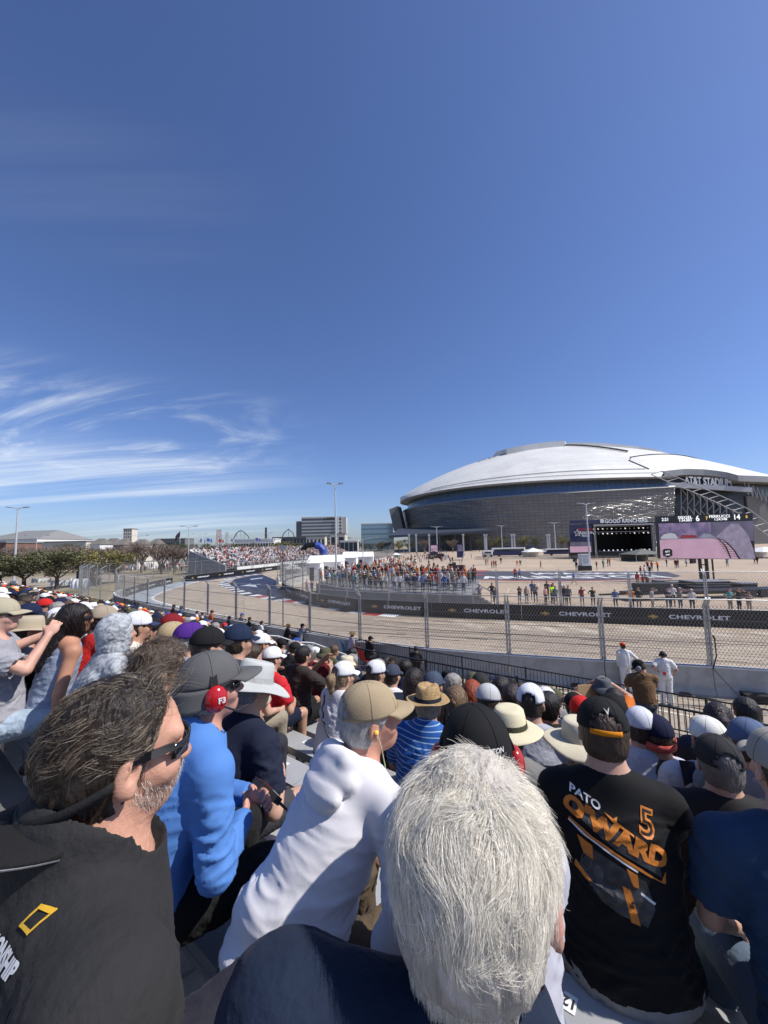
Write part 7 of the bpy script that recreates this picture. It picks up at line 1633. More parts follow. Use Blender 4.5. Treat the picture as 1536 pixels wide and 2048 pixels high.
# right edge navy T-shirt man
occ(1545, 1540, 1.25)
bd, p, sh = hero('person in a plain dark blue T-shirt and pale grey cap at the edge', 1568, 1540, 1.36, 12, SKIN[2], dict(torso=.58, lean=16, sw=.225, girth=1.3, arms=('lap', 'lap'), roll=0, shup=(-.02, -.02)), h=.009, shirt=(.022, .050, .105), amp=.010, sc=(3.6, 3.6, 9), seed=16, trousers=(.10, .14, .20), neck_r=.072)
face_hair(bd, p, 'short', (.06, .04, .03), .012)
cap_parts(bd, p, (.34, .32, .28), tilt=-2, hr=1.05, opening=True)
# ---------------------------------------------------------------- the next ring of people, a little simpler
def mid(label, px, py, d, yaw, shirt=(.3, .3, .3), hat=None, hatcol=(.5, .5, .5), hair='short', haircol=(.05, .035, .025), skin=0, sleeve='short', arms=('lap', 'lap'), lean=14, head=None, h=.013, girth=1.12, brim=None, shorts=False, tr=(.03, .03, .04), hpitch=0, hyaw=0, seated=True, seatfix=None, mesh_mat=None, extra=None, sw=.19, legs=None, group=GN, strap=None, amp=.009, opening=False, torso=.5, hr=1., curl=.5, band=None, rim=.07, hatmat=None, collar=0, forearm=1., glass=False, hroll=0, palm=(None, None)):
    occ(px, py, d)
    bd, p, sh = hero(label, px, py, d, yaw, SKIN[skin] if isinstance(skin, int) else skin, dict(torso=torso, lean=lean, sw=sw, girth=girth, arms=arms, hpitch=hpitch, hyaw=hyaw, seated=seated, legs=legs, hroll=hroll), h=h, sleeve=sleeve, shirt=shirt, amp=amp, sc=(4.2, 4.2, 11), seed=int(px) % 97, trousers=tr, shorts=shorts, auto=seated, seatfix=seatfix, group=group, shirt_mat=mesh_mat or M_cloth, smooth_it=2, curl=curl, hr=hr, collar=collar, forearm=forearm, palm=palm)
    if hair: face_hair(bd, p, hair, haircol, max(.011, h), .004 if hat else .012, hr, .005)
    if hat == 'cap': cap_parts(bd, p, hatcol, brim, hr=hr*1.03, opening=opening, strap=strap, n=24)
    elif hat == 'back': cap_parts(bd, p, hatcol, brim, yaw=180, hr=hr*1.03)
    elif hat == 'sun': brim_hat(bd, p, hatcol, rim=rim, hr=hr, band=band, n=28, m=hatmat)
    elif hat == 'bucket': brim_hat(bd, p, hatcol, rim=.045, droop=.9, crown_h=.085, n=24, name='bucket_hat')
    elif hat == 'straw': brim_hat(bd, p, (.62, .42, .17), rim=.085, m=M_straw, name='straw_hat', band=band or (.1, .05, .02), n=28)
    if head: headset(bd, p, head, hr=hr*1.03)
    if glass: glasses(bd, p, hr)
    return bd, p, sh
def stand_z(px, py, d, off=1.615): return None
M_camo = mat('mottled grey fleece', (.46, .48, .50), .9, var=.5, vscale=22, bump=.08, bscale=30, vcol=(.20, .215, .24), dist=1.5)
M_print = mat('speckled print cloth', (.62, .62, .70), .85, var=.7, vscale=70, vcol=(.15, .12, .30), dist=2)
M_floral = mat('floral print cloth', (.30, .31, .40), .85, var=.7, vscale=18, vcol=(.62, .45, .42), dist=2)
# camouflage hoodie (hood up)
bd, p, sh = mid('person with the hood of a mottled grey fleece pulled up', 237, 1266, 2.75, 40, (.4, .42, .44), hair=None, sleeve='long', mesh_mat=M_camo, girth=1.3, h=.011, tr=(.1, .14, .2), lean=16)
f = Field(tuple(p.head-Vector((.2, .22, .24))), tuple(p.head+Vector((.2, .22, .2))), .009); Rm = np.array(p.R); f.ell(p.head+p.R @ Vector((0, -.022, .022)), (.104, .122, .118), Rm, .02); f.ell(p.head+p.R @ Vector((0, -.03, -.09)), (.10, .10, .09), Rm, .05); f.ell(p.head+p.R @ Vector((0, .125, -.01)), (.085, .10, .12), Rm, .02, 's'); V, F = fin(f, 2); V = wrinkle(V, F, .007, (10, 10, 16), 3); mesh_obj('hood', V, F, M_camo, bd, True)
# dark haired woman in tank top
bd, p, sh = mid('person with long dark hair and sunglasses in a pale blue tank top', 152, 1238, 3.05, 42, (.26, .31, .42), hair='long', haircol=(.012, .008, .008), sleeve='none', skin=(.50, .25, .16), lean=14, girth=.92, h=.011, tr=(.16, .22, .3), arms=('lap', (Vector((.24, .02, .02)), Vector((.5, -1, 0)))), glass=True, sw=.17, hyaw=18, curl=.3)
strands(bd, p, 1500, .26, grey_mix((.012, .008, .008), (.05, .03, .025), .3), 1., 51, .0012, lambda P: (P[:, 1] < .02) & (P[:, 2] > -.03), lift=.02, noise=.25, grav=1.4, segs=9, rad=(.09, .11, .13), cen=(0, -.016, -.01))
mid('person in a red T-shirt and tan cap beside the long haired woman', 208, 1241, 3.45, 35, (.50, .022, .018), 'cap', (.34, .28, .21), skin=0, lean=16, girth=1.2, h=.012)
mid('person in a cream T-shirt and white mesh cap with navy brim', 276, 1254, 3.3, 40, (.66, .62, .53), 'cap', (.66, .67, .72), brim=(.03, .04, .09), skin=1, lean=15)
mid('person in a black T-shirt and black cap right of the cream shirted one', 298, 1262, 3.7, 42, BLK, 'cap', BLK, skin=3)
mid('person in a purple cap and speckled lilac shirt', 380, 1280, 2.95, 48, (.6, .6, .7), 'cap', (.075, .022, .21), haircol=(.3, .28, .26), mesh_mat=M_print, girth=1.15, h=.011)
mid('person in a black cap just behind the grey flap cap', 417, 1294, 2.6, 45, BLK, 'cap', BLK, h=.012)
mid('person in a dark navy cap between the purple cap and the sun hat', 478, 1284, 2.95, 42, (.05, .05, .07), 'cap', (.013, .024, .055), h=.012)
mid('person in a maroon cap beyond the purple one', 344, 1254, 3.9, 40, (.3, .28, .25), 'cap', (.20, .012, .02))
mid('person with a tan cap and long brown hair in front of the maroon cap', 346, 1277, 3.1, 38, (.06, .03, .02), 'cap', (.40, .31, .18), hair='long', haircol=(.05, .022, .014))
bd, p, sh = mid('person with curly grey brown hair low behind the dark haired man', 318, 1336, 1.75, 40, (.1, .1, .1), None, haircol=(.07, .045, .03), h=.011)
strands(bd, p, 2600, .05, grey_mix((.07, .045, .03), (.26, .2, .15), .35), 1., 61, .0010, lambda P: (P[:, 2] > -.02), lift=.035, noise=1.3, grav=.1)
mid('person in a white cap facing the track beside the sun hat', 523, 1289, 4.6, 48, (.4, .1, .1), 'cap', (.72, .72, .72), haircol=(.2, .1, .05))
mid('person in a bright red T-shirt and dark shorts left of the raised arms', 545, 1318, 4.2, 40, (.52, .02, .03), 'cap', (.70, .70, .70), tr=NAVY, shorts=True, girth=1.15)
bd, p, sh = mid('bearded person in a dark brown T-shirt raising both hands to shade the view', 607, 1311, 4.9, 42, (.040, .032, .028), None, haircol=(.012, .010, .009), skin=1, arms=((Vector((.12, .36, .70)), Vector((-.6, .2, -.8))), (Vector((.32, .30, .62)), Vector((.9, .2, -.7)))), lean=10, girth=1.12, h=.012, sw=.21, tr=BLK, shorts=True)
bd, p, sh = mid('ponytailed person in a white T-shirt and white cap with a black shoulder strap', 688, 1352, 3.55, 48, (.66, .66, .70), 'cap', (.74, .74, .74), hair='pony', haircol=(.30, .21, .12), girth=1.05, h=.011, opening=True, tr=BLK)
seam(sh, bd, [p.sh[0]+Vector((.04, -.08, .04)), p.chest+Vector((0, -.14, -.05)), p.mid+Vector((.14, -.08, -.06))], .008, M_dark, 'shoulder_strap')
mid('person in a white mesh cap with navy brim left of the dark haired woman', 752, 1347, 3.9, 46, (.3, .32, .36), 'cap', (.66, .67, .70), brim=(.02, .03, .06), opening=True)
mid('person in a white T-shirt just below the railing', 785, 1352, 4.4, 35, (.66, .66, .66), 'cap', (.05, .06, .09))
mid('person with dark wavy hair and a grey top next to the railing', 829, 1361, 3.9, 30, (.20, .20, .22), None, hair='long', haircol=(.02, .012, .012), skin=3)
mid('person in a slate blue cap behind the straw fedora', 867, 1372, 3.6, 30, (.05, .055, .05), 'cap', (.055, .075, .115), haircol=(.2, .15, .1))
bd, p, sh = mid('person with long thin blond and brown braids', 912, 1402, 3.2, 18, (.05, .05, .05), None, hair='long', haircol=(.16, .10, .05), h=.012, skin=3)
w = MB(); rb_ = random.Random(5)
for i in range(46):
    a = PI-1.5+3.0*i/45; b0 = p.head+p.R @ Vector((.088*math.sin(a), .10*math.cos(a), .05+rb_.uniform(-.03, .03))); e_ = p.neck+Vector((.115*math.sin(a)+rb_.uniform(-.02, .02), -.10+.05*math.cos(a), -.22+rb_.uniform(-.06, .05))); m_ = (b0+e_)/2+Vector((.03*math.sin(a), -.035, .02)); w.tube([p.head+p.R @ Vector((.03*math.sin(a), .03*math.cos(a)-.02, .118)), b0, m_, e_], .0055, 5)
w.build('braids', mat('blond brown braids', (.26, .17, .09), .7, var=.7, vscale=40, vcol=(.05, .03, .02)), bd, True)
mid('person with long bright copper red hair beside the braids', 945, 1388, 3.5, 22, (.45, .40, .34), None, hair='long', haircol=(.30, .055, .015), h=.012, mesh_mat=M_floral)
mid('person in a pale grey cap and black top right of the copper hair', 977, 1404, 2.95, 30, BLK, 'cap', (.48, .49, .50), h=.011, girth=1.1, hpitch=8)
mid('person in a dark beanie beyond the copper haired one', 962, 1372, 4.0, 25, (.04, .05, .05), 'cap', (.03, .03, .03))
bd, p, sh = mid('person wearing black headphones with a lime ear pad near the railing', 1003, 1378, 3.8, 25, (.05, .05, .06), None, haircol=(.02, .015, .015), head=(.35, .55, .03), skin=4)
mid('person with black over ear headphones and a white top', 1024, 1397, 3.4, 25, (.6, .6, .6), None, haircol=(.03, .02, .02), head=BLK, skin=3)
mid('person in a plain grey T-shirt and white baseball cap, opening at the back', 1062, 1406, 2.72, 28, (.36, .37, .42), 'cap', (.70, .71, .76), h=.010, girth=1.2, opening=True, sw=.21, arms=('lap', 'lap'), lean=14)
mid('person in a white cap just past the grey T-shirt', 1092, 1404, 3.5, 22, (.5, .5, .52), 'cap', (.68, .68, .68))
mid('bearded person in a black shirt with short black hair beside the white caps', 1099, 1414, 3.15, 30, BLK, None, haircol=(.012, .01, .01), skin=1, hyaw=15)
mid('person in a cream wide brimmed hat just beyond the white haired man', 1020, 1462, 2.1, 25, (.2, .2, .2), 'sun', (.66, .60, .42), band=(.05, .05, .03), rim=.085, h=.012)
mid('person in a cream hat half hidden by the racing shirt', 1158, 1486, 2.1, 20, (.06, .065, .07), 'sun', (.62, .56, .42), rim=.10, h=.012)
mid('person in a bright red cap by the railing', 1163, 1424, 3.3, 30, (.03, .03, .03), 'cap', (.55, .02, .02))
mid('person in a black cap holding binoculars before the red cap', 1149, 1412, 3.9, 30, BLK, 'cap', BLK, arms=('face', 'face'))
bd, p, sh = mid('person in a grey bucket hat shading the face with a sheet of cardboard', 1207, 1377, 4.4, 25, (.55, .14, .02), 'bucket', (.10, .11, .12), arms=('face', 'face'), sleeve='short')
q = at(1182, 1392, 4.35); cbd = mesh_obj('cardboard_sheet', [(-.16, 0, -.06), (.12, .05, -.08), (.15, .07, .10), (-.14, .0, .12), (-.16, .01, -.06), (.12, .06, -.08), (.15, .08, .10), (-.14, .01, .12)], [(0, 1, 2, 3), (7, 6, 5, 4), (0, 4, 5, 1), (1, 5, 6, 2), (2, 6, 7, 3), (3, 7, 4, 0)], mat('brown cardboard', (.50, .33, .17), .9), loc=q); tag(cbd, 'brown cardboard sheet held up by the person in the bucket hat', 'cardboard')
mid('person with dark bun hair and black top, orange trim', 1230, 1402, 3.8, 28, (.05, .05, .05), None, hair='pony', haircol=(.02, .012, .01), skin=1)
mid('person in a black and orange shirt behind the racing cap', 1228, 1424, 2.9, 30, BLK, 'cap', BLK, brim=(.5, .2, .02), girth=1.2)
bd, p, sh = mid('person in an olive T-shirt with a pink scarf and navy cap over a coral bandana', 1315, 1472, 2.55, 28, (.070, .082, .045), 'cap', (.010, .012, .04), brim=(.012, .014, .04), h=.010, girth=1.2, sw=.205, amp=.011)
w = MB(); T = head_frame(p, 1.04)
for nm, r0, r1, z, cl_, m_ in (('bandana', .091, .110, -.012, (.55, .10, .08), 0), ):
    V = []; F = []
    for i in range(25):
        a = 2*PI*i/24
        for z_ in (-.022, .018): V.append(T @ Vector((r0*math.sin(a), r1*math.cos(a)-.012, z+z_-.012*max(0, -math.cos(a)))))
    for i in range(24): F.append((2*i, 2*i+2, 2*i+3, 2*i+1))
    o = mesh_obj('bandana', V, F, M_cloth, bd, True, col=cl_); s_ = o.modifiers.new('thickness', 'SOLIDIFY'); s_.thickness = .006
f = Field(tuple(p.neck-Vector((.16, .16, .12))), tuple(p.neck+Vector((.16, .16, .12))), .009)
for k in range(12): a = 2*PI*k/12; b = a+2*PI/12; f.cone(p.neck+Vector((.085*math.sin(a), .08*math.cos(a)-.01, .012+.012*math.cos(a))), p.neck+Vector((.085*math.sin(b), .08*math.cos(b)-.01, .012+.012*math.cos(b))), .024, .024, .02)
V, F = fin(f, 1); mesh_obj('scarf', wrinkle(V, F, .005, (20, 20, 20), 3), F, M_cloth, bd, True, col=(.55, .03, .16))
mid('person in white with red ear defenders left of the olive T-shirt', 1282, 1455, 2.6, 30, (.5, .52, .6), 'cap', (.6, .62, .68), head=(.45, .02, .03))
mid('person in a white cap behind the crowned letter shirt', 1418, 1480, 2.3, 20, (.6, .6, .62), 'cap', (.72, .72, .68), girth=1.2)
mid('person with a dark ponytail by the front railing', 1437, 1440, 2.9, 30, (.03, .03, .05), None, hair='pony', haircol=(.018, .012, .014), skin=1, hpitch=15)
mid('person in a black top and black beanie beside the ponytail', 1492, 1424, 3.3, 20, (.03, .012, .012), None, haircol=(.012, .012, .014), skin=1, girth=1.3)
mid('person in a patterned navy cap at the edge of the view', 1500, 1488, 2.1, 25, (.2, .22, .25), 'cap', (.10, .14, .24))
# people at the front rail and on the walkway
def standing(label, px, pyfeet, ytop, yaw, shirt, tr, hat=None, hatcol=(.5, .5, .5), arms=('down', 'down'), base_z=0., head=None, hair='short', haircol=(.04, .03, .02), group=None, h=.012, girth=1.1, skin=0, hpitch=10, legs=None, sleeve='long', scale=None, hyaw=0):
    b = gnd(px, pyfeet, base_z); v = ray(px, ytop); top = H+v.z/v.y*b.y; hgt = top-base_z
    p = Pose(seated=False, torso=.52, lean=3, sw=.195, girth=girth, arms=arms, hpitch=hpitch, hyaw=hyaw, legs=legs); f = body_sdf(p, h, True, True, .4); V, F = fin(f, 1); bd = mesh_obj('person', V, F, M_skin, None, True, col=SKIN[skin]); tag(bd, label, 'person', group)
    mx = p.head.z+.125; bd.scale = (hgt/mx,)*3; place(bd, b, yaw)
    V, F = fin(shirt_sdf(p, h, sleeve), 2); V = wrinkle(V, F, .009, (7, 7, 10), int(px)); sh = mesh_obj('shirt', V, F, M_cloth, bd, True, col=shirt)
    V, F = fin(legs_sdf(p, h, False, .02), 2); V = wrinkle(V, F, .008, (8, 8, 12), int(px)+2); mesh_obj('trousers', V, F, M_cloth, bd, True, col=tr)
    for k in (0, 1):
        ff = Field(tuple(p.ank[k]+Vector((-.1, -.14, -.14))), tuple(p.ank[k]+Vector((.1, .24, .1))), .012); ff.cone(p.ank[k]+Vector((0, -.035, -.035)), p.ank[k]+Vector((0, .13, -.045)), .045, .038, .02); ff.plane(p.ank[k]+Vector((0, 0, -.08)), (0, 0, -1)); V, F = fin(ff, 1); mesh_obj('shoe', V, F, M_cloth, bd, True, col=(.6, .6, .6) if tr[0] > .5 else (.05, .05, .05))
    if hair: face_hair(bd, p, hair, haircol, .013)
    if hat == 'cap': cap_parts(bd, p, hatcol, hr=1.03)
    elif hat == 'helmet':
        f = Field((-.2, -.2, -.2), (.2, .2, .25), .012); f.ell((0, -.012, .03), (.105, .125, .115), None, .02); f.ell((0, .11, -.05), (.09, .09, .09), None, .02, 's'); V, F = fin(f, 1); T = np.array(head_frame(p)); mesh_obj('helmet', V @ T[:3, :3].T+T[:3, 3], F, M_gloss, bd, True, col=hatcol)
    if head: headset(bd, p, head)
    return bd, p, sh
WS = (.74, .74, .73)
standing('track marshal in a white overall and orange cap standing at the concrete wall', 1254, 1384, 1286, 2, WS, WS, 'cap', (.60, .08, .02), arms=('lap', 'hip'), group='track marshals')
bd, p, sh = standing('track marshal in white T-shirt and trousers with a black headset, hand on hip', 1335, 1410, 1303, 22, WS, WS, None, arms=('hip', (Vector((.22, .10, .95)), Vector((1, -.4, 0)))), head=BLK, sleeve='short', hpitch=22, group='track marshals', haircol=(.02, .02, .02))
w = MB(); w.box((-.10, -.215, 1.02), (-.02, -.185, 1.12)); w.build('red_pouch', mat('red pouch', (.5, .02, .03), .6), bd)
q = gnd(1290, 1500, 2.38); bz = 4.0-1.66
standing('person in a brown T-shirt, black cap and headphones standing near the rail', 1297, 1505, 1322, 12, (.17, .095, .045), (.08, .09, .1), 'cap', BLK, arms=('read', 'read'), base_z=2.35, head=(.3, .3, .34), sleeve='short', hpitch=30, hyaw=-60, girth=1.2, group='people by the front rail', h=.011)
def rail_sitter(label, px, py, yaw, shirt, chair=None, **k):
    v = ray(px, py); zt = 1.30; d = (zt-H)/v.z; bd, p, sh = mid(label, px, py, d, yaw, shirt, seatfix=.46, h=.016, group='people sitting on the walkway', **k)
    if chair:
        c = empty('folding_chair', (bd.location.x, bd.location.y, 0), bd.rotation_euler.z, chair[0], 'folding chair', 'folding chairs on the walkway'); w = MB(); w.box((-.25, -.2, .40), (.25, .25, .43)); w.build('seat', M_cloth, c, col=chair[1]); w = MB(); w.add([(-.25, -.2, .43), (.25, -.2, .43), (.27, -.34, .98), (-.27, -.34, .98), (-.25, -.23, .43), (.25, -.23, .43), (.27, -.37, .98), (-.27, -.37, .98)], [(0, 1, 2, 3), (7, 6, 5, 4), (0, 4, 5, 1), (1, 5, 6, 2), (2, 6, 7, 3), (3, 7, 4, 0)]); w.build('backrest', M_cloth, c, col=chair[1])
        for sx in (-1, 1):
            w = MB(); w.bar((sx*.27, -.28, 0), (sx*.27, .24, .42), .022); w.build('leg', M_black, c); w = MB(); w.bar((sx*.27, .24, 0), (sx*.27, -.24, .45), .022); w.bar((sx*.27, -.22, .42), (sx*.28, -.36, 1.0), .022); w.build('leg', M_black, c)
    return bd
rail_sitter('person in a broad straw hat beside the top of the handrail', 577, 1252, 60, BLK, hat='straw')
rail_sitter('person in a grey T-shirt and black cap with one arm raised behind the head', 605, 1252, 50, (.28, .29, .31), hat='cap', hatcol=BLK, arms=('knee', 'face'), chair=('black folding chair under the grey shirted one', (.02, .02, .02)))
rail_sitter('person in a floral shirt and yellow straw hat on a blue camp chair', 705, 1268, 70, (.3, .3, .4), chair=('blue camp chair under the floral shirt', (.02, .14, .34)), hat='straw', mesh_mat=M_floral)
rail_sitter('person in black T-shirt and black cap on a red camp chair', 741, 1278, 60, BLK, chair=('red camp chair beside the blue one', (.50, .02, .015)), hat='cap', hatcol=BLK)
rail_sitter('person dressed in black sitting alone by the wall past the camp chairs', 832, 1298, 20, (.02, .02, .022), chair=('black chair of the lone person by the wall', (.02, .02, .02)), haircol=(.015, .012, .01))
for i, (px, py, lb, c_, ht, hc) in enumerate(((395, 1247-22, 'person in a white hooded top at the railing past the caps', (.62, .62, .64), None, None), (406, 1228, 'person in a pale top with dark hair at the railing', (.5, .42, .36), None, None), (424, 1224, 'person in a dark red cap and orange wrap at the railing', (.5, .12, .04), 'cap', (.16, .04, .02)), (459, 1236, 'person in a black coat seated by the railing', BLK, None, None), (484, 1230, 'person in a navy top and blue cap by the railing', NAVY, 'cap', (.03, .08, .35)), (500, 1238, 'person with brown hair and black top by the railing', BLK, None, None), (524, 1246, 'person in a white shirt with black hair leaning by the handrail', (.6, .6, .6), None, None), (363, 1215, 'person in a blue shirt and grey hat by the railing', (.08, .12, .25), 'bucket', (.08, .08, .1)), (348, 1212, 'person in a dark hat by the railing', (.1, .05, .05), 'bucket', (.06, .06, .07)))):
    rail_sitter(lb, px, py, 60, c_, hat=ht, hatcol=hc or (.5, .5, .5), haircol=(.04, .02, .012) if i % 2 else (.015, .012, .01))
# far left: man shading his eyes and pointing across, jeans on the bench
bd, p, sh = mid('person in a grey T-shirt and pale jeans shading the eyes with one hand', 2, 1232, 2.8, 62, (.30, .30, .33), 'cap', (.40, .36, .26), skin=(.62, .35, .26), lean=-6, h=.009, girth=1.1, tr=(.34, .42, .50), arms=((Vector((-.1, .3, .3)), Vector((-1, 0, -.5))), (Vector((.10, .26, .70)), Vector((.35, .6, -.8)))), legs=([(-.12, .45, .10), (.14, .47, .12)], [(-.12, .62, -.30), (.12, .40, -.33)]), curl=.9, hpitch=-4, glass=True, amp=.011)
bd, p, sh = mid('person stretching an arm out to point at the track with a blue wristband', -28, 1250, 3.0, 62, (.33, .34, .36), 'cap', (.30, .28, .24), skin=(.62, .36, .27), lean=4, h=.010, arms=('lap', (Vector((.22, .74, .72)), Vector((.8, 0, -.8)))), curl=.25, tr=(.2, .2, .22), glass=True)
w = MB(); k_ = p.wr[1]-p.hd[1]*.03; w.tube([k_-p.hd[1]*.008, k_+p.hd[1]*.008], .031, 12, caps=False); w.build('wristband', mat('pale blue band', (.1, .4, .65), .6), bd)
mid('person with bare knees in dark shorts between the pointing one and the long haired woman', 60, 1262, 3.3, 40, BLK, 'sun', (.42, .36, .26), skin=(.62, .33, .24), shorts=True, tr=(.03, .03, .05), rim=.06)
# ================================================================ the rest of the seated crowd
def bake(objs, inv):                                   # object data with modifiers, in the figure's own space
    pass
SHC = [('black', (.012, .012, .013)), ('black', (.02, .02, .022)), ('charcoal', (.05, .05, .052)), ('white', (.66, .66, .66)), ('white', (.6, .6, .62)), ('navy', (.012, .018, .05)), ('grey', (.25, .25, .26)), ('red', (.45, .02, .02)), ('orange', (.65, .17, .02)), ('pale blue', (.25, .35, .5)), ('olive', (.07, .08, .04)), ('beige', (.42, .36, .27)), ('teal', (.03, .18, .2)), ('maroon', (.14, .012, .02)), ('blue', (.03, .1, .35)), ('dark brown', (.05, .03, .02))]
HTC = [('white', (.70, .70, .70)), ('white', (.66, .67, .7)), ('black', (.012, .012, .013)), ('black', (.02, .02, .02)), ('navy', (.012, .018, .05)), ('grey', (.22, .22, .23)), ('tan', (.40, .31, .18)), ('maroon', (.2, .012, .02)), ('red', (.5, .02, .02)), ('orange', (.7, .2, .02)), ('blue', (.02, .06, .28)), ('cream', (.62, .56, .40)), ('olive', (.09, .09, .05))]
def proto(arms, lean, hyaw, girth, h=.021, sw=.185):
    p = Pose(torso=.49, lean=lean, girth=girth, arms=arms, sw=sw, hyaw=hyaw, hpitch=4)
    d = {}
    dummy = empty('dummy', (0, 0, 0))
    V, F = fin(body_sdf(p, h, False, True), 1); d['person'] = mesh_obj('person', V, F, M_skin, None, True)
    for nm, sl in (('short', 'short'), ('long', 'long')):
        V, F = fin(shirt_sdf(p, h, sl), 2); V = wrinkle(V, F, .012, (7, 7, 10), int(lean)+len(nm)); d['shirt_'+nm] = mesh_obj('shirt', V, F, M_cloth, dummy, True)
    V, F = fin(legs_sdf(p, h*1.1, False, .02), 1); d['trousers'] = mesh_obj('trousers', V, F, M_cloth, dummy, True)
    V, F = fin(hair_sdf(p, .014, 'short', .004), 1); d['hair_short'] = mesh_obj('hair', V, F, M_hair, dummy, True)
    V, F = fin(hair_sdf(p, .014, 'short', .012), 1); d['hair_full'] = mesh_obj('hair', wrinkle(V, F, .005, (30, 30, 20), 2, 2), F, M_hair, dummy, True)
    V, F = fin(hair_sdf(p, .016, 'long', .012), 1); d['hair_long'] = mesh_obj('hair', wrinkle(V, F, .006, (30, 30, 10), 3, 2), F, M_hair, dummy, True)
    d['cap'], _ = cap_parts(dummy, p, (1, 1, 1), n=18, button=False); d['cap_back'], _ = cap_parts(dummy, p, (1, 1, 1), n=18, button=False, yaw=180)
    d['sun'], _ = brim_hat(dummy, p, (1, 1, 1), rim=.075, n=20); d['straw'], _ = brim_hat(dummy, p, (.6, .4, .18), rim=.08, n=20, m=M_straw, name='straw_hat'); d['bucket'], _ = brim_hat(dummy, p, (1, 1, 1), rim=.045, droop=.9, crown_h=.085, n=20, name='bucket_hat')
    return p, d, dummy
PR = [proto(('lap', 'lap'), 12, 8, 1.05), proto(('lap', 'knee'), 20, 22, 1.15), proto(('read', 'lap'), 6, -8, 1.0, sw=.17), proto(('knee', 'knee'), 26, 14, 1.1), proto(('phone', 'phone'), 10, 10, 1.05), proto(('lap', 'face'), 10, 30, .95, sw=.165), proto(('cross', 'cross'), 8, 0, 1.2)]
def child(src, par, col):
    c = src.copy(); COL.objects.link(c); c.parent = par; c.color = (*col, 1)
    for g_ in src.children: k = g_.copy(); COL.objects.link(k); k.parent = c; k.color = (*col, 1)
    return c
rc = random.Random(77); cands = []
HOLE = [(540, 665, 1395, 1505)]
AISLE = (-11.7, -9.9)
for k in range(1, NROW):
    n = row_n(k); s = S1-.25
    while s > S0+.3:
        s -= rc.uniform(.47, .56); b = sn(s, n, seat_z(n)); hd = b+Vector((0, 0, .78))
        x, y, d = proj(hd)
        if d < 1.2 or x < -60 or x > 1600: continue
        if AISLE[0] < s < AISLE[1]: continue
        xb, yb, _ = proj(b+Vector((0, 0, .1)))
        if any(h_[0] < xb < h_[1] and h_[2] < yb < h_[3] for h_ in HOLE) or (555 < x < 660 and 1330 < y < 1480): continue
        if d < 2.6 and 0: continue
        if any((b.x-ox)**2+(b.y-oy)**2 < .50**2 for ox, oy in occupied): continue
        if k > KR and s > -10: continue
        if k > 6 and s > -7 and rc.random() < .3: continue
        if k <= 3 and s > -3.2: continue
        if rc.random() < .06: continue
        cands.append((d, k, s, b))
cands.sort(key=lambda c: c[0])
NEARN = 140
used = {}
rows = {}
for i, (d, k, s, b) in enumerate(cands[:NEARN]):
    pi_ = rc.choices(range(7), [5, 4, 2, 3, 1, 1.5, 1])[0]; p, D, _ = PR[pi_]
    hatk = rc.choices(['cap', 'none', 'long', 'cap_back', 'sun', 'straw', 'bucket'], [42, 24, 17, 4, 6, 3, 5])[0]
    sc_, hc_ = rc.choices(SHC, [5, 5, 4, 3, 2, 4, 3, 1.5, .7, 2, 1.5, 2, 1, 1.5, 1.5, 3])[0], rc.choices(HTC, [5, 4, 6, 5, 4, 3, 3, 1, 1, .6, 1, 1.5, 1.5])[0]; sl = rc.choice(['short', 'short', 'long'])
    skin = rc.choices(SKIN, [5, 4, 5, 3, 2, 1])[0]; hcol = rc.choice([(.02, .014, .01), (.05, .03, .018), (.10, .06, .03), (.3, .28, .26), (.015, .01, .008), (.16, .10, .05)])
    o = D['person'].copy(); COL.objects.link(o); o.color = (*skin, 1); z = rc.uniform(.94, 1.06); o.scale = (z*rc.uniform(.95, 1.1), z, z); place(o, b, 37+rc.gauss(6, 12))
    child(D['shirt_'+sl], o, sc_[1]); child(D['trousers'], o, rc.choice([(.02, .02, .025), (.08, .12, .2), (.03, .04, .07), (.3, .26, .2), (.12, .12, .12)]))
    if hatk == 'long': child(D['hair_long'], o, hcol); hw_ = 'long '+('grey' if hcol[0] > .25 else 'fair' if hcol[0] > .14 else 'brown' if hcol[0] > .04 else 'dark')+' hair'
    elif hatk == 'none': child(D['hair_full'], o, hcol); hw_ = 'short '+('grey' if hcol[0] > .25 else 'fair' if hcol[0] > .14 else 'brown' if hcol[0] > .04 else 'dark')+' hair'
    else:
        child(D['hair_long' if rc.random() < .15 and hatk != 'bucket' else 'hair_short'], o, hcol)
        if hatk == 'straw': child(D['straw'], o, (.6, .42, .2)); hw_ = 'a straw hat'
        else: child(D[hatk], o, hc_[1]); hw_ = 'a '+hc_[0]+' '+{'cap': 'cap', 'cap_back': 'backwards cap', 'sun': 'sun hat', 'bucket': 'bucket hat'}[hatk]
    rows.setdefault(k, []).append((s, o, sc_[0], hw_))
for k in rows:
    rows[k].sort(key=lambda r_: -r_[0])
    for j, (s, o, sc_, hw_) in enumerate(rows[k]):
        tag(o, 'person in a %s top and %s, %s seat, %s row' % (sc_, hw_, _wd[j], _wd[k]), 'person', 'spectators seated down the bleachers')
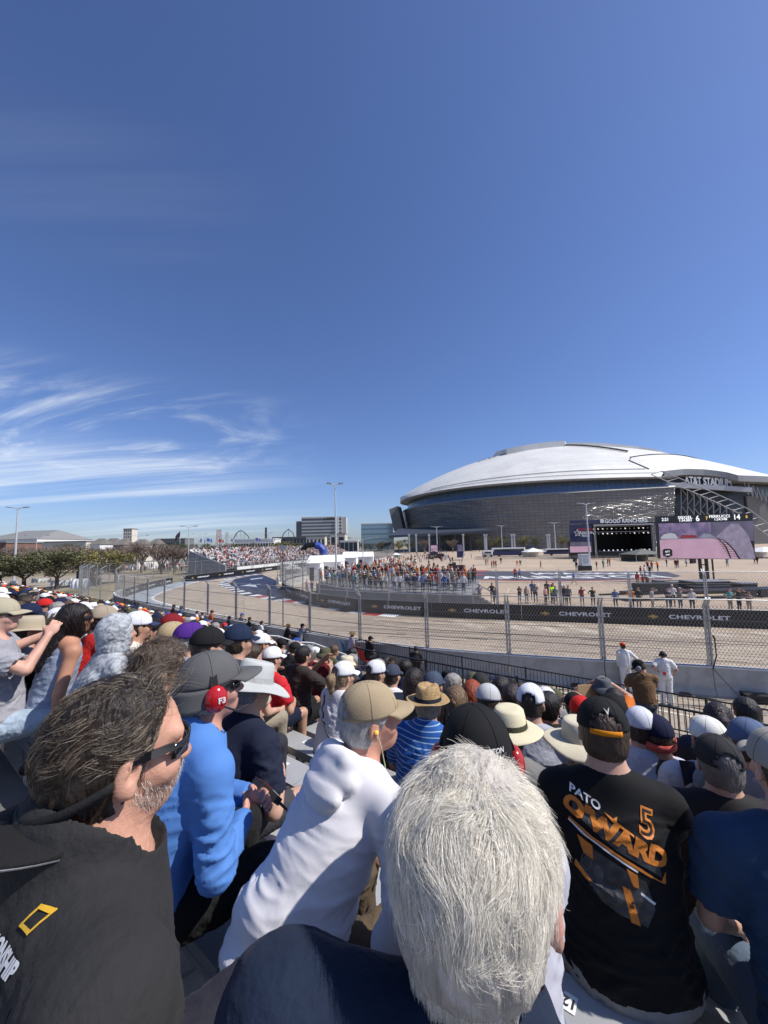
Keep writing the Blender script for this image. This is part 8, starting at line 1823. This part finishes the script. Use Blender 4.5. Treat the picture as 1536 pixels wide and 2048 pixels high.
# ---------------------------------------------------------------- merged far crowds
def arrays(o):
    dg = bpy.context.evaluated_depsgraph_get(); return None
def simple_person(seated, h=.055, seed=0, arms=('lap', 'lap'), legs=None):
    p = Pose(seated=seated, torso=.5 if seated else .52, lean=10 if seated else 2, arms=arms, girth=1.15, legs=legs)
    f = body_sdf(p, h, False, True); f.ell(p.head+Vector((0, -.01, .03)), (.095, .115, .10), None, .01); V, F = fin(f, 0)
    fc = V[F].mean(1); reg = np.zeros(len(F), int)                                   # 0 skin 1 shirt 2 trousers 3 hat or hair
    zs = fc[:, 2]; reg[(zs < p.neck.z-.0)] = 1; lower = (zs < (.14 if seated else .95)); reg[lower] = 2
    if seated: reg[(fc[:, 1] > .16) & (zs < .3) & (zs > .14) & (np.abs(fc[:, 0]) < .2)] = 0
    for k in (0, 1):
        for c in (p.wr[k], p.wr[k]+p.hd[k]*.07, (p.wr[k]+p.elb[k])/2): reg[(np.linalg.norm(fc-np.array(c), axis=1) < .085) & (zs < p.neck.z+.2)] = 0
    hd = np.array(p.head); q = fc-hd; reg[(zs >= p.neck.z) & ((q[:, 2] > .045) | (q[:, 1] < -.045))] = 3
    return p, V, F, reg
SP = [simple_person(True, .058, 0), simple_person(True, .058, 1, ('face', 'lap')), simple_person(True, .058, 2, ('knee', 'knee'))]
def merged_crowd(name, items, label, protos, hats=HTC, shirts=SHC):
    Vs = []; Fs = []; Cs = []; o_ = 0
    for (pos, yaw, sc_) in items:
        p, V, F, reg = protos[rc.randrange(len(protos))]; a = -R(yaw); c, s2 = math.cos(a), math.sin(a); M_ = np.array([[c, -s2, 0], [s2, c, 0], [0, 0, 1]])*sc_
        W_ = V @ M_.T+np.array(pos); col = np.array([rc.choices(SKIN, [5, 4, 5, 3, 2, 1])[0], rc.choice(shirts)[1], rc.choice([(.02, .02, .025), (.08, .12, .2), (.03, .04, .07), (.3, .26, .2)]), rc.choice(hats)[1] if rc.random() < .65 else (.03, .02, .015)])
        Vs.append(W_[F].reshape(-1, 3)); Cs.append(np.repeat(col[reg], 4, axis=0)); Fs.append(np.arange(len(F)*4).reshape(-1, 4)+o_); o_ += len(F)*4
    C4 = np.concatenate(Cs); C4 = np.concatenate([C4, np.ones((len(C4), 1))], 1)
    o = mesh_obj(name, np.concatenate(Vs), np.concatenate(Fs), mat('crowd colours', (.5, .5, .5), .85, attr=True, spec=.2), None, False, attr=C4); o['kind'] = 'stuff'; o['label'] = label; return o
merged_crowd('crowd', [(tuple(b), 37+rc.gauss(5, 12), rc.uniform(.94, 1.06)) for d, k, s, b in cands[NEARN:]], 'dense mass of seated spectators at the far end of the bleachers', SP)
items = []
for i in range(len(gp)-1):
    for k in range(ns):
        for t in range(11):
            if rc.random() < .12: continue
            q = gpt(i, k*.75+.35, 1.0+k*.34)+(gp[i+1]-gp[i])*((t+rc.random()*.5)/11); items.append((tuple(q+Vector((0, 0, .38))), 120+rc.gauss(0, 20), rc.uniform(.95, 1.08)))
merged_crowd('crowd', items, 'packed mass of spectators filling the far grandstand', SP, hats=HTC[:4]+HTC[5:7], shirts=SHC[:7]+[SHC[3], SHC[4], SHC[3], SHC[7], SHC[9]])
# ---------------------------------------------------------------- standing people on the platform and the lot
M_hatr = mat('far hat colours', (.3, .3, .3), .8)
def trmat():
    m = bpy.data.materials.new('mixed trousers'); m.use_nodes = True; t = m.node_tree; b = t.nodes['Principled BSDF']; b.inputs['Roughness'].default_value = .85; oi = N('ShaderNodeObjectInfo', t); cr = N('ShaderNodeValToRGB', t); cr.color_ramp.interpolation = 'CONSTANT'; e = cr.color_ramp.elements; e[0].color = (.02, .02, .025, 1); e[1].position = .3; e[1].color = (.07, .11, .18, 1)
    for ps, c in ((.55, (.03, .035, .05)), (.72, (.32, .27, .2)), (.86, (.15, .15, .15))): x = e.new(ps); x.color = (*c, 1)
    L(oi.outputs['Random'], cr.inputs[0], t); L(cr.outputs[0], b.inputs['Base Color'], t); return m
def skmat(nm, cols):
    m = bpy.data.materials.new(nm); m.use_nodes = True; t = m.node_tree; b = t.nodes['Principled BSDF']; b.inputs['Roughness'].default_value = .7; oi = N('ShaderNodeObjectInfo', t); mu = N('ShaderNodeMath', t, operation='MULTIPLY'); L(oi.outputs['Random'], mu.inputs[0], t); mu.inputs[1].default_value = 7.31; fr = N('ShaderNodeMath', t, operation='FRACT'); L(mu.outputs[0], fr.inputs[0], t); cr = N('ShaderNodeValToRGB', t); cr.color_ramp.interpolation = 'CONSTANT'; e = cr.color_ramp.elements; e[0].color = (*cols[0], 1); e[1].position = 1/len(cols); e[1].color = (*cols[1], 1)
    for i_, c in enumerate(cols[2:]): x = e.new((i_+2)/len(cols)); x.color = (*c, 1)
    L(fr.outputs[0], cr.inputs[0], t); L(cr.outputs[0], b.inputs['Base Color'], t); return m
M_tr = trmat(); M_sk = skmat('mixed skin', [SKIN[0], SKIN[2], SKIN[1], SKIN[3], SKIN[0], SKIN[4]]); M_ht = skmat('mixed headwear', [(.6, .6, .6), (.03, .02, .015), (.05, .03, .02), (.5, .5, .52), (.02, .02, .02), (.2, .12, .06), (.3, .02, .02)])
M_shc = mat('plain top', (.5, .5, .5), .85, objcol=True, spec=.2)
def std(name, arms, legs, h=.04):
    p, V, F, reg = simple_person(False, h, 0, arms, legs)
    me = mesh_obj('person', V, F, [M_sk, M_shc, M_tr, M_ht], None, True, fmat=reg); return me
SD = [std('a', ('down', 'down'), None), std('b', ('cross', 'cross'), None), std('c', ('face', 'down'), None), std('w', ('down', 'down'), ([(-.10, .20, .50), (.10, -.06, .49)], [(-.10, .26, .10), (.10, -.36, .14)])), std('d', ('phone', 'hip'), None), std('e', ('read', 'read'), None)]
npl = [0]
def put(v, yaw, col, walk=False, label=None, grp='people standing beyond the track', sc_=None):
    s_ = SD[3] if walk else rc.choice([SD[0], SD[1], SD[2], SD[0], SD[4], SD[5]]); o = s_.copy(); COL.objects.link(o); o.location = v; o.rotation_euler = (0, 0, -R(yaw)); z = sc_ or rc.uniform(.93, 1.05); o.scale = (z, z, z); o.color = (*col, 1); tag(o, label, 'person', grp); npl[0] += 1; return o
def colname(c): return c[0]
# on the viewing platform: several ranks, the front rank along the rail
cnt = 0
plen = sum((b-a).length for a, b in zip(pp_, pp_[1:]))
for rank in range(2):
    s = .4; j = 0
    while s < plen-.3:
        acc = 0
        for a, b in zip(pp_, pp_[1:]):
            l = (b-a).length
            if acc+l >= s: break
            acc += l
        d = (b-a).normalized(); n_ = Vector((-d.y, d.x, 0)); q = a+d*(s-acc)+n_*(.35+rank*1.1+rc.uniform(-.15, .2)); q.z = .95+.17*(.35+rank*1.1)
        c = rc.choice(SHC); yaw = math.degrees(math.atan2(-n_.x, -n_.y))+rc.gauss(0, 25)
        o = put(q, yaw, c[1], label='standing person in a %s top on the grey platform, %s in the %s rank' % (c[0], _wd[j], ['front', 'second', 'third'][rank]), grp='people standing on the viewing platform'); j += 1; s += rc.uniform(.55, .95) if rank < 2 else rc.uniform(.8, 1.5)
# along the infield fence, seen from behind it
for i, (px, py, c, nm) in enumerate(((1095, 1192, (.04, .04, .04), 'black'), (1108, 1194, (.35, .3, .25), 'beige'), (1122, 1196, (.03, .03, .04), 'dark'), (1066, 1192, (.06, .12, .35), 'blue'), (1072, 1198, (.2, .2, .22), 'grey'), (1040, 1200, (.05, .05, .05), 'black'), (1054, 1200, (.3, .25, .2), 'brown'), (1092, 1202, (.55, .28, .26), 'salmon pink'), (1105, 1200, (.45, .75, .03), 'lime yellow'), (1112, 1202, (.15, .18, .2), 'slate'), (1130, 1203, (.03, .03, .03), 'black'), (1138, 1204, (.1, .1, .12), 'charcoal'), (1165, 1204, (.3, .05, .05), 'dark red'), (1187, 1206, (.04, .05, .04), 'dark green'), (1232, 1210, (.1, .14, .3), 'blue grey'), (1265, 1210, (.7, .2, .02), 'orange'), (1279, 1212, (.03, .03, .03), 'black'), (1306, 1212, (.3, .32, .33), 'grey'), (1338, 1214, (.05, .06, .1), 'navy'), (1347, 1206, (.65, .65, .66), 'white'), (1362, 1214, (.2, .2, .2), 'mid grey'), (1386, 1216, (.6, .6, .6), 'off white'), (1462, 1218, (.1, .3, .3), 'teal'), (1480, 1218, (.03, .03, .03), 'black'), (1500, 1220, (.2, .15, .15), 'brown'), (985, 1196, (.02, .02, .02), 'black'), (992, 1205, (.1, .1, .1), 'charcoal'), (960, 1200, (.25, .25, .3), 'grey blue'), (752, 1184, (.3, .3, .3), 'grey'), (614, 1180, (.5, .35, .35), 'pink'), (624, 1181, (.1, .2, .35), 'blue'))):
    put(gnd(px, py+8), rc.choice([185, 200, 170, 150]), c, label='person in a %s top standing just inside the infield fence, %s along it' % (nm, _wd[i]), grp='people just inside the infield fence')
# walkers and small groups on the lot
spots = [(1148, 1170, 1), (1282, 1155, 0), (1290, 1155, 0), (1300, 1154, 0), (1031, 1160, 1), (1040, 1160, 1), (988, 1136, 0), (992, 1136, 0), (984, 1137, 0), (976, 1130, 0), (972, 1131, 0), (1002, 1128, 0), (1035, 1134, 1), (1041, 1133, 1), (1082, 1138, 1), (868, 1139, 1), (858, 1134, 0), (832, 1131, 0), (830, 1128, 0), (1194, 1140, 0), (1207, 1137, 0), (1216, 1134, 0), (1220, 1133, 0), (1153, 1141, 0), (1296, 1141, 0), (1304, 1142, 0), (1316, 1142, 0), (1334, 1134, 0), (1352, 1137, 0), (1356, 1136, 0), (1373, 1134, 1), (1455, 1134, 0), (1510, 1128, 1), (1515, 1129, 1), (1276, 1175, 0), (1287, 1178, 0), (1296, 1182, 0), (943, 1118, 0), (905, 1126, 0), (925, 1124, 0), (968, 1120, 0), (890, 1120, 0)]
for i, (px, py, wk) in enumerate(spots):
    c = rc.choice(SHC); put(gnd(px, py), rc.uniform(0, 360), c[1], bool(wk), 'person in a %s top %s on the open lot, %s of the lot figures' % (c[0], 'walking' if wk else 'standing', _wd[i]), 'people on the open lot')
items = []
for i in range(90):
    t = rc.random()*(len(pp_)-1.01); j = int(t); a, b = pp_[j], pp_[j+1]; d = (b-a).normalized(); n_ = Vector((-d.y, d.x, 0)); o2 = rc.uniform(2.2, 4.6); q = a+(b-a)*(t-j)+n_*o2; items.append(((q.x, q.y, 0.95+.17*o2), rc.uniform(150, 260), rc.uniform(.93, 1.05)))
for i in range(420):
    px = rc.gauss(760, 60) if i % 3 else rc.uniform(690, 900); py = rc.uniform(1100, 1152) if px < 830 else rc.uniform(1098, 1128)
    if px < 700 or px > 940: continue
    if py < 1140-(px-700)*.2 and rc.random() < .3: continue
    q = gnd(px, py)
    if q.x < -11 or q.y < 42: continue
    items.append((tuple(q), rc.uniform(0, 360), rc.uniform(.93, 1.05)))
SPS = [simple_person(False, .07, 0, ('down', 'down')), simple_person(False, .07, 0, ('cross', 'down'))]
merged_crowd('crowd', items, 'loose crowd of people milling about on the far part of the lot', SPS)
items = []
for i in range(150):
    q = gnd(rc.uniform(205, 380), rc.uniform(1126, 1146)); items.append((tuple(q), rc.uniform(0, 360), 1.))
for i in range(60):
    q = gnd(rc.uniform(185, 200), rc.uniform(1160, 1172)); items.append((tuple(q), rc.uniform(0, 360), 1.))
merged_crowd('crowd', items, 'scattered people behind the hoardings left of the bend', SPS)
# remove the pattern figures the copies were made from
for p, D, dm in PR:
    for k_, o in list(D.items()):
        for c in list(o.children): bpy.data.objects.remove(c)
        bpy.data.objects.remove(o)
    for c in list(dm.children):
        for g_ in list(c.children): bpy.data.objects.remove(g_)
        bpy.data.objects.remove(c)
    bpy.data.objects.remove(dm)
for o in SD: bpy.data.objects.remove(o)
